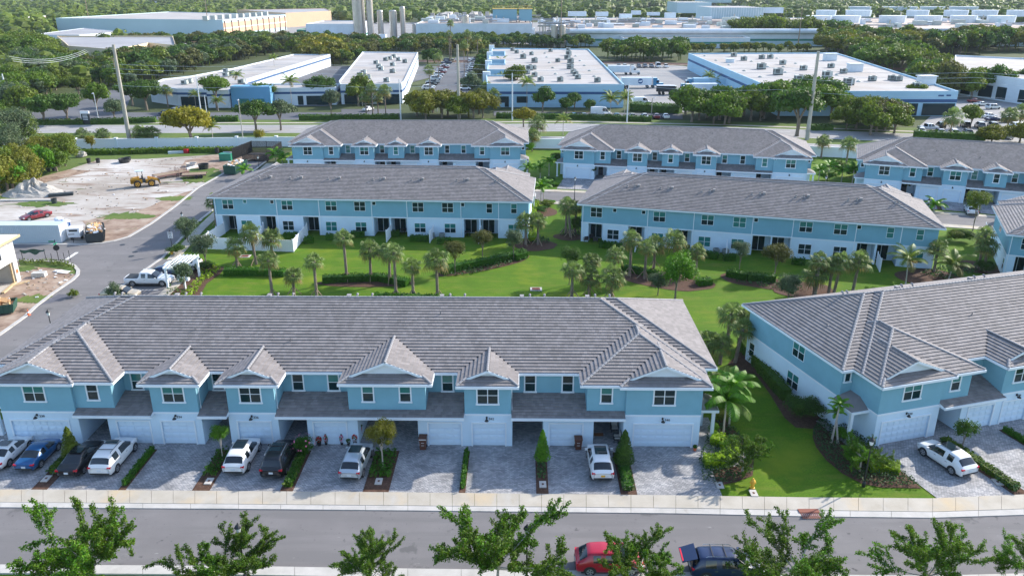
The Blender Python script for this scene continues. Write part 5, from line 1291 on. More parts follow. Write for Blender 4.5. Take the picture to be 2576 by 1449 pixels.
# small cars of the far lots: one mesh each
FARC = {}
def far_car_mesh(kind, color):
    if (kind, color) not in FARC:
        dims = {'sedan': (4.7, 1.82, 1.43), 'suv': (4.8, 1.92, 1.72), 'pickup': (5.6, 1.98, 1.85), 'van': (5.6, 2.1, 2.4)}[kind]
        b, g = car_shell(kind, *dims); mb = MB(); mb.raw(b.v, b.f, 0); mb.raw(g.v, g.f, 1)
        for x in (.95, dims[0]-.95):
            for s in (1, -1):
                n = 8; y0 = s*(dims[1]/2-.2); y1 = s*(dims[1]/2+.01); vs = [(x+.34*cos(2*pi*k/n), y, .34+.34*sin(2*pi*k/n)) for y in (y0, y1) for k in range(n)]
                mb.raw(vs, [(k, (k+1) % n, n+(k+1) % n, n+k) for k in range(n)]+[tuple(range(n)), tuple(range(n, 2*n))], 2)
        FARC[(kind, color)] = mb.mesh('parked_car', [PAINT[color], M['carglass'], M['rub']])
    return FARC[(kind, color)]
CW = ['white', 'white', 'silver', 'silver', 'grey', 'black', 'navy', 'white', 'blue', 'darkred', 'tan']
def far_car(x, y, ang, where, idx, kind=None, color=None, z=0.01):
    color = color or R.choice(CW); kind = kind or R.choice(['sedan', 'suv', 'sedan', 'suv', 'pickup'])
    L_ = {'sedan': 4.7, 'suv': 4.8, 'pickup': 5.6, 'van': 5.6}[kind]
    o = put('parked_car', far_car_mesh(kind, color), None, (x-cos(ang)*L_/2, y-sin(ang)*L_/2, z), ang)
    tag(o, '%s %s, %s' % (color, {'suv': 'SUV', 'sedan': 'car', 'pickup': 'pickup', 'van': 'van'}[kind], where % ordinal(idx)), 'car' if kind != 'van' else 'van', 'cars in the far parking lots')
# ------------------------------------------------------------------ background buildings
def wallring(mb, poly, z0, z1, t=.35, m=None):
    n = len(poly); ar = sum(poly[i][0]*poly[(i+1) % n][1]-poly[(i+1) % n][0]*poly[i][1] for i in range(n))
    if ar < 0: poly = poly[::-1]
    ins = []
    for i in range(n):
        a, b, c = Vector(poly[i-1]), Vector(poly[i]), Vector(poly[(i+1) % n]); d1, d2 = (b-a).normalized(), (c-b).normalized(); n1, n2 = Vector((-d1.y, d1.x)), Vector((-d2.y, d2.x)); k = n1+n2; k = k/max(.3, k.dot(n1)); ins.append((b.x+k.x*t, b.y+k.y*t))
    for i in range(n):
        j = (i+1) % n; A, B_, C_, D_ = poly[i], poly[j], ins[j], ins[i]
        mb.face([(A[0], A[1], z0), (B_[0], B_[1], z0), (B_[0], B_[1], z1), (A[0], A[1], z1)], m); mb.face([(D_[0], D_[1], z0), (D_[0], D_[1], z1), (C_[0], C_[1], z1), (C_[0], C_[1], z0)], m)
        mb.face([(A[0], A[1], z1), (B_[0], B_[1], z1), (C_[0], C_[1], z1), (D_[0], D_[1], z1)], m)
    return ins
FPR = {}
def block(name, label, poly, h, wall='wallwhite', roof='roofwhite', par=.5, stripes=(), cat='building', group=None, z=0):
    cx, cy = sum(p[0] for p in poly)/len(poly), sum(p[1] for p in poly)/len(poly); P = [(p[0]-cx, p[1]-cy) for p in poly]
    root = empty(name, (cx, cy, z), 0, label, cat, group); FPR[root.name] = poly; mb = MB(); ins = wallring(mb, P, 0, h); mb.build('wall', M[wall], root)
    mb = MB(); n = len(ins); ar = sum(ins[i][0]*ins[(i+1) % n][1]-ins[(i+1) % n][0]*ins[i][1] for i in range(n))
    mb.face([(p[0], p[1], h-par) for p in (ins if ar > 0 else ins[::-1])]); mb.build('roof', M[roof], root)
    for z0, z1, m in stripes:
        mb = MB(); Q2 = []
        nn = len(P); a2 = sum(P[i][0]*P[(i+1) % nn][1]-P[(i+1) % nn][0]*P[i][1] for i in range(nn)); PP = P if a2 > 0 else P[::-1]
        for i in range(nn):
            a, b, c = Vector(PP[i-1]), Vector(PP[i]), Vector(PP[(i+1) % nn]); d1, d2 = (b-a).normalized(), (c-b).normalized(); n1, n2 = Vector((d1.y, -d1.x)), Vector((d2.y, -d2.x)); k = n1+n2; k = k/max(.3, k.dot(n1)); Q2.append((b.x+k.x*.06, b.y+k.y*.06))
        wallring(mb, Q2, z0, z1, .05); mb.build('painted_band', M[m], root)
    return root, (cx, cy)
def unit_mesh(kind):
    def f():
        mb = MB()
        if kind == 'u':
            mb.box(-1, 1, -.8, .8, .25, 1.5, 0); mb.box(-.8, .2, -.83, -.8, .45, 1.35, 1); mb.box(-1.03, -1, -.6, .6, .4, 1.3, 1); mb.box(-1, 1, -.7, -.5, 0, .25, 1); mb.box(-1, 1, .5, .7, 0, .25, 1); mb.lathe([(.5, 1.5), (.5, 1.62), (.1, 1.64)], 10, (.3, 0, 0), 1)
        elif kind == 's': mb.lathe([(.75, -.1), (.7, .2), (.4, .42), (.05, .5)], 10)
        elif kind == 'p': mb.box(-2.2, 2.2, -1.4, 1.4, -.4, 2.0, 0); mb.box(-2.5, 2.5, -1.7, 1.7, 2.0, 2.25, 0)
        return mb.mesh({'u': 'rooftop_unit', 's': 'skylight', 'p': 'roof_lantern'}[kind], [M['hvac'] if kind != 'p' else M['wallwhite'], M['hvac_dark']])
    return cached('un'+kind, f)
def units(root, c, z, k, pts, kind='u', sc=1., rz=0):
    for p in pts:
        x, y = p[:2]; s = sc*(1.3 if len(p) > 2 else 1)
        g = Q(k, x, y, z)
        if not inside((g[0], g[1]), FPR[root.name]): continue
        put({'u': 'rooftop_unit', 's': 'skylight', 'p': 'roof_lantern'}[kind], unit_mesh(kind), root, (g[0]-c[0], g[1]-c[1], z), rz+R.uniform(-.05, .05), s)
def opening(root, c, a, b, z0, z1, m='glass_lo', name='window', t=.08):
    mb = MB(); mb.bar((a[0]-c[0], a[1]-c[1], (z0+z1)/2), (b[0]-c[0], b[1]-c[1], (z0+z1)/2), t*2, z1-z0); mb.build(name, M[m], root)
# W3 with its three light courts
z7 = 7.0
q = lambda x, y: Q('h3', x, y, z7)[:2]
poly = [(-8, 259.7), (35.6, 258.6), (37.9, 411), (-9, 420), q(1040, 700), q(1190, 700), q(1190, 652), q(1010, 652)]
poly = [(-8, 259.7), (35.6, 258.6), (37.9, 411), q(1225, 612), q(1030, 612), q(1020, 652), q(1185, 652), q(1185, 700), q(1000, 700), q(985, 755), q(1185, 755), q(1185, 808), q(980, 808), q(965, 880), q(1185, 880), q(1190, 950), q(955, 950)]
W3, c = block('warehouse', 'white flat-roofed warehouse with navy stripe, directly behind the rows', poly, z7+.3, 'wallblue', 'roofwhite', .5, [(4.1, 4.9, 'stripe')])
units(W3, c, z7-.2, 'h3', [(1285, 640), (1337, 670), (1418, 735, 1), (1522, 692), (1560, 785, 1), (1495, 880, 1), (1550, 870), (1470, 928), (1560, 960), (1485, 1005), (1635, 1020), (1760, 650), (1980, 640), (1985, 695, 1), (1970, 745, 1), (2010, 793, 1), (1850, 780), (2005, 865, 1), (2045, 920), (2070, 950), (2100, 990), (1880, 1020), (2345, 1030)])
units(W3, c, z7-.2, 'h3', [(1715, 722), (1748, 790), (1825, 932), (2130, 766), (2185, 826), (2248, 892), (2308, 962), (2075, 708), (1690, 672), (1790, 855), (1418, 655)], 's')
opening(W3, c, (-8.2, 259.6), (-1, 259.4), .1, 3.4, name='shopfront'); opening(W3, c, (1.5, 259.35), (5, 259.3), .1, 3.4, name='shopfront')
mb = MB(); mb.bar((-8-c[0], 259.6-c[1], .7), (35.6-c[0], 258.5-c[1], .7), .2, 1.4); mb.build('base_course', M['wallblue'], W3)
for x, y in ((960, 945), (985, 800), (1000, 690), (1025, 600)): g = Q('h3', x, y, z7); mb = MB(); mb.box(-1.3, 1.3, -1.4, 1.4, -2, 1.3); mb.build('corner_pier', M['wallwhite'], W3, (g[0]-c[0], g[1]-c[1], z7))
# W4
poly = [(79.5, 241), (132.4, 241), (152, 388), (82, 384)]
W4, c = block('warehouse', 'white flat-roofed warehouse with navy stripe on the right, trucks along its side', poly, z7+.3, 'wallblue', 'roofwhite', .5, [(4.0, 4.9, 'stripe')])
units(W4, c, z7-.2, 'h4', [(1490, 710), (1615, 760), (1838, 740), (1945, 735), (2100, 810), (1833, 868, 1), (2040, 938, 1), (2358, 880), (2305, 1030, 1)], sc=1.15)
units(W4, c, z7-.2, 'h5', [(145, 850), (302, 920), (95, 970, 1), (365, 1065, 1), (660, 1015), (905, 1005), (985, 1015), (1215, 1100)], sc=1.1)
units(W4, c, z7-.2, 'h4', [(1270, 762), (1130, 705), (1430, 820), (1712, 775), (1620, 892), (1820, 968), (2050, 1055), (2030, 735), (1915, 842), (2262, 800), (2135, 912), (2110, 842)], 's')
units(W4, c, z7-.2, 'h5', [(220, 945), (490, 1025), (95, 1082)], 's')
units(W4, c, z7+.3, 'h5', [(130, 745), (440, 880), (1330, 1045)], 'p', 1.1, .1)
units(W4, c, z7-.2, 'h4', [(1440, 785)], 'p', .7)
opening(W4, c, (112, 240.9), (121, 240.9), .2, 3.7, name='shopfront'); opening(W4, c, (122.5, 240.9), (132, 240.9), .2, 3.7, name='shopfront')
mb = MB(); mb.box(126.6-c[0], 128.2-c[0], 240.86-c[1], 240.95-c[1], 5.7, 6.2); mb.box(129-c[0], 130.3-c[0], 240.86-c[1], 240.95-c[1], 5.8, 6.25); mb.build('wall_marks', M['stripe'], W4)
# W2 and W1
z6 = 6.2
poly = [(-56, 266), (-36.3, 268), (-36.3, 276), (-45.5, 400), (-73, 404), (-58.5, 276)]
W2, c = block('warehouse', 'long white flat-roofed building left of the crowded parking lot', poly, z6+.3, 'wallwhite', 'roofwhite', .45, [(3.7, 4.4, 'stripe')])
units(W2, c, z6-.2, 'h2', [(2260, 765), (2315, 750), (2420, 765), (2362, 725), (2500, 790), (2345, 830), (2140, 805), (2175, 855), (2200, 885), (2345, 915), (1940, 960), (1985, 930), (2040, 990), (2270, 1030), (1730, 1075), (2062, 1075), (2170, 1080)])
for a, b in ((-55, -46), (-44.5, -37)): opening(W2, c, (a, 266), (b, 267), .1, 3.2, name='shopfront')
poly = [(-108, 262), (-97, 262), (-97, 258), (-90, 258), (-90, 262), (-57.5, 265), (-58, 276), (-90, 276), (-94, 290), (-92, 330), (-88, 400), (-106, 400), (-112, 330), (-118, 300), (-124, 290), (-121, 272)]
W1, c = block('office_building', 'low white office wing with navy stripe and sky-blue entrance at the left', poly, 5.6, 'wallwhite', 'roofwhite', .45, [(3.6, 4.3, 'stripe')])
units(W1, c, 5.1, 'h2', [(50, 915), (270, 910), (265, 960), (340, 945), (460, 1050), (580, 1060), (675, 1035), (1160, 1045), (1290, 1045), (545, 785), (670, 795), (480, 810), (755, 755), (975, 660), (905, 685), (1035, 600)])
units(W1, c, 5.1, 'h1', [(2310, 1060), (2370, 1045)]); units(W1, c, 5.6, 'h1', [(2330, 900)], 'p'); units(W1, c, 5.6, 'h2', [(200, 790)], 'p')
for a, b in ((-107, -98), (-96.5, -91), (-74, -68), (-67, -59)): opening(W1, c, (a, 261.9+(a+107)*.055 if a > -80 else 261.9), (b, 261.9+(b+107)*.055 if a > -80 else 261.9), .1, 3.0, name='shopfront')
mb = MB(); mb.box(-89.5-c[0], -77-c[0], 258.5-c[1], 263-c[1], 0, 6.6); mb.build('entrance_block', M['skyblue'], W1)
mb = MB(); mb.box(-87-c[0], -84-c[0], 258.3-c[1], 258.6-c[1], 0, 2.8); mb.box(-81.5-c[0], -79-c[0], 258.3-c[1], 258.6-c[1], 0, 2.8); mb.build('glass_door', M['glass_hi'], W1)
# W5 at the right edge
poly = [Q('h5', 1640, 1170)[:2], Q('h5', 2700, 1330)[:2], Q('h5', 3300, 760, 8)[:2], Q('h5', 1700, 690, 8)[:2]]
W5, c = block('office_building', 'white office building with dark glass bays behind trees at the right edge', poly, 8, 'wallwhite', 'roofwhite', .6, [])
for t0, t1 in ((.12, .24), (.34, .5), (.55, .66), (.8, .95)):
    a, b = Vector(poly[0]), Vector(poly[1]); opening(W5, c, a.lerp(b, t0), a.lerp(b, t1), .5, 4.5, name='shopfront')
# --- boulevard wall, with posts and coping
def masonry_wall(pts, label, h=2.2):
    root = empty('perimeter_wall', (pts[0][0], pts[0][1], 0), 0, label, 'wall'); o = pts[0]
    for i in range(len(pts)-1):
        a, b = Vector((pts[i][0]-o[0], pts[i][1]-o[1], 0)), Vector((pts[i+1][0]-o[0], pts[i+1][1]-o[1], 0)); n = max(1, round((b-a).length/9.5)); up = Vector((0, 0, 1))
        for k in range(n):
            p, q_ = a.lerp(b, k/n), a.lerp(b, (k+1)/n); mb = MB(); mb.bar(p+up*h/2, q_+up*h/2, .2, h); mb.bar(p+up*(h+.04), q_+up*(h+.04), .32, .1); mb.build('panel', M['vinyl'], root)
            mb = MB(); mb.box(-.28, .28, -.28, .28, 0, h+.25); mb.box(-.36, .36, -.36, .36, h+.25, h+.38); put('post', cached('wpost', lambda: mb.mesh('post', M['trim'])), root, p)
    return root
masonry_wall([(-150, 186), (-104, 189.5), (-57, 192.6), (12.4, 190), (30, 189)], 'long white perimeter wall between the sand yard and the boulevard')
masonry_wall([(58, 183.5), (75, 179), (92, 173.5), (130, 160)], 'white perimeter wall stretch behind the far right rows')
# --- big pale warehouse and neighbours, far left
C1, C2, C3 = G(148, 90), G(565, 97), G(722, 76)
hh = height_at(C2, 'D', 565, 51)
poly = [C1[:2], C2[:2], C3[:2], (C1[0]+(C3[0]-C2[0])*1.4, C1[1]+(C3[1]-C2[1])*1.4)]
BW, c = block('warehouse', 'huge pale blue-grey warehouse with a tan side wall, far left', poly, hh, 'wallpale', 'roofwhite', .5)
a, b = Vector(C2[:2]), Vector(C3[:2]); nrm = Vector((b.y-a.y, -(b.x-a.x))).normalized()*.15
opening(BW, c, a+nrm, b+nrm, hh*.22, hh*.84, 'tan', 'tan_cladding', .12); opening(BW, c, a+nrm*1.6, b+nrm*1.6, hh*.5, hh*.56, 'wallwhite', 'white_band', .1)
for k in range(11):
    p = a.lerp(b, k/10.5+.02)+nrm*2.4; mb = MB(); mb.box(-.35, .35, -.35, .35, 0, hh*.93); mb.build('downpipe', M['rust'], BW, (p.x-c[0], p.y-c[1], 0))
for k in range(10):
    p = a.lerp(b, k/10+.03); mb = MB(); mb.box(-1.8, 1.8, -1.8, 1.8, -.5, 2.6); mb.build('rooftop_unit', M['hvac'], BW, (p.x-c[0]-14, p.y-c[1], hh))
poly = [G(722, 70)[:2], G(835, 62)[:2], G(820, 52)[:2], G(600, 58)[:2]]
block('warehouse', 'low grey-roofed warehouse with a tan end wall beyond the huge pale one', poly, 13, 'tan', 'roofgrey', .5)
a_, b_, c_ = G(83, 122), G(205, 122), G(312, 112)
block('warehouse', 'pale blue shed with a grey roof and white bay doors, left', [a_[:2], b_[:2], c_[:2], (a_[0]+c_[0]-b_[0]-20, c_[1]+50)], 8, 'wallwhite', 'roofgrey', .2)
block('warehouse', 'cream building with a flat grey roof among trees, left', [G(180, 160)[:2], G(300, 172)[:2], G(380, 150)[:2], G(448, 158)[:2], G(440, 128)[:2], G(150, 128)[:2]], 8.5, 'cream', 'roofgrey', .8)
g1_, g2_ = G(36, 76), G(100, 76)
sh, c = block('garage_building', 'small white service building with two open bays, far left', [g1_[:2], g2_[:2], (g2_[0]+5, g2_[1]+60), (g1_[0]-3, g1_[1]+60)], 10, 'wallwhite', 'tan', .5)
for t0, t1 in ((.68, .78), (.83, .93)): opening(sh, c, Vector(g1_[:2]).lerp(Vector(g2_[:2]), t0)+Vector((0, -.3)), Vector(g1_[:2]).lerp(Vector(g2_[:2]), t1)+Vector((0, -.3)), 0, 6, 'glass_lo', 'open_bay')
for i, (x, y) in enumerate(((118, 76), (134, 75))):
    g = G(x, y); mb = MB(); mb.box(-9, 9, -1.5, 1.5, 1.2, 5); mb.box(-8, -5, -1.3, 1.3, 0, 1.2, 1); mb.box(5, 8, -1.3, 1.3, 0, 1.2, 1); tag(mb.build('parked_trailer', [M['wallwhite'], M['rub']], None, g), ['left', 'right'][i]+' white trailer beside the small far service building', 'trailer')
# --- factory
def fb(name, label, x0, x1, yt, yb, depth, wall='wallwhite', roof='roofwhite', stripes=(), par=.5, skew=0, h=None, z=0):
    A_, B_ = G(x0, yb), G(x1, yb); hh = h or height_at(A_, 'D', x0, yt); return block(name, label, [A_[:2], B_[:2], (B_[0]+skew, B_[1]+depth), (A_[0]+skew, A_[1]+depth)], hh, wall, roof, par, [(s0*hh, s1*hh, m) for s0, s1, m in stripes])+(hh,)
fb('factory_hall', 'white factory hall with a green base band left of the silos', 772, 895, 61, 100, 60, stripes=[(.08, .2, 'green')])
fb('factory_annex', 'small green-walled annex at the left end of the factory', 748, 772, 76, 98, 25, 'green', 'roofwhite')
FH, c, h1 = fb('factory_hall', 'large white factory hall with a staircase tower, centre', 1048, 1338, 60, 108, 150, 'wallwhite', 'roofbrown')
mb = MB(); mb.box(-40, 24, -4, 66, 0, .5); mb.box(-30, -24, 0, 60, .5, 4); mb.box(-8, -3, 10, 64, .5, 4); 
for k in range(9): mb.box(-38+k*6, -35+k*6, 6+k*5, 9+k*5, .5, 4.5)
mb.build('roof_plant', M['roofwhite'], FH, (0, 6, h1-.4))
mb = MB(); g = G(1136, 106)
for k in range(5):
    mb.box(-2.5, 2.5, -1.2, 1.2, k*h1/5+2, k*h1/5+2.3); mb.bar((-2.4 if k % 2 else 2.4, -1.2, k*h1/5+.2), (2.4 if k % 2 else -2.4, -1.2, (k+1)*h1/5), .25)
for sx in (-2.5, 2.5):
    for sy in (-1.2, 1.2): mb.box(sx-.12, sx+.12, sy-.12, sy+.12, 0, h1)
tag(mb.build('stair_tower', M['wallpale'], None, (g[0], g[1]-2, 0)), 'open steel stair tower on the white factory wall', 'stairs')
fb('factory_hall', 'lower white factory block beneath the cooling towers', 1236, 1345, 84, 106, 12, h=9)
# cooling towers
for i, (x0, x1) in enumerate(((1240, 1300), (1306, 1338))):
    a_, b_ = G(x0, 102), G(x1, 102); root = empty('cooling_tower', ((a_[0]+b_[0])/2, a_[1]+8, 0), 0, ['wider blue cooling tower with a yellow top deck', 'narrower blue cooling tower with a yellow top deck'][i], 'cooling tower'); w = (b_[0]-a_[0])/2
    mb = MB()
    for sx in (-w, 0, w):
        for sy in (-4, 4): mb.box(sx-.3, sx+.3, sy-.3, sy+.3, 0, 13)
    mb.build('steel_frame', M['rust'], root); mb = MB(); mb.box(-w, w, -4.5, 4.5, 13, 21); mb.build('casing', mat('tower_casing_blue%d' % i, (.18, .36, .45), .7), root)
    mb = MB(); mb.box(-w-.5, w+.5, -5, 5, 21, 21.4); 
    for k in range(8): mb.box(-w+k*w/4, -w+k*w/4+.15, -5, -4.85, 21.4, 24)
    mb.box(-w-.5, w+.5, -5, -4.85, 23, 23.2); mb.build('deck', mat('safety_yellow%d' % i, (.6, .4, .08), .7), root)
def silo(x, w, yt, yb, label, m='steel'):
    g = G(x, yb); r = (G(x+w/2, yb)[0]-g[0]); h = height_at(g, 'D', x, yt); root = empty('silo', g, 0, label, 'silo')
    mb = MB(); mb.lathe([(r, 0), (r, h*.95), (r*.8, h*.985), (r*.2, h)], 18); mb.build('shell', M[m], root, smooth=False)
    mb = MB()
    for k in range(1, 6): mb.lathe([(r*1.03, k*h/6), (r*1.03, k*h/6+.3)], 18)
    mb.box(-.4, .4, -r-.5, -r-.1, 0, h); mb.build('ladder_and_bands', M[m], root)
silo(905, 27, -40, 100, 'tallest thick steel silo, left of the cluster'); silo(934, 17, -40, 100, 'tall slim steel silo second in the cluster'); silo(917, 10, -10, 98, 'thin steel pipe silo between the two tallest')
silo(959, 15, 26, 98, 'short steel silo third in the cluster'); silo(991, 19, 26, 96, 'white-grey steel silo fourth in the cluster'); silo(1015, 13, 17, 96, 'slim stepped silo at the right of the cluster'); silo(1043, 10, 60, 96, 'short dark silo against the white hall')
silo(1172, 17, 38, 106, 'lone steel silo in front of the white hall'); silo(1394, 17, 62, 120, 'left of the pair of ribbed silos behind the pole'); silo(1413, 17, 62, 120, 'right of the pair of ribbed silos behind the pole'); silo(1342, 20, 88, 114, 'squat white round tank at the hall corner', 'wallwhite')
for i, (x0, x1, yt, yb) in enumerate(((770, 790, 100, 106), (952, 970, 88, 102), (1000, 1040, 94, 104))): fb('tank_shed', ['small white shed left below the factory', 'small white shed at the foot of the silos', 'small white shed right of the silos'][i], x0, x1, yt, yb, 8)
# pipe bridges and clutter
rp = random.Random(5); mb = MB()
for k in range(26):
    x = rp.uniform(1345, 1420); g = G(x, rp.uniform(108, 118)); z = rp.uniform(3, 17); l = rp.uniform(4, 16); mb.tube([(g[0], g[1], z), (g[0]+l, g[1], z), (g[0]+l, g[1], z-rp.uniform(1, 3))], rp.uniform(.2, .6), 6)
for k in range(14): g = G(rp.uniform(1345, 1420), rp.uniform(108, 118)); mb.box(g[0]-.3, g[0]+.3, g[1]-.3, g[1]+.3, 0, rp.uniform(8, 18))
tag(mb.build('pipework', M['steel']), 'tangle of steel pipes and frames between the two factory halls', 'pipes')
FR2, c, h2 = fb('factory_hall', 'very long white factory hall with a green band across the right horizon', 1425, 2700, 73, 117, 190, 'wallwhite', 'roofbrown', [(.0, .3, 'wallpale'), (.3, .42, 'green')])
a_ = G(1432, 117)
mb = MB(); mb.tube([(a_[0]-c[0], a_[1]-c[1]-1.5, h2*.86), (a_[0]-c[0]+190, a_[1]-c[1]-1.5, h2*.86)], 1.6, 8); mb.build('duct', M['wallwhite'], FR2)
def clutter(root, x0, x1, y0, y1, z, n, seed):
    r_ = random.Random(seed); a, b, d = MB(), MB(), MB()
    for _ in range(n):
        x, y = r_.uniform(x0, x1), r_.uniform(y0, y1); w, l, h = r_.uniform(1, 4.5), r_.uniform(1, 4), r_.uniform(1, 3.4); (a if r_.random() < .6 else b).box(x-w, x+w, y-l, y+l, z, z+h)
        if r_.random() < .5: L_ = r_.uniform(6, 30); d.tube([(x, y, z+.2), (x, y, z+1.6), (x+L_, y, z+1.6), (x+L_, y+r_.uniform(-4, 9), z+1.6)], r_.uniform(.2, .6), 5)
        if r_.random() < .2: d.tube([(x, y, z), (x, y, z+r_.uniform(3, 6))], .5, 6)
    a.build('roof_housings', M['wallwhite'], root); b.build('roof_units', M['hvac'], root); d.build('roof_pipes', M['steel'], root)
clutter(FH, -38, 26, -60, 60, h1-.4, 70, 4); clutter(FR2, -180, -60, -80, 60, h2-.5, 60, 5); clutter(FR2, -60, 190, -80, 70, h2-.5, 60, 6)
fr3, c3, h3 = fb('loading_dock', 'low white loading dock with a green canopy edge in front of the long hall', 1567, 1885, 96, 122, 30, 'wallwhite', 'roofbrown', [(.42, .60, 'green')])
for k in range(8): x = 1585+k*38; a, b = G(x, 122), G(x+26, 122); opening(fr3, c3, (a[0], a[1]-.3), (b[0], b[1]-.3), .5, h3*.4, 'glass_lo', 'dock_door')
z0 = h2
g0, g1 = Q('D', 1700, 50, z0), Q('D', 1920, 50, z0)
def zbox(name, label, x0, x1, yt, yb, depth, wall, zb, cat='building'):
    a, b = Q('D', x0, yb, zb), Q('D', x1, yb, zb); py = yt; v = (py-CY)/FPX; t = a[1]/(_c-v*_s); zt = CAMH+t*(-_s-v*_c)
    root, c = block(name, label, [a[:2], b[:2], (b[0], b[1]+depth), (a[0], a[1]+depth)], zt-zb, wall, 'roofwhite', .1, cat=cat, z=zb); return root, c, zt-zb, a, b
rt, c, hz, a, b = zbox('high_bay_store', 'tall grey ribbed high-bay block standing on the long factory hall', 1788, 1918, 20, 53, 60, 'wallpale', z0*.8)
for k in range(22): mb = MB(); x = a[0]+(b[0]-a[0])*k/21; mb.box(-.2, .2, -.35, 0, 0, hz); mb.build('rib', M['wallwhite'], rt, (x-c[0], a[1]-c[1], 0))
zbox('high_bay_store', 'set-back left part of the ribbed high-bay block', 1703, 1788, 7, 34, 60, 'wallpale', z0*.9); zbox('high_bay_store', 'pale upper penthouse on the ribbed high-bay block', 1765, 1840, -2, 8, 40, 'wallpale', z0*1.6)
rows = [(41, 59, [(2033, 2100), (2102, 2174), (2222, 2289), (2312, 2380), (2403, 2469), (2497, 2567)]), (27, 43, [(2060, 2110), (2135, 2200), (2290, 2345), (2385, 2445), (2456, 2520), (2545, 2600)]), (18, 28, [(2140, 2198), (2226, 2282), (2258, 2315), (2322, 2385), (2395, 2470)])]
ii = 0
for ri, (yt, yb, xs) in enumerate(rows):
    for j, (x0, x1) in enumerate(xs):
        zb = h2-.5; a, b = Q('D', x0, yb, zb), Q('D', x1, yb, zb); v = (yt-CY)/FPX; t = a[1]/(_c-v*_s); hh = CAMH+t*(-_s-v*_c)-zb; w = (b[0]-a[0])/2
        root = empty('roof_tank', ((a[0]+b[0])/2, a[1]+8, zb), 0, '%s white rounded enclosure from the left, %s row on the long hall roof' % (ordinal(j), ['nearest', 'middle', 'farthest'][ri]), 'tank', 'white enclosures on the factory roof')
        mb = MB(); mb.lathe([(w*.96, 0), (w, hh*.9), (w, hh)], 16, sy=8/w if w > 8 else 1); mb.build('shell', M['wallwhite'], root)
        if ri == 0: mb = MB(); mb.box(-1.0, 1.0, -.2, .2, 0, 2.6); mb.build('door', M['wallpale'], root, (-w*.5, -8*.9, 0))
for i, (x0, x1, yt, yb) in enumerate([(1430, 1475, 30, 42), (1500, 1530, 31, 42), (1560, 1590, 36, 46), (1590, 1612, 28, 38), (1630, 1660, 32, 40), (1675, 1700, 33, 46), (1925, 1970, 20, 34), (1555, 1570, 50, 56)]):
    zbox('roof_housing', '%s small white housing from the left on the long hall roof' % ordinal(i), x0, x1, yt, yb, 8, 'wallwhite', h2-.5, 'roof unit')
fb('store', 'long blue store front on the far horizon', 1918, 2080, -14, 9, 80, 'skyblue', 'roofwhite', h=12)
for i, (x0, x1, yb, m, rf) in enumerate([(30, 95, 12, 'cream', 'roofgrey'), (140, 165, 10, 'wallwhite', 'roofwhite'), (180, 215, 14, 'wallwhite', 'tan'), (390, 470, 14, 'wallwhite', 'roofwhite'), (1078, 1105, 12, 'tan', 'tan'), (1145, 1170, 10, 'tan', 'tan'), (1560, 1600, 8, 'wallwhite', 'roofgrey'), (1640, 1680, 8, 'wallwhite', 'roofgrey'), (2300, 2345, 8, 'wallwhite', 'roofwhite'), (2400, 2440, 12, 'wallwhite', 'roofwhite'), (700, 730, 16, 'wallwhite', 'roofwhite'), (600, 660, 10, 'cream', 'roofwhite')]):
    fb('distant_building', '%s small far building from the left among the horizon trees' % ordinal([30, 140, 180, 390, 600, 700, 1078, 1145, 1560, 1640, 2300, 2400].index(x0)), x0, x1, 0, yb, 40, m, rf, h=7)
# --- poles
def pole(k, x, y, ty, r0, r1, label, m='polecon', name='utility_pole', arms=0, z=None):
    g = Q(k, x, y); h = z or height_at(g, k, x, ty); root = empty(name, g, 0, label, 'pole'); mb = MB(); mb.tube([(0, 0, 0), (0, 0, h)], [r0, r1], 10); mb.build('shaft', M[m], root)
    if arms == 1:
        mb = MB()
        for zz in (h-.3, h-1.1): mb.bar((-1.6, 0, zz), (1.6, 0, zz), .12)
        for xx in (-1.5, -.7, .7, 1.5): mb.lathe([(.06, 0), (.1, .12), (.05, .3)], 6, (xx, 0, h-.25))
        mb.build('crossarm', M['wood'], root)
    if arms == 2:
        mb = MB(); mb.tube([(0, 0, h), (.3, -.8, h+.35), (.5, -1.6, h+.3)], .07, 6); mb.lathe([(.12, 0), (.22, .08), (.1, .16)], 8, (.5, -1.7, h+.2), sx=1.6); mb.build('lamp_head', M['polewhite'], root)
    return g, h
P1 = pole('D', 328, 366, 113, .55, .34, 'thick concrete pole leaning tall over the white wall, left'); P2 = pole('D', 1155, 299, 113, .50, .32, 'thick concrete pole rising in the middle behind the far row'); P3 = pole('D', 2030, 352, 130, .55, .34, 'thick concrete pole in front of the right warehouse')
L1 = pole('t1', 1565, 895, 720, .16, .10, 'pale pole stub next to the taller pale pole', 'polewhite'); L2 = pole('t1', 1520, 870, 570, .20, .12, 'tall pale pole left of the clipped trees', 'polewhite', arms=0)
pole('t1', 70, 810, 560, .28, .18, 'nearer pale pole at the left edge', 'polewhite'); pole('t1', 130, 710, 545, .26, .16, 'second pale pole at the left edge', 'polewhite')
pole('t1', 685, 610, 465, .16, .12, 'wooden pole with crossarms carrying the sagging wires', 'wood', arms=1); pole('t1', 890, 660, 440, .16, .12, 'slim wooden pole just left of the thick concrete pole', 'wood', arms=1); pole('t1', 1060, 475, 370, .2, .14, 'short pale pole before the cream building', 'polewhite', arms=1); pole('t1', 1475, 400, 315, .16, .12, 'wooden pole with a transformer among the trees', 'wood', arms=1)
pole('t1', 1838, 1085, 760, .14, .09, 'curved street light at the boulevard, left', 'polecon', 'street_light', 2); pole('t1', 1812, 700, 560, .1, .07, 'thin light pole in front of the office roof', 'polewhite')
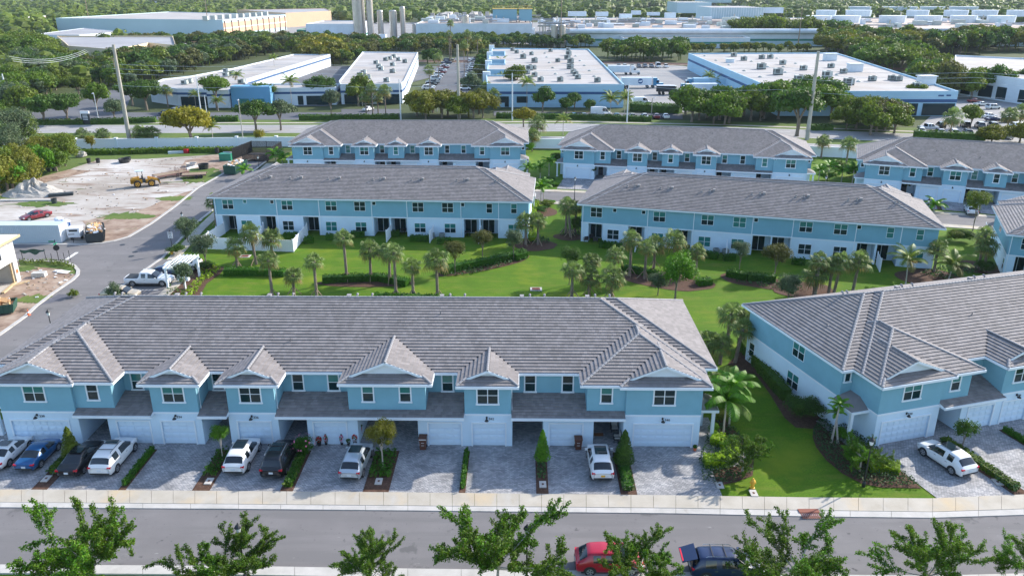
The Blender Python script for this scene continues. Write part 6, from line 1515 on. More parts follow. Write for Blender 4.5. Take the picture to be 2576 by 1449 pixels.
pole('t2', 450, 905, 600, .2, .13, 'pale pole in front of the long white building', 'polewhite'); pole('t2', 1290, 910, 555, .22, .14, 'pale pole in front of the central warehouse', 'polewhite'); pole('t2', 2155, 925, 625, .2, .13, 'pale pole at the truck yard corner', 'polewhite'); pole('t2', 1655, 365, 0, .35, .22, 'tall dark pole rising beyond the central warehouse', 'wood'); pole('t2', 2340, 870, 745, .14, .1, 'short light pole by the truck yard', 'polecon', 'street_light', 2); pole('t2', 725, 845, 725, .14, .1, 'white street light above the clipped trees', 'polewhite', 'street_light', 2)
pole('t1', 685, 240, 0, .4, .22, 'dark leaning pole before the huge pale warehouse, left', 'wood'); pole('t1', 1580, 260, 0, .4, .22, 'dark leaning pole before the huge pale warehouse, right', 'wood'); pole('t3', 868, 362, 50, .4, .2, 'dark pole in front of the long hall', 'wood')
pole('t3', 1250, 815, 600, .2, .13, 'pale pole before the right warehouse front', 'polewhite'); pole('t3', 1590, 960, 810, .13, .09, 'white street light before the dark shrubs, right', 'polewhite', 'street_light', 2); pole('t1', 740, 890, 710, .12, .08, 'white street light in the left parking lot', 'polewhite', 'street_light', 2)
def wire(a, b, sag, label, n=14, r=.035):
    a, b = Vector(a), Vector(b); pts = [a.lerp(b, k/n)-Vector((0, 0, sag*4*(k/n)*(1-k/n))) for k in range(n+1)]; mb = MB(); o = pts[0].copy(); mb.tube([p-o for p in pts], r, 4); tag(mb.build('power_line', M['polewhite'], None, o), label, 'wire', 'power lines along the boulevard')
wy = [(-115, 236), (-60, 238), (-15.6, 238), (33, 238), (74, 226), (120, 212), (190, 188)]
for j, zz in enumerate((15.5, 14.2, 12.9, 9.5)):
    for i in range(len(wy)-1): wire((wy[i][0], wy[i][1], zz), (wy[i+1][0], wy[i+1][1], zz), .8, '%s span from the left of the %s power line over the boulevard' % (ordinal(i), ['top', 'second', 'third', 'lowest'][j]), r=.03)
p_a, p_b = Q('t1', 130, 710), Q('t1', 685, 610)
for j in range(3): wire((p_a[0]+.5*j, p_a[1], 13-j*.8), (p_b[0]+.6*j, p_b[1], 12.2-j*.4), 2.2, '%s of the sagging wires at the far left' % ['top', 'middle', 'bottom'][j], r=.05)
# --- cars and trucks far away
i = 0
for k in range(14):
    g = Q('t2', 655+k*11.5, 690-k*16.5+(-(k-7)**2)*.25); far_car(g[0], g[1], .12, '%s from the near end of the left line between the warehouses', k)
for k in range(16):
    g = Q('t2', 935+k*5.2, 680-k*15); far_car(g[0], g[1], pi-.05, '%s from the near end of the right line between the warehouses', k)
for k, (x, cl) in enumerate(((840, 'tan'), (965, 'white'), (1005, 'silver'))): g = Q('t2', x, 468); far_car(g[0], g[1], pi/2, '%s at the head of the lot between the warehouses', k, 'suv', cl)
for k, (x, kd, cl) in enumerate(((2095, 'suv', 'grey'), (2140, 'suv', 'white'), (2195, 'sedan', 'grey'), (2245, 'suv', 'grey'), (2290, 'pickup', 'grey'), (2340, 'suv', 'grey'), (2390, 'van', 'white'), (2450, 'suv', 'white'))):
    g = Q('t2', x, 512); far_car(g[0], g[1], -pi/2, '%s of the row along the railway behind the truck yard', k, kd, cl)
for k, (x, cl) in enumerate(((1680, 'red'), (1755, 'teal'), (1832, 'silver'), (1910, 'grey'), (2000, 'white'), (2080, 'teal'), (2200, 'tan'), (2290, 'white'), (2380, 'darkred'), (2450, 'white'))):
    g = Q('t2', x, 893+k*.6); far_car(g[0], g[1]+1, pi/2, '%s of the row behind the boulevard hedge', k, 'sedan', cl)
for k, (x, y, cl, kd, an) in enumerate(((1800, 1005, 'white', 'sedan', 1.2), (1850, 985, 'silver', 'pickup', .2), (1945, 965, 'black', 'suv', 1.3), (1945, 1015, 'silver', 'sedan', 1.3), (2040, 1020, 'white', 'suv', 1.3), (2145, 1020, 'grey', 'suv', 1.3), (2255, 1025, 'white', 'suv', 1.3), (2130, 960, 'black', 'suv', 1.3), (2240, 965, 'grey', 'suv', 1.3), (2335, 965, 'black', 'suv', 1.3), (2310, 890, 'white', 'sedan', .2), (2340, 915, 'navy', 'sedan', .2), (2250, 800, 'silver', 'sedan', .2), (2340, 825, 'silver', 'suv', .2), (2200, 775, 'darkred', 'sedan', .2), (2460, 925, 'navy', 'suv', .2), (2530, 970, 'white', 'suv', .2), (2370, 1040, 'teal', 'suv', 1.3), (2450, 1045, 'silver', 'sedan', 1.3), (2560, 900, 'white', 'suv', .2))):
    g = Q('t3', x, y); far_car(g[0], g[1], an, '%s of the lot in front of the right office building', k, kd, cl)
for k, (s_, x, y, cl, kd) in enumerate((('t1', 1255, 868, 'navy', 'sedan'), ('t1', 1345, 852, 'white', 'suv'), ('t1', 695, 580, 'white', 'suv'), ('t2', 205, 838, 'white', 'sedan'), ('t1', 1370, 500, 'white', 'sedan'), ('t1', 1550, 470, 'navy', 'sedan'))):
    g = Q(s_, x, y); far_car(g[0], g[1], 1.2, '%s scattered one before the left office wing', k, kd, cl)
def truck(k, x, y, ang, label, bl, cab, box='wallwhite', boxl=None, cat='truck', name='semi_truck', h=3.9, logo=False):
    g = Q(k, x, y); root = empty(name, g, ang, label, cat); L_ = bl
    mb = MB(); mb.box(0, L_, -1.28, 1.28, 1.1, h); mb.build('trailer', M[box], root)
    if cab:
        mb = MB(); x0 = L_+.5; mb.prism([(x0, -1.2), (x0+2.3, -1.2), (x0+2.3, 1.2), (x0, 1.2)], .9, 3.1); mb.prism([(x0, -1.1), (x0+1.6, -1.1), (x0+1.6, 1.1), (x0, 1.1)], 3.1, 3.8); mb.prism([(x0+2.3, -1.1), (x0+4.0, -.95), (x0+4.0, .95), (x0+2.3, 1.1)], .8, 1.9); mb.build('cab', PAINT[cab], root)
        mb = MB(); mb.box(x0+2.25, x0+2.36, -1.05, 1.05, 2.0, 2.9); mb.box(x0+1.2, x0+2.1, -1.23, 1.23, 2.0, 2.8); mb.build('windscreen', M['carglass'], root)
    for xx in ([1.2, 2.5]+([L_-1.5, L_+.6, L_+4.0] if cab else [L_-1.5])):
        for s in (-1, 1): put('wheel', cached('tw', lambda: wheel_mb(.5, .3).mesh('wheel', [M['rub'], M['rim']])), root, (xx, s*1.12, .5))
    if logo:
        mb = MB(); mb.lathe([(.95, 0), (.95, .03)], 24); put('round_emblem', mb.mesh('round_emblem', PAINT['blue']), root, (L_*.62, -1.3, 2.6), (pi/2, 0, 0))
        mb = MB(); mb.box(-.75, .75, -.02, .02, -.2, .12); mb.box(-.3, .5, -.02, .02, -.36, -.2); put('white_lettering_band', mb.mesh('white_lettering_band', M['trim']), root, (L_*.62, -1.345, 2.65), (0, -.15, 0))
    return root
truck('t2', 2110, 665, .0, 'blue-cab semi truck with a round blue emblem on its white trailer', 11.5, 'teal', logo=True)
truck('t2', 2010, 565, .0, 'white truck behind the blue-cab semi truck', 9.5, 'white')
truck('t3', 330, 670, pi+.02, 'blue-cab truck with a pale blue box trailer beside the right warehouse', 13, 'teal', 'wallblue')
truck('t3', 250, 715, pi+.02, 'white box truck with a coloured stripe beside the yard trees', 9, 'white')
root = truck('t2', 2375, 715, -.12, 'dark brown step van in the middle of the truck yard', 6.4, None, 'blackplastic', name='delivery_van', cat='van', h=3.2)
mb = MB(); mb.box(6.4, 7.6, -1.15, 1.15, .7, 1.9, 0); mb.box(6.4, 7.0, -1.15, 1.15, 1.9, 3.1, 1); mb.box(0, 6.4, -1.2, 1.2, 3.2, 3.28, 2); mb.build('cab', [PAINT['brown'], M['carglass'], M['wallwhite']], root)
g = Q('t2', 1880, 872); near_car('van', 'white', (g[0], g[1]), -.05, 'white van driving along the service road behind the hedge', (6.2, 2.1, 2.6), cat='van')
g = Q('t2', 2310, 790); near_car('van', 'white', (g[0]-5, g[1]), .1, 'white van half hidden by bare shrubs at the yard entrance', (5.8, 2.1, 2.4), cat='van')
# railway behind the yard
mb = MB(); rl = [(-60, 425), (60, 412), (120, 398), (300, 350)]
for d in (0, 1.5, 5, 6.5):
    for i in range(3): mb.bar((rl[i][0], rl[i][1]+d, .3), (rl[i+1][0], rl[i+1][1]+d, .3), .18)
struct(mb.build('railway_track', M['rust']))
sheet('railway_ballast', [(p[0], p[1]-2) for p in rl]+[(p[0], p[1]+9) for p in rl][::-1], .01, M['brown'])
# ------------------------------------------------------------------ background trees
FOOT = []
for o in list(S.objects):
    if o.parent is None and o.get('category') == 'building':
        w = [c for c in o.children if c.name.startswith('wall')]
        if w:
            vs = [(v.co.x+o.location.x, v.co.y+o.location.y) for v in w[0].data.vertices if v.co.z < .5]
            FOOT.append((min(v[0] for v in vs)-3, max(v[0] for v in vs)+3, min(v[1] for v in vs)-3, max(v[1] for v in vs)+3))
ALLT = []
CP = {'lf_oak': 'olive green', 'lf_dark': 'dark green', 'lf_yel': 'yellow-green', 'lf_gold': 'golden', 'lf_brown': 'brownish', 'lf_grey': 'grey-green', 'lf_bright': 'bright green', 'lf_street': 'deep green'}
def scatter(k, poly, sp, r0, r1, mats, where, seed=1, kind='oak', avoid=False):
    sp *= .86
    P = Qp(k, *poly) if k else poly; r = random.Random(seed); x0, x1 = min(p[0] for p in P), max(p[0] for p in P); y0, y1 = min(p[1] for p in P), max(p[1] for p in P); y = y0; row = 0; out = []
    while y < y1:
        x = x0+(row % 2)*sp/2
        while x < x1:
            q = (x+r.uniform(-.35, .35)*sp, y+r.uniform(-.35, .35)*sp)
            if inside(q, P) and not (avoid and any(f[0] < q[0] < f[1] and f[2] < q[1] < f[3] for f in FOOT)): out.append((q[0], q[1], r.uniform(r0, r1), r.choice(mats)))
            x += sp
        y += sp*.87; row += 1
    out.sort(key=lambda q: PX(q[0], q[1])[0])
    for i, (x, y, rr, m) in enumerate(out):
        ALLT.append((x, y, rr, m, kind, '%s tree, %s from the left %s' % (CP[m], ordinal(i), where)))
OK = ['lf_oak', 'lf_dark', 'lf_oak', 'lf_grey']
scatter('t1', [(-200, 640), (300, 640), (600, 620), (500, 540), (-200, 500)], 8, 5.0, 7.2, OK, 'in the wood beside the sagging wires', 2, 'wide')
scatter('t1', [(-200, 500), (420, 540), (380, 440), (-200, 380)], 9, 7, 9.5, ['lf_oak', 'lf_street', 'lf_oak'], 'on the wooded rise at the left', 3, 'wide')
scatter('t1', [(-300, 860), (220, 900), (300, 760), (480, 720), (420, 650), (-300, 660)], 7.2, 4.2, 6, ['lf_oak', 'lf_dark', 'lf_grey', 'lf_street'], 'beside the left poles', 4)
scatter('t1', [(560, 620), (900, 560), (1350, 540), (1350, 480), (900, 470), (620, 540)], 9, 4, 6, ['lf_brown', 'lf_oak', 'lf_dark', 'lf_grey'], 'before the cream building', 5)
scatter('t1', [(620, 640), (900, 690), (1150, 640), (1500, 520), (1450, 440), (900, 470), (640, 560)], 8, 3.4, 5.0, ['lf_oak', 'lf_grey', 'lf_dark', 'lf_street'], 'left of the office wing', 25, avoid=True)
scatter('t1', [(1300, 560), (1700, 480), (2150, 400), (2150, 372), (1650, 385), (1300, 440)], 8, 3.4, 4.8, ['lf_oak', 'lf_dark', 'lf_brown'], 'behind the office wing roof', 26, avoid=True)
scatter('t1', [(930, 570), (1280, 600), (1600, 500), (1950, 410), (2150, 380), (1900, 330), (1350, 400), (1350, 470), (940, 530)], 9, 4.2, 6.5, ['lf_oak', 'lf_dark', 'lf_grey', 'lf_brown', 'lf_dark'], 'behind the low office wing', 6, avoid=True)
scatter('t1', [(950, 350), (2100, 335), (2576, 350), (2900, 370), (2576, 400), (1950, 370), (1350, 395), (950, 385)], 10, 4.4, 6.2, ['lf_dark', 'lf_dark', 'lf_oak', 'lf_brown'], 'before the huge pale warehouse', 7, 'wide', True)
scatter('t1', [(1700, 640), (2240, 640), (2576, 500), (2576, 400), (2250, 420), (2200, 480), (1900, 560)], 9.5, 5.2, 7, ['lf_yel', 'lf_gold', 'lf_yel', 'lf_oak'], 'in the grove behind the office wing', 8, avoid=True)
scatter('t2', [(-40, 560), (300, 420), (570, 410), (1080, 430), (1080, 375), (500, 365), (-40, 385)], 9, 3.8, 5.2, ['lf_oak', 'lf_brown', 'lf_dark', 'lf_yel'], 'below the silos', 9, avoid=True)
scatter('t2', [(500, 690), (560, 600), (610, 480), (740, 460), (690, 600), (640, 700)], 8, 3.8, 5.2, ['lf_oak', 'lf_dark', 'lf_grey'], 'left of the crowded lot', 10, avoid=True)
scatter('t2', [(1040, 700), (1090, 430), (1060, 430), (1000, 660)], 7, 2.6, 3.8, ['lf_dark', 'lf_brown', 'lf_oak'], 'beside the central warehouse left wall', 11)
scatter('t2', [(480, 370), (1150, 365), (1900, 375), (1900, 340), (900, 325), (480, 330)], 9, 3.6, 5.2, ['lf_dark', 'lf_oak', 'lf_dark'], 'behind the central warehouse', 12, 'wide', True)
scatter('t2', [(1990, 470), (2576, 470), (2576, 420), (1990, 420)], 10, 5, 7, ['lf_oak', 'lf_dark', 'lf_street'], 'along the railway behind the truck yard', 13)
scatter('t3', [(0, 405), (380, 405), (950, 405), (950, 385), (0, 385)], 8, 2.6, 3.6, ['lf_oak', 'lf_yel', 'lf_oak'], 'in the low line before the loading dock', 14)
scatter('t3', [(420, 345), (1130, 345), (1130, 325), (420, 320)], 16, 10, 13, ['lf_dark', 'lf_oak'], 'in the big group before the hall', 15, 'wide')
scatter('t3', [(1060, 440), (1350, 490), (1500, 430), (1800, 430), (2576, 400), (2900, 400), (2900, 345), (1750, 345), (1300, 360), (1000, 380)], 12, 6, 9, ['lf_oak', 'lf_street', 'lf_dark', 'lf_brown', 'lf_yel'], 'in the wood right of that group', 16, 'wide', True)
scatter('t3', [(1320, 540), (1750, 590), (1850, 480), (1500, 440), (1300, 470)], 10, 5.5, 7.5, ['lf_oak', 'lf_street', 'lf_dark'], 'behind the right warehouse', 17, 'wide', True)
scatter('t3', [(1760, 680), (1980, 770), (2500, 740), (2850, 760), (2850, 700), (2100, 700), (1850, 600)], 11, 5.5, 7.5, ['lf_brown', 'lf_dark', 'lf_oak'], 'before the right office building', 18)
scatter('t3', [(-40, 945), (560, 955), (620, 900), (560, 850), (30, 850)], 8, 4.6, 6, ['lf_street', 'lf_dark', 'lf_oak'], 'in the thicket before the truck yard', 19)
scatter('t3', [(560, 900), (1180, 900), (1150, 830), (640, 820)], 9, 5.5, 7.5, ['lf_dark', 'lf_street', 'lf_dark'], 'in the broad group before the warehouse', 20, 'wide')
scatter('t3', [(1180, 1040), (1700, 1010), (1680, 930), (1300, 900), (1200, 940)], 7, 4.0, 5.2, ['lf_oak', 'lf_brown', 'lf_oak'], 'in the group behind the right row', 21)
scatter('t2', [(560, 905), (1150, 920), (1080, 860), (700, 830), (560, 850)], 6.5, 4.0, 5.0, ['lf_yel', 'lf_oak', 'lf_yel'], 'in the clipped group by the middle pole', 22)
for i, (k, x, y, r, m, kd, lb, hc) in enumerate([('t1', 340, 942, 5, 'lf_dark', 'wide', 'dark spreading tree left of the black entrance sign', 5.2), ('t1', 515, 935, 4.8, 'lf_dark', 'wide', 'dark spreading tree right of the black entrance sign', 5.4), ('t1', 600, 745, 4.5, 'lf_oak', 'wide', 'flat-topped tree on the parking island', 5), ('t1', 740, 870, 4.6, 'lf_street', 'oak', 'tall rounded tree beside the parking lot light', 6.2), ('t1', 870, 930, 3.4, 'lf_grey', 'oak', 'pale loose tree left of the thick left pole', 4.4),
    ('t1', 1110, 832, 5.6, 'lf_dark', 'wide', 'dark spreading tree on the lawn right of the thick left pole', 5.8), ('t1', 1000, 800, 4.4, 'lf_dark', 'wide', 'dark tree behind the thick left pole', 4.8), ('t1', 1445, 1088, 6.3, 'lf_gold', 'wide', 'golden spreading tree by the boulevard wall', 5.6), ('t1', 1640, 830, 5.0, 'lf_street', 'oak', 'tall dark tree right of the pale pole', 7.4), ('t1', 1935, 1003, 5.0, 'lf_dark', 'wide', 'broad dark tree on the boulevard median', 5.6), ('t1', 2120, 985, 4.2, 'lf_grey', 'wide', 'looser dark tree on the boulevard median', 5.4),
    ('t1', 2000, 800, 4.2, 'lf_street', 'oak', 'green tree in front of the sky-blue entrance', 4), ('t1', 2440, 780, 5.5, 'lf_dark', 'wide', 'dark tree in front of the office roof edge', 6), ('t1', 2500, 860, 3.6, 'lf_grey', 'oak', 'loose tree on the kerb island', 4.5), ('t2', 130, 800, 5.2, 'lf_oak', 'oak', 'green tree covering the left part of the long building', 5.4),
    ('t2', 1310, 760, 4.6, 'lf_oak', 'oak', 'tall airy tree in front of the central warehouse', 8.2), ('t2', 1520, 850, 4.0, 'lf_dark', 'oak', 'small dark tree before the central warehouse wall', 4.6), ('t2', 1700, 850, 3.0, 'lf_dark', 'oak', 'round dark bush-like tree before the wall', 2.6), ('t2', 1760, 840, 3.0, 'lf_dark', 'oak', 'taller round dark tree beside the bush-like one', 3.8), ('t2', 1870, 845, 2.4, 'lf_dark', 'oak', 'small round dark tree at the right of the wall', 2), ('t2', 1375, 960, 3.4, 'lf_gold', 'oak', 'small golden round tree behind the middle row', 3.2), ('t2', 990, 760, 4.2, 'lf_grey', 'oak', 'grey-green tree at the front of the crowded lot', 6),
    ('t3', 860, 1030, 7.6, 'lf_dark', 'wide', 'big spreading tree left of the thick right pole', 8.2), ('t3', 1730, 830, 3.6, 'lf_oak', 'oak', 'green tree before the right warehouse corner', 6.2), ('t1', 700, 1145, 1.7, 'lf_gold', 'young', 'small yellow round shrub tree at the wall, left', 2.2), ('t1', 1962, 1105, 1.8, 'lf_gold', 'young', 'small yellow round shrub tree at the wall, right', 2.0), ('t3', 2170, 970, 3.2, 'lf_oak', 'oak', 'pale tree in the right parking lot', 4), ('t3', 2540, 1080, 4, 'lf_yel', 'wide', 'pale golden bushy tree over the right hedge', 2.2), ('t3', 2330, 1075, 4, 'lf_yel', 'wide', 'second pale golden bushy tree over the right hedge', 2)]):
    g = Q(k, x, y); tree(g[0], g[1], r, kd, m, lb, hc=hc)
ALLT.sort(key=lambda t: -t[2]/t[1])
for x, y, rr, m, kd, lb in ALLT[:205]: tree(x, y, rr, kd, m, lb, 'background trees')
low_c = [crown_mesh(900+q, 520, .8, 9, .13) for q in range(3)]; mnames = sorted(set(t[3] for t in ALLT)); mb = MB()
for x, y, rr, m, kd, lb in ALLT[205:]:
    a = R.uniform(0, 6.28); ca, sa = cos(a)*rr, sin(a)*rr; z0 = rr*.85; b = R.choice(low_c)
    mb.raw([(x+v[0]*ca-v[1]*sa, y+v[0]*sa+v[1]*ca, z0+v[2]*rr) for v in b.v], b.f, mnames.index(m)); mb.tube([(x, y, 0), (x, y, rr*.7)], .25, 5, mnames.index(m))
tag(mb.build('distant_trees', [M[q] for q in mnames]), 'mixed broad-leaved trees filling the distance between the warehouses', kind='stuff')
# bamboo-like and leafy edge at the far left of the sand yard
nb = []
r = random.Random(31)
for i in range(24):
    x, y = r.uniform(-20, 520), 0; y = 440-x*.45+r.uniform(-60, 20); nb.append((x, y))
for i, (x, y) in enumerate(sorted(nb)):
    g = Q('w4', x, max(y, 150)); tree(g[0], g[1], r.uniform(2.4, 4.2), r.choice(['oak', 'young', 'near']), r.choice(['lf_bright', 'lf_yel', 'lf_yel', 'lf_oak', 'lf_street']), '%s leafy tree from the left along the yard edge' % ordinal(i), 'leafy trees at the left yard edge', hc=r.uniform(1.8, 4.2))
for i in range(10):
    g = Q('w4', -60+i*30, 130+r.uniform(-60, 120)); tree(g[0], g[1], r.uniform(4, 5.5), 'near', r.choice(['lf_oak', 'lf_grey', 'lf_street']), '%s tall tree from the left behind the yard edge' % ordinal(i), 'tall trees behind the yard edge', hc=6)
# palms in the background
for i, (k, x, y, h, kd, s, lb) in enumerate([('t1', 635, 1105, 2.6, 'fan', 1.5, 'first short fan palm from the left on the boulevard verge'), ('t1', 790, 1105, 2.8, 'fan', 1.55, 'second short fan palm from the left on the boulevard verge'), ('t1', 1060, 1097, 3.0, 'fan', 1.5, 'left of the three clustered fan palms right of the thick pole'), ('t1', 1105, 1097, 3.0, 'fan', 1.45, 'middle of the three clustered fan palms right of the thick pole'), ('t1', 1165, 1097, 3.0, 'fan', 1.5, 'right of the three clustered fan palms right of the thick pole'),
    ('t1', 1270, 812, 5.5, 'fan', 1.5, 'fan palm before the low office wall'), ('t1', 1480, 815, 4, 'coco', 1.0, 'feather palm beside the pale pole'), ('t1', 1810, 770, 8.5, 'coco', 1.2, 'tall feather palm before the sky-blue entrance'), ('t1', 2205, 810, 8, 'coco', 1.5, 'tall feather palm at the office corner'), ('t1', 2080, 600, 8.5, 'coco', 1.1, 'slender palm standing out of the golden grove'), ('t1', 1610, 1070, 3.5, 'coco', 1.0, 'feather palm right of the golden tree'),
    ('t1', 1650, 840, 3, 'coco', 1.2, 'low feather palm under the tall dark tree'), ('t2', 190, 890, 6, 'fan', 1.5, 'first of the fan palms before the long building'), ('t2', 240, 890, 8.5, 'fan', 1.4, 'second of the fan palms before the long building'), ('t2', 280, 880, 5.5, 'fan', 1.4, 'third of the fan palms before the long building'), ('t2', 337, 890, 8, 'fan', 1.6, 'fourth of the fan palms before the long building'), ('t2', 160, 800, 9, 'coco', .8, 'ragged palm before the long building'),
    ('t2', 670, 700, 8, 'fan', 1.6, 'near fan palm on the left of the car lines'), ('t2', 735, 600, 9, 'fan', 1.5, 'second fan palm on the left of the car lines'), ('t2', 818, 480, 14, 'fan', 1.6, 'tall palm at the head of the left car line'), ('t2', 830, 470, 19, 'fan', 1.5, 'tallest palm at the head of the left car line'), ('t2', 930, 620, 14, 'fan', 1.6, 'tall palm on the right car line'), ('t2', 955, 480, 14, 'fan', 1.8, 'far palm on the right car line'), ('t2', 1030, 470, 12, 'fan', 1.6, 'far palm behind the right car line'),
    ('t2', 1205, 560, 5, 'coco', 1.6, 'feather palm in the farthest light court'), ('t2', 1210, 720, 5.5, 'coco', 1.5, 'feather palm in the nearest light court'), ('t2', 1150, 830, 4.5, 'fan', 1.8, 'fan palm at the left corner of the central warehouse'), ('t2', 1090, 800, 6, 'fan', 1.6, 'fan palm left of the central warehouse corner'), ('t2', 1400, 820, 8, 'coco', 1.4, 'drooping palm before the central warehouse'), ('t2', 2030, 880, 5, 'coco', 1.6, 'feather palm at the truck yard corner'), ('t2', 2135, 900, 6, 'coco', 1.4, 'second feather palm at the truck yard corner'), ('t2', 1480, 1060, 4.2, 'fan', 1.9, 'fan palm between the far rows'),
    ('t3', 190, 655, 4, 'coco', 1.3, 'palm beside the pale trailer'), ('t3', 240, 670, 3, 'coco', 1.2, 'second palm beside the pale trailer'), ('t3', 1160, 790, 4.5, 'fan', 1.6, 'palm before the right warehouse wall'), ('t3', 1080, 770, 4.5, 'fan', 1.7, 'second palm before the right warehouse wall'), ('t3', 2010, 1050, 5.5, 'fan', 2.0, 'fan palm in front of the right parking lot'), ('t3', 2440, 1010, 5, 'fan', 1.8, 'fan palm at the right edge of the lot'), ('t3', 2530, 990, 5, 'fan', 1.8, 'second fan palm at the right edge of the lot'), ('t3', 1950, 650, 4, 'coco', 1.3, 'bright palm at the warehouse roof corner'),
    ('w6', 150, 290, 4, 'fan', 1.3, 'fan palm beyond the gap between the far rows'), ('w6', 170, 265, 3, 'fan', 1.2, 'second fan palm beyond the gap between the far rows'), ('w7', 1030, 340, 4, 'fan', 1.3, 'fan palm behind the right end of the middle far row'), ('w7', 1215, 400, 5, 'fan', 1.4, 'thick fan palm between the two right far rows'), ('w6', 380, 170, 4, 'coco', 1.1, 'palm just behind the left roof corner of the middle far row')]):
    g = Q(k, x, y); palm(g[0], g[1], h, lb, kd, None, s)
for i, (k, x, y, h, s) in enumerate([('w6', 120, 500, 2.4, 1.0), ('w6', 210, 490, 2.2, 1.0), ('w6', 275, 470, 2.8, 1.1), ('w6', 215, 680, 3.0, 1.1), ('w6', 235, 660, 3.2, 1.0), ('w7', 1010, 520, 2.4, 1.1), ('w7', 1080, 500, 2.6, 1.2), ('w7', 1180, 520, 2.2, 1.2), ('w7', 1260, 540, 3.0, 1.2), ('w7', 1870, 740, 1.2, 1.2), ('w5', 530, 380, 2.0, 1.3), ('w5', 580, 400, 1.8, 1.2), ('w4', 1850, 320, 1.8, 1.0)]):
    g = Q(k, x, y); palm(g[0], g[1], h, '%s feathery garden palm in the gaps between the far rows' % ordinal(i), 'areca', 'garden palms between the far rows', s*1.15)
# hedges beside the boulevard and the yard
def bh(k, p, w, h, m, lb): hedge([Q(k, *q)[:2] for q in p], w, h, m, lb, dens=5, size=.3)
bh('t1', [(240, 945), (630, 940)], 1.6, 1.5, 'lf_dark', 'clipped boulevard hedge left of the black sign'); bh('t1', [(690, 938), (1180, 925)], 1.6, 1.5, 'lf_dark', 'clipped boulevard hedge right of the black sign'); bh('t1', [(1600, 918), (1800, 915)], 1.6, 1.5, 'lf_dark', 'clipped boulevard hedge behind the median trees'); bh('t1', [(2260, 908), (2576, 905), (3010, 900)], 1.6, 1.5, 'lf_dark', 'clipped boulevard hedge before the long building lot'); bh('t2', [(1170, 890), (1750, 900), (2340, 918)], 1.6, 1.5, 'lf_dark', 'long clipped boulevard hedge before the central warehouse'); bh('t3', [(970, 985), (1130, 985)], 1.6, 1.6, 'lf_dark', 'short clipped hedge right of the thick right pole'); bh('t3', [(1740, 1035), (2280, 1060)], 1.8, 1.8, 'lf_dark', 'clipped hedge before the right parking lot')
bh('w4', [(600, 135), (1000, 130), (1350, 118), (1790, 118)], 2.2, 1.1, 'lf_street', 'shaggy shrub line at the foot of the white perimeter wall')
bh('t2', [(2190, 830), (2560, 855)], 5, 2.4, 'lf_dark', 'dark shrub mound before the truck yard')
# far woods: one mass
r = random.Random(77); mb = MB()
def clump(x, y, rr):
    for _ in range(3): ico(mb, Vector((x+r.uniform(-1, 1)*rr*.6, y+r.uniform(-1, 1)*rr*.6, rr*r.uniform(.5, .9))), rr*r.uniform(.5, .8), rr*r.uniform(.4, .65), r=r, seg=6, ring=4, jit=.2)
    for _ in range(14):
        d = rnd_unit(r); d.z = abs(d.z); leaf(mb, Vector((x, y, rr*.7))+Vector((d.x*rr, d.y*rr, d.z*rr*.65)), (d+rnd_unit(r)*.6).normalized(), rr*.2, r)
for _ in range(5200):
    y = 620*(1+r.random()**1.4*4.2); x = r.uniform(-.72, .72)*y
    px, py = PX(x, y)
    if any(f[0]-4 < x < f[1]+4 and f[2]-30 < y < f[3] for f in FOOT): continue
    if y < 1000 and -230 < x < 520 and y < 880: continue
    if y > 1000 and mnoise.noise(Vector((x*.004, y*.002, 3))) > .28: continue
    if y < 700 and x > -230: continue
    clump(x, y, r.uniform(6, 9)*(1+y/4000))
o = mb.build('far_woods', M['lf_oak']); tag(o, 'dark far-off woods running to the horizon', kind='stuff')
mb = MB()
for _ in range(900):
    x = r.uniform(-420, -170); y = r.uniform(300, 1000)
    px, py = PX(x, y)
    if px > 330 and y > 430: continue
    if any(f[0]-4 < x < f[1]+4 and f[2]-40 < y < f[3] for f in FOOT): continue
    clump(x, y, r.uniform(5, 8))
tag(mb.build('left_woods', M['lf_oak']), 'mixed olive woods behind the left edge of the yard', kind='stuff')
# air
mb = MB(); mb.box(-6100, 6100, -110, 12100, -1.2, 70); hz = mb.build('haze', M['field']); hz.data.materials.clear()
m = bpy.data.materials.new('air_haze'); m.use_nodes = True; m.node_tree.nodes.clear(); pv = m.node_tree.nodes.new('ShaderNodeVolumePrincipled'); mo = m.node_tree.nodes.new('ShaderNodeOutputMaterial'); m.node_tree.links.new(pv.outputs[0], mo.inputs['Volume'])
pv.inputs['Color'].default_value = (.75, .86, 1, 1); pv.inputs['Density'].default_value = .00006; hz.data.materials.append(m); tag(hz, 'thin blue haze over the distance', kind='stuff')
# ------------------------------------------------------------------ street furniture, yard things, porch things
M['greenpaint'] = mat('dumpster_green', (.015, .07, .05), .6, var=.2, vs=1); M['greydump'] = mat('dumpster_dark', (.03, .04, .045), .6, var=.2, vs=1)
M['contain'] = mat('container_pale_blue', (.46, .55, .60), .6, var=.05, vs=.5); M['yellow'] = mat('hydrant_yellow', (.75, .42, .04), .5); M['cat'] = mat('machine_yellow', (.55, .27, .02), .55, var=.12, vs=2); M['bin'] = mat('bin_brown', (.10, .035, .02), .6)
M['card'] = mat('cardboard', (.5, .3, .15), .9, island=.4); M['paper'] = mat('rubbish_white', (.7, .72, .75), .8, island=.2); M['redpot'] = mat('red_pot', (.45, .01, .03), .4); M['orange'] = mat('cone_orange', (.7, .15, .05), .6)
M['block'] = mat('raw_blockwork', (.52, .52, .50), .9, var=.12, vs=.8); M['toilet'] = mat('toilet_blue', (.01, .12, .42), .5); M['gravel'] = ramp_mat('gravel', [(.3, (.25, .235, .215)), (.7, (.44, .42, .39))], 2, .95, bump=.8); M['signwhite'] = mat('sign_white', (.75, .78, .82), .5); M['signgreen'] = mat('sign_green', (.01, .2, .12), .5)
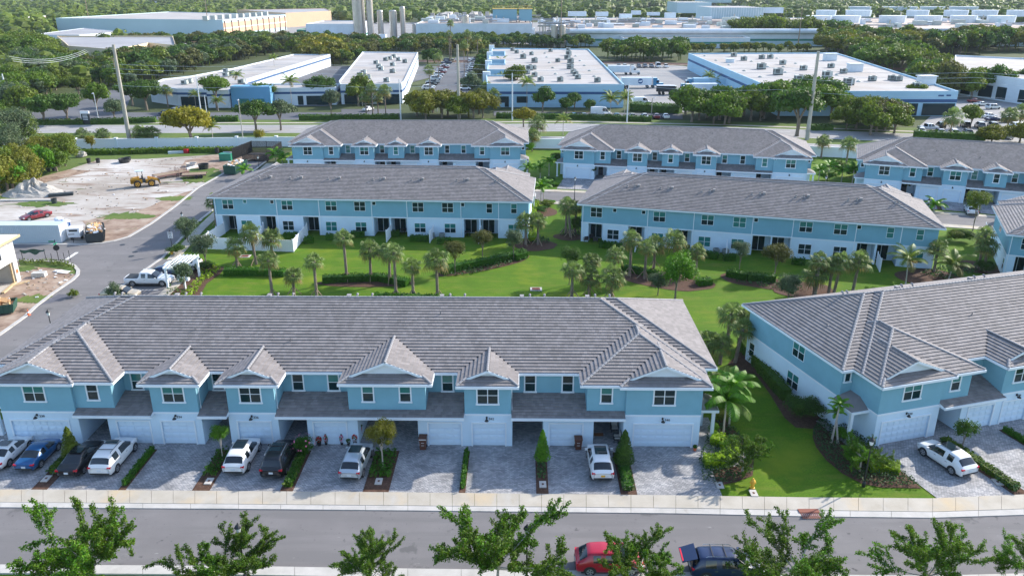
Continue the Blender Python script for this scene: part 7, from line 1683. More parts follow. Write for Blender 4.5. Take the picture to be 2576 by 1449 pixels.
M['lid'] = mat('utility_lid', (.48, .45, .42), .8, var=.1, vs=3); M['grate'] = mat('rusty_grate', (.22, .07, .045), .8); M['wicker'] = mat('dark_wicker', (.02, .02, .022), .8); M['cushion'] = mat('pale_cushion', (.55, .52, .48), .9); M['mat'] = mat('coir_mat', (.25, .1, .04), .95); M['patch'] = mat('fresh_asphalt', (.10, .10, .12), .7, var=.2, vs=2)
def lamp_post(x, y, label, h=4.1, z=0):
    root = empty('lamp_post', (x, y, z), R.random(), label, 'lamp post', 'black lantern lamp posts')
    mb = MB(); mb.lathe([(.14, 0), (.14, .35), (.075, .45), (.055, h*.5), (.045, h-.45), (.08, h-.43), (.05, h-.38)], 8); mb.build('post', M['iron'], root)
    mb = MB(); mb.lathe([(.11, h-.38), (.19, h-.02)], 8); mb.build('lantern_glass', M['lampglass'], root); mb = MB(); mb.lathe([(.25, h-.02), (.2, h+.08), (.07, h+.22), (.02, h+.34)], 8); mb.build('lantern_cap', M['iron'], root)
    return root
def head(k, x, y): g = Q(k, x, y, 4.2); return g[0], g[1]
for (x, y), lb in ((head('D', 598, 1322), 'lamp post rising through the second street tree'), (head('D', 1326, 1325), 'lamp post right of the large street tree'), (Q('c7', 1475, 408)[:2], 'tall lamp post leaning in front of the bright bush by the angled row'), (head('D', 120, 783), 'lamp post beyond the left roof corner'), (head('w4', 1370, 578), 'lamp post behind the tree by the speed limit sign'), (head('w4', 1945, 150), 'lamp post in front of the black mesh fence'), (head('w4', 1897, 262), 'lamp post just peeking over the roof near the green dumpster'), (head('w6', 470, 487), 'lamp post before the far double garage'), (head('r7', 848, 400), 'lamp post by the far right garages'), (head('w6', 120, 352), 'lamp post among the garden palms between the far rows'), (head('w7', 1072, 475), 'lamp post in the planted gap left of the far right row')):
    lamp_post(x, y, lb)
def sign(k, x, y, h, label): g = Q(k, x, y); root = empty('street_sign', g, 0, label, 'sign'); mb = MB(); mb.lathe([(.05, 0), (.045, h)], 8); mb.build('post', M['iron'], root); return root, g
rt, g = sign('w4', 1307, 885, 3.6, 'speed limit 25 sign on a black post beside a yellow hydrant')
mb = MB(); mb.box(-.36, .36, -.09, -.06, 2.35, 3.3); mb.build('panel', M['signwhite'], rt); mb = MB()
for q_ in ((-.34, -.32, 2.38, 3.27), (.32, .34, 2.38, 3.27)): mb.box(q_[0], q_[1], -.1, -.09, q_[2], q_[3])
for z_ in (2.38, 3.25): mb.box(-.34, .34, -.1, -.09, z_, z_+.02)
mb.build('border', M['iron'], rt)
for s_, sz, z_ in (('SPEED', .17, 3.13), ('LIMIT', .17, 2.97), ('25', .5, 2.64)): put('lettering', text_mesh(s_, sz, M['iron'], 'lettering'), rt, (0, -.105, z_), (pi/2, 0, 0))
rt, g = sign('k1', 970, 728, 3.4, 'stop sign seen from behind with green street name plates')
mb = MB(); mb.lathe([(.42, -.015), (.42, .015)], 8); put('octagon', mb.mesh('octagon', M['blackplastic']), rt, (.05, -.08, 2.25), (pi/2, radians(22.5), .5)); mb = MB(); mb.box(-.9, .0, -.02, .02, 3.05, 3.25); mb.build('name_plate', M['signgreen'], rt); mb = MB(); mb.box(-.02, .02, -.5, .4, 2.75, 2.95); mb.build('name_plate', M['signgreen'], rt)
def hydrant(k, x, y, lb):
    g = Q(k, x, y); root = empty('fire_hydrant', g, 0, lb, 'hydrant'); mb = MB(); mb.lathe([(.2, 0), (.2, .05), (.14, .07), (.14, .55), (.2, .57), (.2, .62), (.15, .7), (.06, .8), (.05, .86)], 10); mb.build('barrel', M['yellow'], root)
    for a in (0, pi, -pi/2): mb = MB(); mb.lathe([(.08, 0), (.08, .12), (.05, .14)], 8); put('nozzle', mb.mesh('nozzle', M['yellow']), root, (.1*cos(a), .1*sin(a), .45), (0, pi/2, a))
hydrant('c7', 712, 418, 'yellow fire hydrant on the grass strip by the sidewalk'); hydrant('w4', 1299, 893, 'yellow fire hydrant at the foot of the speed limit sign')
LIDS = [('z1', 760, 1195, 'in the bed beside the black sedan'), ('c1', 1480, 1357, 'in the bed beside the white crossover'), ('c2', 990, 1358, 'in the bed of the forked tree'), ('c3', 459, 1380, 'in the bed of the bright columnar tree'), ('c3', 1710, 1385, 'on the grass left of the hydrant'), ('c7', 720, 462, 'below the hydrant at the sidewalk'), ('c7', 2393, 385, 'in the bed beside the angled driveway car'), ('g1', 2120, 175, 'on the sidewalk by the side street')]
for k, x, y, lb in LIDS:
    g = Q(k, x, y); root = empty('meter_box', (g[0], g[1], .06), R.uniform(-.05, .05), 'pale rectangular meter box '+lb, 'meter box'); mb = MB(); mb.box(-.27, .27, -.42, .42, 0, .07); mb.build('cover', M['lid'], root); mb = MB(); mb.box(-.08, .08, -.12, .12, .07, .078); mb.build('handle_plate', M['bin'], root)
for k, x, y, lb in (('w5', 2467, 1315, 'square storm grate with a pale frame on the middle lawn'), ('w5', 300, 1070, 'rusty storm grate on the lawn by the white fence')):
    g = Q(k, x, y); root = empty('storm_grate', (g[0], g[1], -.02), 0, lb, 'grate'); mb = MB(); mb.box(-.75, .75, -.6, .6, 0, .06); mb.build('frame', M['lid'], root); mb = MB()
    for i in range(9): mb.box(-.5, .5, -.42+i*.1, -.36+i*.1, .06, .08)
    mb.build('grille', M['grate'], root)
g = Q('c7', 1102, 590); root = empty('kerb_inlet', (g[0], g[1], 0), 0, 'rusty storm drain inlet cut into the front kerb', 'drain'); mb = MB(); mb.box(-.75, .75, -.1, .35, .061, .12); mb.build('throat', M['grate'], root); mb = MB()
for i in range(10): mb.box(-.7+i*.145, -.62+i*.145, -.75, -.1, .062, .08)
mb.build('grille', M['grate'], root)
for k, x, y in (('k1', 2000, 432), ('k1', 2205, 550), ('k1', 2145, 620)):
    g = Q(k, x, y); mb = MB(); mb.lathe([(.4, 0), (.4, .012)], 16); tag(mb.build('manhole_cover', M['iron'], None, (g[0], g[1], .008)), '%s dark manhole cover in the side street' % {2000: 'farthest', 2205: 'middle', 2145: 'nearest'}[x], 'manhole cover')
sheet('asphalt_patch', Qp('g1', (340, 1110), (620, 950), (790, 955), (830, 965), (650, 1000), (560, 1040), (480, 1050)), .016, M['patch'])
def bin_(k, x, y, lb, bag=False):
    g = Q(k, x, y); root = empty('wheelie_bin', (g[0], g[1]+.15, .02), AR, lb, 'bin'); mb = MB(); mb.raw([(-.24, -.26, .05), (.24, -.26, .05), (.24, .24, .05), (-.24, .24, .05), (-.31, -.33, .98), (.31, -.33, .98), (.31, .33, .98), (-.31, .33, .98)], [(3, 2, 1, 0), (0, 1, 5, 4), (1, 2, 6, 5), (2, 3, 7, 6), (3, 0, 4, 7), (4, 5, 6, 7)]); mb.build('body', M['bin'], root)
    mb = MB(); mb.box(-.34, .34, -.36, .38, .98+(.12 if bag else 0), 1.06+(.12 if bag else 0)); mb.build('lid', M['bin'], root)
    if bag: mb = MB(); mb.box(-.28, .3, -.3, .3, .98, 1.1); mb.build('bag', M['paper'], root)
    for s_ in (-.27, .27): mb = MB(); mb.lathe([(.12, 0), (.12, .05)], 10); put('wheel', mb.mesh('wheel', M['rub']), root, (s_-.03, .28, .12), (0, pi/2, 0))
    mb = MB(); mb.box(-.12, .12, -.32, -.30, .70, .73); mb.box(-.12, .12, -.30, -.28, .45, .48); mb.build('stripe', M['signwhite'], root)
bin_('c2', 1303, 1128, 'brown wheeled bin with a white bag under its lid', True); bin_('c3', 710, 1128, 'brown wheeled bin with closed lid before the white garage')
def pot(k, x, y, lb, col, r=.22, h=.35, fol='lf_hedge', fl=None, fh=.6, name='potted_plant'):
    g = Q(k, x, y); root = empty(name, (g[0], g[1]+.1, .02), 0, lb, 'potted plant'); mb = MB(); mb.lathe([(r*.7, 0), (r, h), (r*.85, h), (r*.8, h-.05)], 10); mb.build('pot', M[col], root); mb = MB(); r_ = random.Random(int(x))
    for _ in range(70): d = rnd_unit(r_); leaf(mb, Vector((d.x*r*1.2, d.y*r*1.2, h+fh*.5+d.z*fh*.5)), d, .09, r_, 1 if (fl and (r_.random() < .5)) else 0)
    mb.build('foliage', [M[fol]]+([M[fl]] if fl else []), root)
for a in (('c2', 566, 1103, 'potted red flowers left of the garage number 338 door', 'blackplastic', .2, .3, 'lf_hedge', 'flower_red', .55), ('c2', 616, 1097, 'left of the two small decorated potted trees at the garage door', 'blackplastic', .13, .2, 'lf_dark', 'flower_red', .8), ('c2', 727, 1097, 'right of the two small decorated potted trees at the garage door', 'blackplastic', .13, .2, 'lf_dark', 'flower_pink', .8), ('c2', 775, 1100, 'small green potted plant beside the red one', 'blackplastic', .15, .25, 'lf_hedge', None, .4), ('c2', 822, 1098, 'potted red flowers right of the garage number 338 door', 'blackplastic', .2, .35, 'lf_hedge', 'flower_red', .7), ('c2', 856, 1040, 'tall red pot standing in the twin porch', 'redpot', .24, .95, 'lf_dark', None, .4), ('c3', 1537, 1138, 'small orange potted plant at the end garage corner', 'orange', .16, .25, 'lf_hedge', None, .25), ('c1', 812, 1063, 'small black rounded planter beside the second garage', 'blackplastic', .17, .7, 'lf_dark', None, .1), ('c1', 1387, 1063, 'small black rounded planter beside the third garage', 'blackplastic', .17, .6, 'lf_dark', None, .1)): pot(*a)
def chair(x, y, rz, lb, z=.02, frame='wicker'):
    root = empty('armchair', (x, y, z), rz, lb, 'chair'); mb = MB()
    for sx in (-.3, .3):
        for sy in (-.3, .28): mb.box(sx-.025, sx+.025, sy-.025, sy+.025, 0, .6 if sy < 0 else .9)
        mb.box(sx-.03, sx+.03, -.32, .3, .58, .62)
    mb.box(-.32, .32, -.3, .3, .3, .36); mb.box(-.32, .32, .27, .31, .36, .92); mb.build('frame', M[frame], root); mb = MB(); mb.box(-.27, .27, -.28, .25, .36, .48); mb.build('seat_cushion', M['cushion'], root); mb = MB(); mb.box(-.27, .27, .17, .27, .5, .9); mb.build('back_cushion', M['cushion'], root)
g = Q('c3', 965, 998); chair(g[0], g[1], .0, 'patio armchair with pale cushions at the back of the end porch', frame='iron'); g = Q('c3', 985, 1068); chair(g[0], g[1], -pi/2, 'patio armchair nearer the front of the end porch', frame='iron')
g = Q('c3', 855, 1022); mb = MB(); mb.box(-.4, .4, -.25, .25, 0, .02); tag(mb.build('doormat', M['mat'], None, (g[0], g[1], .02)), 'brown doormat in the end porch beside the armchairs', 'doormat')
g = Q('c1', 672, 968); root = empty('porch_banner', (g[0], g[1]-.1, 0), 0, 'red hanging banner with white marks in the first porch', 'banner'); mb = MB(); mb.box(-.22, .22, -.02, .02, .5, 2.2); mb.build('cloth', M['redpot'], root); mb = MB(); 
for z_ in (.8, 1.2, 1.6, 1.95): mb.box(-.12, .12, -.03, -.02, z_-.1, z_+.08)
mb.build('marks', M['signwhite'], root)
for i, (k, x, y, rz) in enumerate((('w6', 548, 962, .3), ('w6', 622, 966, -.3), ('w6', 590, 945, 0))):
    g = Q(k, x, y); chair(g[0], g[1], pi+rz, ['left', 'right', 'middle'][i]+' wicker armchair with pale seat on the first right patio')
for i, (k, x, y) in enumerate((('w5', 1120, 925), ('w5', 1765, 940), ('w5', 1690, 938), ('w6', 825, 995), ('w6', 1525, 1055), ('w6', 1595, 1060), ('c4', 205, 545))):
    g = Q(k, x, y); put_ = tag(put('condenser', cached('ac', _ac), None, (g[0], g[1]+.4, 0)), 'air conditioner unit %s' % ['by the left row patio shrubs', 'right of the white fin fence', 'left of the white fin fence', 'half behind the palms on the right row', 'left of the right row fin fence', 'right of the right row fin fence', 'at the rear corner of the angled row'][i], 'condenser')
for i, (k, x, y) in enumerate((('w5', 1960, 920), ('w5', 2110, 915), ('w5', 530, 895), ('w5', 1480, 900))):
    g = Q(k, x, y); root = empty('patio_table', (g[0], g[1], 0), 0, 'dark patio table on the %s patio of the left rear row' % ['seventh', 'last', 'second', 'fifth'][i], 'table'); mb = MB(); mb.lathe([(.5, .7), (.5, .74)], 12); mb.build('top', M['wicker'], root)
    for a in range(4): mb = MB(); mb.box(-.03, .03, -.03, .03, 0, .7); mb.build('leg', M['iron'], root, (.32*cos(a*pi/2+.8), .32*sin(a*pi/2+.8), 0))
# vinyl fence of the left rear row
def vinyl(pts, label, h=1.8, n=2.3):
    o = pts[0]; root = empty('vinyl_fence', (o[0], o[1], 0), 0, label, 'fence')
    for i in range(len(pts)-1):
        a, b = Vector((pts[i][0]-o[0], pts[i][1]-o[1], 0)), Vector((pts[i+1][0]-o[0], pts[i+1][1]-o[1], 0)); k = max(1, round((b-a).length/n))
        for j in range(k):
            p, q_ = a.lerp(b, j/k), a.lerp(b, (j+1)/k); m = (p+q_)/2; d = q_-p; mb = MB(); L_ = d.length
            mb.box(-L_/2+.06, L_/2-.06, -.02, .02, .06, h-.12); mb.box(-L_/2+.06, L_/2-.06, -.04, .04, h-.14, h-.02); mb.box(-L_/2+.06, L_/2-.06, -.04, .04, .03, .14)
            for s_ in range(int(L_/.3)): x_ = -L_/2+.15+s_*.3; mb.box(x_, x_+.012, -.028, .028, .14, h-.14)
            put('panel', mb.mesh('panel', M['vinyl']), root, m, atan2(d.y, d.x)); put('post', cached('vp', lambda: (lambda b_: (b_.box(-.07, .07, -.07, .07, 0, 1.9), b_.box(-.09, .09, -.09, .09, 1.9, 1.95), b_.mesh('post', M['vinyl']))[2])(MB())), root, p, atan2(d.y, d.x))
    put('post', GD['vp'], root, b)
def m1(x, y): return loc2(M1O, M1R_, x, y)
fl, fr_ = Q('w4', 1520, 848), Q('w4', 2215, 872)
vinyl([m1(46.6, 18), fl[:2], fr_[:2], m1(46.7-13.3, 18)], 'white vinyl fence enclosing the two left patios'); vinyl([Q('w4', 1935, 862)[:2], m1(46.7-6.4, 18)], 'white vinyl divider between the two left patios')
for i, x in enumerate((20.2, 13.6, 6.2)): vinyl([m1(x, 17.95), m1(x+.1, 21.0)], '%s short white fin fence of the left rear row' % ['left', 'middle', 'right'][i])
for i, x in enumerate((39.2, 26.3, 6.0)): vinyl([loc2(M2O, M2R_, x, 17.95), loc2(M2O, M2R_, x, 21)], '%s short white fin fence of the right rear row' % ['left', 'middle', 'right'][i])
# mailbox pergola at the parking bay
g = Q('w4', 1300, 1120); a = radians(-2); root = empty('mailbox_pergola', (-44.2, 95.6, .0), a, 'white open pergola over the mailboxes beside the parking bay', 'pergola')
for x in (0, 2.2):
    for y in (0, 4.6): mb = MB(); mb.box(-.12, .12, -.12, .12, 0, 2.6); mb.build('post', M['trim'], root, (x, y, 0))
for y in (0, 4.6): mb = MB(); mb.box(-.3, 2.5, -.08, .08, 2.6, 2.85); mb.build('beam', M['trim'], root, (0, y, 0))
for k in range(6): mb = MB(); mb.box(-.04, .04, -.4, 5.0, 2.851, 3.0); mb.build('rafter', M['trim'], root, (-.1+k*.48, 0, 0))
mb = MB(); mb.box(.4, 1.8, 2.0, 2.6, .3, 1.6); mb.build('mailbox_bank', M['trim'], root)
# --- sand yard
def dumpster(p, a, L_, W_, H_, m, label, loaded=True, seed=1):
    root = empty('dumpster', (p[0], p[1], 0), a, label, 'dumpster'); mb = MB(); t = .08; s = .5
    lo = [(-L_/2+s*.4, -W_/2), (L_/2-s*.4, -W_/2), (L_/2-s*.4, W_/2), (-L_/2+s*.4, W_/2)]; hi = [(-L_/2, -W_/2-.03), (L_/2, -W_/2-.03), (L_/2, W_/2+.03), (-L_/2, W_/2+.03)]
    V_ = [(x, y, .15) for x, y in lo]+[(x, y, H_) for x, y in hi]+[(x*.97, y*.93, H_) for x, y in hi]+[(x*.95, y*.93, .3) for x, y in lo]
    mb.raw(V_, [(3, 2, 1, 0)]+[(i, (i+1) % 4, 4+(i+1) % 4, 4+i) for i in range(4)]+[(4+i, 4+(i+1) % 4, 8+(i+1) % 4, 8+i) for i in range(4)]+[(8+i, 8+(i+1) % 4, 12+(i+1) % 4, 12+i) for i in range(4)]+[(12, 13, 14, 15)]); mb.build('hopper', M[m], root)
    n = int(L_/.7)
    for k in range(n):
        for sy in (-1, 1): mb = MB(); mb.box(-.05, .05, -.05, .05, .2, H_-.02); mb.build('rib', M[m], root, (-L_/2+.6+k*(L_-1.2)/max(1, n-1), sy*(W_/2+.05), 0))
    r = random.Random(seed)
    if loaded:
        mb = MB()
        for _ in range(90):
            c = Vector((r.uniform(-.42, .42)*L_, r.uniform(-.38, .38)*W_, H_*.75+r.uniform(0, .55))); q_ = Matrix.Rotation(r.uniform(0, 6), 4, rnd_unit(r)); q_.translation = c; w = r.uniform(.15, .5); mb.box(-w, w, -w*r.uniform(.3, 1), w*.7, -.04, r.choice([.02, .04, .25]), r.choice([0, 0, 1, 2]), q_)
        mb.box(-L_*.46, L_*.46, -W_*.43, W_*.43, .4, H_*.72, 0); tag(mb.build('rubbish', [M['card'], M['paper'], M['newwood']], None, (p[0], p[1], 0), a), 'mixed boxes and packing rubbish heaped in the '+label.split(',')[0].replace('open ', ''), 'rubbish', kind='stuff')
    return root
g = Q('k1', 1510, 420); dumpster((g[0]-1.0, g[1]+3.2), radians(115), 6.2, 2.4, 1.55, 'greydump', 'dark dumpster, piled with boxes by the side street', seed=2)
g = Q('w4', 1700, 292); dumpster((g[0]+1.2, g[1]+3.2), radians(86), 6.6, 2.5, 1.9, 'greenpaint', 'green dumpster, with a white placard near the mesh fence', seed=3)
g = Q('c1', 90, 170); dumpster((g[0]-3.2, g[1]+.2), radians(20), 6.4, 2.4, 1.2, 'greenpaint', 'low green dumpster, overflowing at the lower left', seed=4)
a0_, a1_ = Q('w4', 60, 806), Q('w4', 460, 806); ln = 12.2; root = empty('shipping_container', (a1_[0]-ln/2, a1_[1]+1.35, 0), .0, 'long pale blue shipping container with an open end door', 'container')
mb = MB(); mb.box(-ln/2, ln/2, -1.15, 1.15, .12, 2.7); mb.box(-ln/2-.02, ln/2+.02, -1.22, 1.22, 2.7, 2.76); mb.box(-ln/2-.02, ln/2+.02, -1.22, 1.22, 0, .12); mb.build('box', M['contain'], root)
for k in range(44): mb = MB(); mb.box(-.07, .07, -.04, 0, .12, 2.7); put('corrugation', cached('corr', lambda: mb.mesh('corrugation', M['contain'])), root, (-ln/2+.2+k*(ln-.4)/43, -1.15, 0))
for y_ in (-.6, .6): mb = MB(); mb.box(0, .06, -.56, .56, .2, 2.65, 0); mb.box(.06, .1, -.3, .3, 1.0, 2.2, 1); mb.build('end_door', [M['signwhite'], M['polewhite']], root, (ln/2, y_, 0))
for i, (x, y) in enumerate(((500, 740), (445, 720))):
    g = Q('w4', x, y+5); root = empty('portable_toilet', (g[0], g[1]+.6, 0), .5, ['blue portable toilet with white roof beside the container end', 'second portable toilet mostly hidden behind the container'][i], 'toilet'); mb = MB(); mb.box(-.55, .55, -.55, .55, 0, 2.0); mb.build('cabin', M['toilet'], root); mb = MB(); mb.lathe([(.68, 2.0), (.66, 2.12), (.4, 2.3), (.1, 2.35)], 8); mb.build('roof', M['signwhite'], root); mb = MB(); mb.box(-.35, .35, -.58, -.55, .1, 1.9); mb.build('door', M['signwhite'], root)
g = Q('w4', 565, 785); root = empty('generator_trailer', (g[0], g[1]+.6, 0), radians(8), 'white towable generator between the toilet and the dark dumpster', 'generator'); mb = MB(); mb.box(-.9, .9, -.8, .8, .55, 1.9); mb.box(-.95, .95, -.85, .85, 1.9, 1.96); mb.build('housing', M['signwhite'], root)
mb = MB(); mb.box(-.6, .6, -.82, -.80, 1.45, 1.75); mb.box(-.8, .1, -.815, -.80, 1.0, 1.1); mb.build('louvre', M['blackplastic'], root); mb = MB(); mb.bar((0, -.8, .5), (.1, -1.7, .45), .1); mb.bar((.1, -1.6, .5), (.1, -1.6, 0), .07); mb.build('drawbar', M['iron'], root)
for s_ in (-1, 1): mb = wheel_mb(.33, .2); put('wheel', mb.mesh('wheel', [M['rub'], M['rim']]), root, (s_*.75, .2, .33), pi/2)
# wheel loader
w1, w2 = Q('k3', 330, 620), Q('k3', 560, 600); a = atan2(w2[1]-w1[1], w2[0]-w1[0]); wb = sqrt((w2[0]-w1[0])**2+(w2[1]-w1[1])**2); root = empty('wheel_loader', (w1[0], w1[1]+.9, 0), a, 'yellow wheel loader with forks standing on the sand', 'loader')
for x in (0, wb):
    for s_ in (-1, 1): mb = wheel_mb(.68, .5, side=s_); mb2 = mb.mesh('wheel', [M['rub'], M['cat']]); put('wheel', mb2, root, (x, s_*.85, .68))
mb = MB(); mb.prism([(-1.2, -.6), (.9, -.6), (.9, .6), (-1.2, .6)], .7, 1.5); mb.raw([(-1.25, -.6, .8), (-1.25, .6, .8), (-1.1, .6, 1.75), (-1.1, -.6, 1.75), (.4, -.6, 1.95), (.4, .6, 1.95), (.4, .6, .9), (.4, -.6, .9)], [(0, 3, 2, 1), (3, 4, 5, 2), (0, 7, 4, 3), (1, 2, 5, 6), (4, 7, 6, 5)]); mb.box(1.3, wb+.5, -.35, .35, .6, 1.3); mb.build('body', M['cat'], root)
mb = MB(); mb.box(.4, 1.5, -.55, .55, .8, 1.5); mb.box(.8, 1.1, -.25, .25, 1.5, 2.1); mb.build('operator_station', M['greydump'], root); mb = MB()
for x in (.1, 1.1):
    for s_ in (-.5, .5): mb.bar((x, s_, 1.4), (x+(.1 if x < 1 else -.1), s_, 3.0), .08)
mb.build('canopy_post', M['iron'], root); mb = MB(); mb.box(-.2, 1.35, -.7, .7, 3.0, 3.1); mb.build('canopy', M['contain'], root)
mb = MB()
for s_ in (-.4, .4): mb.bar((1.9, s_, 1.7), (wb+1.2, s_, 1.1), .16, .3); mb.bar((wb+1.2, s_, 1.1), (wb+1.5, s_, .4), .14, .25); mb.bar((2.0, s_, .9), (2.0, s_, 1.8), .3)
mb.build('lift_arm', M['cat'], root); mb = MB(); mb.box(wb+1.4, wb+1.5, -.9, .9, .15, 1.4)
for s_ in (-.5, .5): mb.box(wb+1.5, wb+2.9, s_-.07, s_+.07, .15, .22)
mb.build('fork_carriage', M['iron'], root)
def flatbed(k, x, y, a, L_, lb, arches=True):
    g = Q(k, x, y); root = empty('flatbed_trailer', (g[0], g[1], 0), a, lb, 'trailer'); n = 9
    for j in range(n): mb = MB(); mb.box(0, L_, -.11, .11, .7, .76); mb.build('plank', M['wood'], root, (0, -1.05+j*.262, R.uniform(0, .02)))
    mb = MB(); mb.box(-.1, L_+.1, -1.2, -1.1, .5, .8); mb.box(-.1, L_+.1, 1.13, 1.23, .5, .8); mb.bar((-.1, 0, .6), (-1.6, 0, .6), .15); mb.build('frame', M['rust'], root)
    for x_ in (L_*.62, L_*.62+.85):
        for s_ in (-1, 1): put('wheel', cached('tw2', lambda: wheel_mb(.36, .25).mesh('wheel', [M['rub'], M['signwhite']])), root, (x_, s_*1.35, .36))
    if arches:
        for x_ in (L_*.95, L_*.7):
            for s_ in (-.6, .6): mb = MB(); mb.tube([(0, -.35, 0), (0, -.3, .9), (0, .3, .9), (0, .35, 0)], .05, 5); mb.build('ramp_frame', M['rust'], root, (x_, s_, .75))
flatbed('k3', 650, 480, radians(48), 6.5, 'long rusty flatbed trailer with upright ramp frames beside the loader'); flatbed('k3', 1090, 460, radians(15), 4.6, 'short flatbed trailer with white wheels and planks', False)
g = Q('w4', 230, 440); pile = MB(); n = 26; 
vs = []; fs = []
for i in range(9):
    for j in range(n): a = 2*pi*j/n; rr = 4.2*(i+.01)/8; z = 2.1*max(0, (1-(i/8)**1.3)**1.1)*(1+.7*mnoise.noise(Vector((cos(a)*2.3, sin(a)*2.3, i*.7)))+.4*mnoise.noise(Vector((cos(a)*.8+4, sin(a)*.8, 2))))-(.03 if i == 8 else 0); vs.append((rr*cos(a)*1.35*(1+.15*mnoise.noise(Vector((cos(a), sin(a), 5)))), rr*sin(a), z))
for i in range(8):
    for j in range(n): fs.append((i*n+j, (i+1)*n+j, (i+1)*n+(j+1) % n, i*n+(j+1) % n))
pile.raw(vs, fs); tag(pile.build('gravel_pile', M['gravel'], None, (g[0], g[1]+1, -.02)), 'pale heap of gravel and sand at the left of the yard', 'gravel pile', kind='stuff')
def tub(k, x, y, r, h, lb, m='blackplastic', nm='tub', cat='tub'):
    g = Q(k, x, y); mb = MB(); mb.lathe([(r*.85, 0), (r, h), (r*1.05, h), (r*.9, h-.03), (r*.78, .1)], 14); tag(mb.build(nm, M[m], None, g), lb, cat)
for a in (('k3', 1440, 310, 1.1, 1.1, 'large black round tub beside the white beam'), ('k3', 140, 205, 1.2, .9, 'wide black tub on the grass behind the loader'), ('k3', 195, 175, .7, .8, 'smaller black tub leaning on the wide one'), ('w4', 672, 200, .45, 1.0, 'grey drum near the yellow topped barrel'), ('w4', 742, 200, .45, 1.0, 'black barrel with yellow debris on it'), ('w4', 368, 266, .35, .6, 'left of the two small black pots by the trees'), ('w4', 408, 262, .35, .6, 'right of the two small black pots by the trees')): tub(*a)
tub('w4', 226, 298, .45, 1.2, 'bright blue barrel at the edge of the trees', 'toilet', 'barrel', 'barrel'); tub('w4', 412, 505, .5, .9, 'grey drum beside a blue sheet', 'greydump', 'barrel', 'barrel'); tub('w4', 1640, 130, .5, 1.3, 'dark drum by the shrub line', 'blackplastic', 'barrel', 'barrel')
tub('k3', 1240, 265, 1.1, .7, 'pale broken concrete ring among weeds', 'lid', 'concrete_ring', 'concrete')
def beam(k, a, b, w, h, m, nm, lb, cat): a, b = Q(k, *a), Q(k, *b); mb = MB(); mb.bar((0, 0, h/2), (b[0]-a[0], b[1]-a[1], h/2), w, h); tag(mb.build(nm, M[m], None, (a[0], a[1], 0)), lb, cat)
beam('k3', (1160, 320), (1385, 265), .4, .35, 'signwhite', 'beam', 'long white beam leading to the black round tub', 'beam'); beam('w4', (0, 487), (420, 484), .9, .25, 'lid', 'pipe_stack', 'long pale pipe bundle across the left of the yard', 'pipes'); beam('w4', (370, 455), (555, 440), 1.1, .5, 'greydump', 'scrap_beam', 'dark scrap beam lying below the gravel heap', 'scrap'); beam('w4', (1270, 130), (1400, 122), 1.2, .5, 'contain', 'pipe_stack', 'stack of blue-grey pipes in front of the perimeter wall', 'pipes'); beam('w4', (1400, 128), (1425, 120), 1.0, .9, 'redpot', 'red_crate', 'red wrapped bundle at the end of the pipe stack', 'bundle'); beam('k3', (1740, 130), (1880, 60), .5, .3, 'newwood', 'lumber', 'pile of lumber left of the mesh fence', 'lumber'); beam('k3', (1800, 130), (1900, 90), .6, .3, 'newwood', 'lumber', 'second pile of lumber touching the mesh fence', 'lumber'); beam('k3', (1760, 48), (1900, 45), .8, .3, 'polewhite', 'pipe_stack', 'pale pipes lying behind the lumber', 'pipes'); beam('w4', (160, 442), (320, 436), .7, .3, 'wood', 'scrap_beam', 'dark planks at the foot of the gravel heap', 'scrap')
g = Q('k3', 1790, 180); mb = MB(); mb.box(-1.3, 1.3, -.9, .9, 0, 1.4, 0); mb.box(-1.35, 1.35, -.95, .95, 1.4, 1.5, 0); tag(mb.build('transformer_box', M['signgreen'], None, (g[0], g[1]+1, 0)), 'green transformer box behind the green dumpster', 'utility box')
g = Q('w4', 618, 155); mb = MB(); ico(mb, Vector((0, 0, .5)), 1.1, .9, r=random.Random(3), jit=.25); tag(mb.build('boulder', M['gravel'], None, g), 'grey boulder on the grass below the perimeter wall', 'boulder')
# black mesh enclosure
M['mesh'] = mat('black_mesh', (.012, .014, .016), .8)
pts = Qp('w4', (1770, 195), (1830, 130), (2190, 130)) ; e0 = Q('w4', 1825, 188); e1 = Q('w4', 2020, 190)
root = empty('mesh_fence', (pts[0][0], pts[0][1], 0), 0, 'black mesh-covered enclosure at the end of the side street', 'fence'); o = pts[0]
ring_ = [Q('w4', 1760, 178)[:2], Q('w4', 1905, 120)[:2], Q('w4', 2130, 125)[:2], Q('w4', 2020, 190)[:2], Q('w4', 1830, 188)[:2]]
for i in range(4):
    a, b = Vector((ring_[i][0]-o[0], ring_[i][1]-o[1], 0)), Vector((ring_[i+1][0]-o[0], ring_[i+1][1]-o[1], 0)); n = max(2, int((b-a).length/3))
    for j in range(n):
        p, q_ = a.lerp(b, j/n), a.lerp(b, (j+1)/n); mb = MB(); hh = 2.6 if i < 3 else 1.6
        L_ = (q_-p).length; st = 26
        for s_ in range(st): t = (s_+.5)/st; c_ = p.lerp(q_, t); mb.box(c_.x-.035, c_.x+.035, c_.y-.035, c_.y+.035, .05, hh)
        mb.bar(p+Vector((0, 0, hh)), q_+Vector((0, 0, hh)), .06); mb.bar(p+Vector((0, 0, .1)), q_+Vector((0, 0, .1)), .06); mb.build('mesh_panel', M['mesh'], root)
        mb = MB(); mb.box(-.06, .06, -.06, .06, 0, hh+.1); mb.build('post', M['iron'], root, p)
sheet('concrete_pad', [ring_[0], ring_[1], ring_[2], ring_[3], ring_[4]], .004, M['brown'])
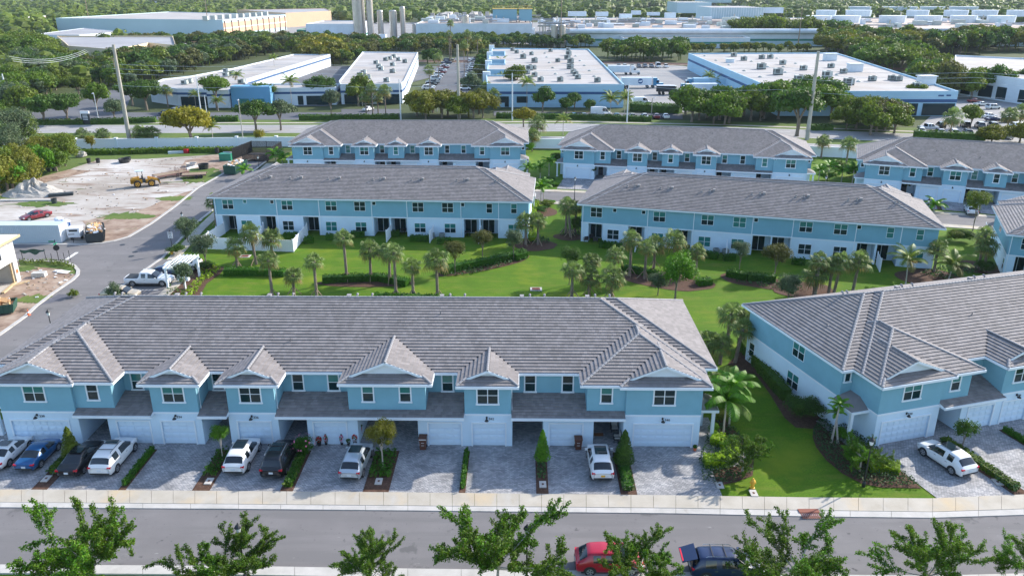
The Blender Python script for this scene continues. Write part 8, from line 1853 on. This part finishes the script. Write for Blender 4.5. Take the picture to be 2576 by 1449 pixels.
# --- unfinished house at the left edge
hb0, hb1 = Q('k1', 355, 1010), Q('k1', 245, 490, 5.6); 
p0 = Q('k1', 350, 1010); e0, e1 = Q('k1', 250, 262, 5.9), Q('k1', 0, 395, 5.9)
root = empty('unfinished_house', (p0[0], p0[1], 0), atan2(e0[1]-e1[1], e0[0]-e1[0]), 'unfinished pale blockwork house with a white-wrapped roof, left edge', 'house')
mb = MB(); mb.box(-14, -8.2, 0, 14, 0, 5.9); mb.box(-8.2, -1.0, 0, .4, 2.9, 5.9); mb.box(-.95, 0, 0, 14, 0, 5.9); mb.box(-8.2, -.95, 5, 14, 0, 5.9); mb.box(-8.2, -.95, .4, 5, 2.9, 5.9); mb.build('wall', M['block'], root)
mb = MB(); mb.box(-14.6, .6, -.7, 14.6, 5.92, 6.1); mb.build('roof', M['paper'], root); mb = MB(); mb.box(-14.6, .62, -.78, -.70, 5.85, 6.15); mb.box(.6, .68, -.7, 14.6, 5.85, 6.15); mb.build('fascia_board', M['newwood'], root)
mb = MB(); mb.box(-5.2, -3.2, -.06, .02, 3.9, 5.2); put('window_opening', mb.mesh('window_opening', M['blackplastic']), root); mb = MB(); mb.box(-5.4, -3.0, -.12, -.02, 3.7, 3.9); mb.box(-5.4, -5.2, -.12, -.02, 3.9, 5.2); mb.box(-3.2, -3.0, -.12, -.02, 3.9, 5.2); mb.box(-5.4, -3.0, -.12, -.02, 5.2, 5.4); mb.build('window_surround', M['trim'], root)
mb = MB(); mb.box(-8.2, -1.0, -.02, 4.9, .0, .05); mb.build('garage_floor', M['lid'], root); mb = MB(); mb.box(-1.4, -1.2, .1, .3, 0, 2.9); mb.box(-3.4, -3.25, 1.2, 1.35, 0, 2.9); mb.build('timber_prop', M['newwood'], root); mb = MB(); mb.box(-.7, -.25, -.03, -.01, 1.2, 1.7); mb.build('orange_notice', M['orange'], root)
beam('k1', (190, 1110), (480, 1025), .25, .12, 'newwood', 'formwork_board', 'thin board lying across the dirt by the unfinished house', 'board'); beam('k1', (50, 1230), (270, 1040), .35, .2, 'newwood', 'formwork_board', 'yellow formwork edge of the new driveway', 'board')
sheet('new_driveway', Qp('k1', (0, 1050), (330, 1020), (270, 1045), (50, 1235), (0, 1225)), .01, M['lid'])
g = Q('k1', 650, 945); root = empty('block_stack', (g[0], g[1], 0), .12, 'grey stack of concrete blocks on the dirt lot', 'blocks')
for i in range(4):
    for j in range(2):
        for k in range(3): put('block', cached('blk', lambda: (lambda b_: (b_.box(-.2, .2, -.2, .2, 0, .2), b_.mesh('block', M['block']))[1])(MB())), root, (-.65+i*.43+R.uniform(-.02, .02), -.3+j*.5, k*.205), R.uniform(-.05, .05))
g = Q('k1', 1040, 880); mb = MB(); q_ = Matrix.Rotation(.12, 4, 'Y'); mb.box(-.7, .7, -.5, .5, .05, .1, M4=q_); tag(mb.build('white_sheet', M['paper'], None, g), 'pale board tossed on the dirt near the kerb corner', 'board')
g = Q('k1', 935, 870); mb = MB(); mb.box(-.35, .35, -.2, .2, 0, .18); tag(mb.build('white_bag', M['paper'], None, g), 'small white bag left of the pale board', 'bag')
for i, (x, y) in enumerate(((1225, 1405),)): pass
g = Q('c1', 203, 178); mb = MB(); mb.box(-.2, .2, -.2, .2, 0, .04, 0); mb.lathe([(.15, .04), (.03, .75)], 10, m=0); mb.lathe([(.115, .3), (.085, .45)], 10, m=1); tag(mb.build('traffic_cone', [M['orange'], M['signwhite']], None, (g[0], g[1], .02)), 'orange traffic cone leaning at the low green dumpster', 'cone')
root = empty('silt_fence', Q('k1', 380, 690), 0, 'torn dark silt fence cloth on thin stakes at the street corner', 'fence'); o = Q('k1', 380, 690)
for x, y, h in ((380, 690, 1.6), (755, 685, 1.7), (850, 680, 1.0), (1060, 700, 1.3), (1150, 690, 1.5)): g = Q('k1', x, y); mb = MB(); mb.box(-.03, .03, -.03, .03, 0, h); mb.build('stake', M['iron'], root, (g[0]-o[0], g[1]-o[1], 0))
b_ = Q('k1', 755, 685); mb = MB(); vs = []; n = 14
for i in range(n+1): t = i/n; x = (b_[0]-o[0])*(t*1.1-.05); y = (b_[1]-o[1])*t; vs += [(x, y, 1.62-.1*sin(t*9)), (x, y-.12, 1.5-(.45+.2*sin(t*13))*sin(pi*t)**.5)]
mb.raw(vs, [(2*i, 2*i+1, 2*i+3, 2*i+2) for i in range(n)]); mb.build('cloth', M['greenpaint'], root)
cover(Qp('w4', (145, 948), (330, 942), (500, 952), (570, 985), (560, 1010), (470, 985), (300, 970), (150, 965)), 'lf_oak', 'rough weeds along the street corner kerb', 40, .13, .5)
# black entrance sign of the office park
g = Q('t1', 655, 938); root = empty('entrance_sign', g, 0, 'black and white office park sign in the boulevard hedge', 'sign'); mb = MB(); mb.box(-1.1, 1.1, -.2, .2, 0, 2.9); mb.build('panel', M['greydump'], root); mb = MB(); mb.box(-1.2, 1.2, -.25, .25, 2.9, 3.6); mb.box(-1.2, -1.1, -.25, .25, 0, 2.9); mb.build('cap', M['signwhite'], root); mb = MB(); 
for z_ in (1.2, 1.6, 2.0, 2.4): mb.box(-.7, .7, -.22, -.2, z_, z_+.15)
mb.build('lettering', M['signwhite'], root)
# worker standing near the semi truck
def person(x, y, label, shirt, trousers, z=0):
    root = empty('person', (x, y, z), 1.0, label, 'person'); me = bpy.data.meshes.new('body')
    P_ = [(0, 0, .95), (0, 0, 1.25), (0, 0, 1.45), (0, 0, 1.55), (0, 0, 1.72), (.2, 0, 1.42), (.3, .03, 1.12), (.28, .1, .88), (-.2, 0, 1.42), (-.3, .03, 1.12), (-.28, .1, .88), (.1, 0, .9), (.12, .03, .5), (.12, 0, .06), (.12, .14, .03), (-.1, 0, .9), (-.12, -.05, .5), (-.12, -.08, .06), (-.12, .06, .03)]
    E_ = [(0, 1), (1, 2), (2, 3), (3, 4), (2, 5), (5, 6), (6, 7), (2, 8), (8, 9), (9, 10), (0, 11), (11, 12), (12, 13), (13, 14), (0, 15), (15, 16), (16, 17), (17, 18)]
    me.from_pydata(P_, E_, []); o = put('body', me, root); m_ = o.modifiers.new('skin', 'SKIN'); rr = [.15, .15, .14, .06, .1, .07, .05, .04, .07, .05, .04, .1, .07, .05, .05, .1, .07, .05, .05]
    for i, v in enumerate(me.skin_vertices[0].data): v.radius = (rr[i], rr[i]); v.use_root = i == 0
    o.modifiers.new('sub', 'SUBSURF').levels = 1
    me.materials.append(M[trousers]); me.materials.append(M[shirt]); ev = bpy.data.meshes.new_from_object(o.evaluated_get(bpy.context.evaluated_depsgraph_get())); o.modifiers.clear(); o.data = ev; ev.name = 'body'
    for q_ in ev.polygons:
        if q_.center.z > .98: q_.material_index = 1
    mb = MB(); mb.lathe([(.05, 1.6), (.1, 1.7), (.1, 1.8), (.03, 1.86)], 8); mb.build('hair', M['blackplastic'], root)
g = Q('h4', 548, 1080); person(g[0], g[1], 'person in dark clothes standing at the front of the blue-cab semi', 'greydump', 'blackplastic')

# loose bits on the sand and the dirt
r = random.Random(9); mb = MB()
for n_, poly in ((190, Qp('w4', (60, 560), (700, 640), (1150, 560), (1500, 380), (1650, 250), (1600, 150), (800, 190), (300, 330), (0, 460))), (45, Qp('w4', (150, 990), (540, 1010), (560, 1080), (300, 1240), (60, 1180)))):
    x0, x1, y0, y1 = min(p[0] for p in poly), max(p[0] for p in poly), min(p[1] for p in poly), max(p[1] for p in poly)
    while n_ > 0:
        x, y = r.uniform(x0, x1), r.uniform(y0, y1)
        if inside((x, y), poly):
            n_ -= 1; q_ = Matrix.Rotation(r.uniform(0, 6), 4, 'Z'); q_.translation = (x, y, 0); a, b = r.uniform(.04, .24), r.uniform(.04, .13); mb.box(-a, a, -b, b, -.02, r.uniform(.03, .13), r.choice([0, 0, 0, 1, 1, 1, 1, 2]), q_)
tag(mb.build('rubble', [M['gravel'], M['wood'], M['paper']]), 'scattered stones, boards and scraps on the sand yard', kind='stuff')
for k in range(9):
    g = G(2130+k*48, 121-(k % 3)); root = empty('parked_trailer', g, R.uniform(-.1, .1), '%s white trailer from the left under the green band of the long hall' % ordinal(k), 'trailer', 'white trailers at the long hall'); mb = MB(); mb.box(-6, 6, -1.3, 1.3, 1.1, 4); mb.build('box', M['wallwhite'], root)
    for x in (-4.5, -3.2, 4.2): mb = MB(); mb.box(-.5, .5, -1.25, 1.25, 0, 1); put('wheel', cached('tbx', lambda: mb.mesh('wheel', M['rub'])), root, (x, 0, 0))
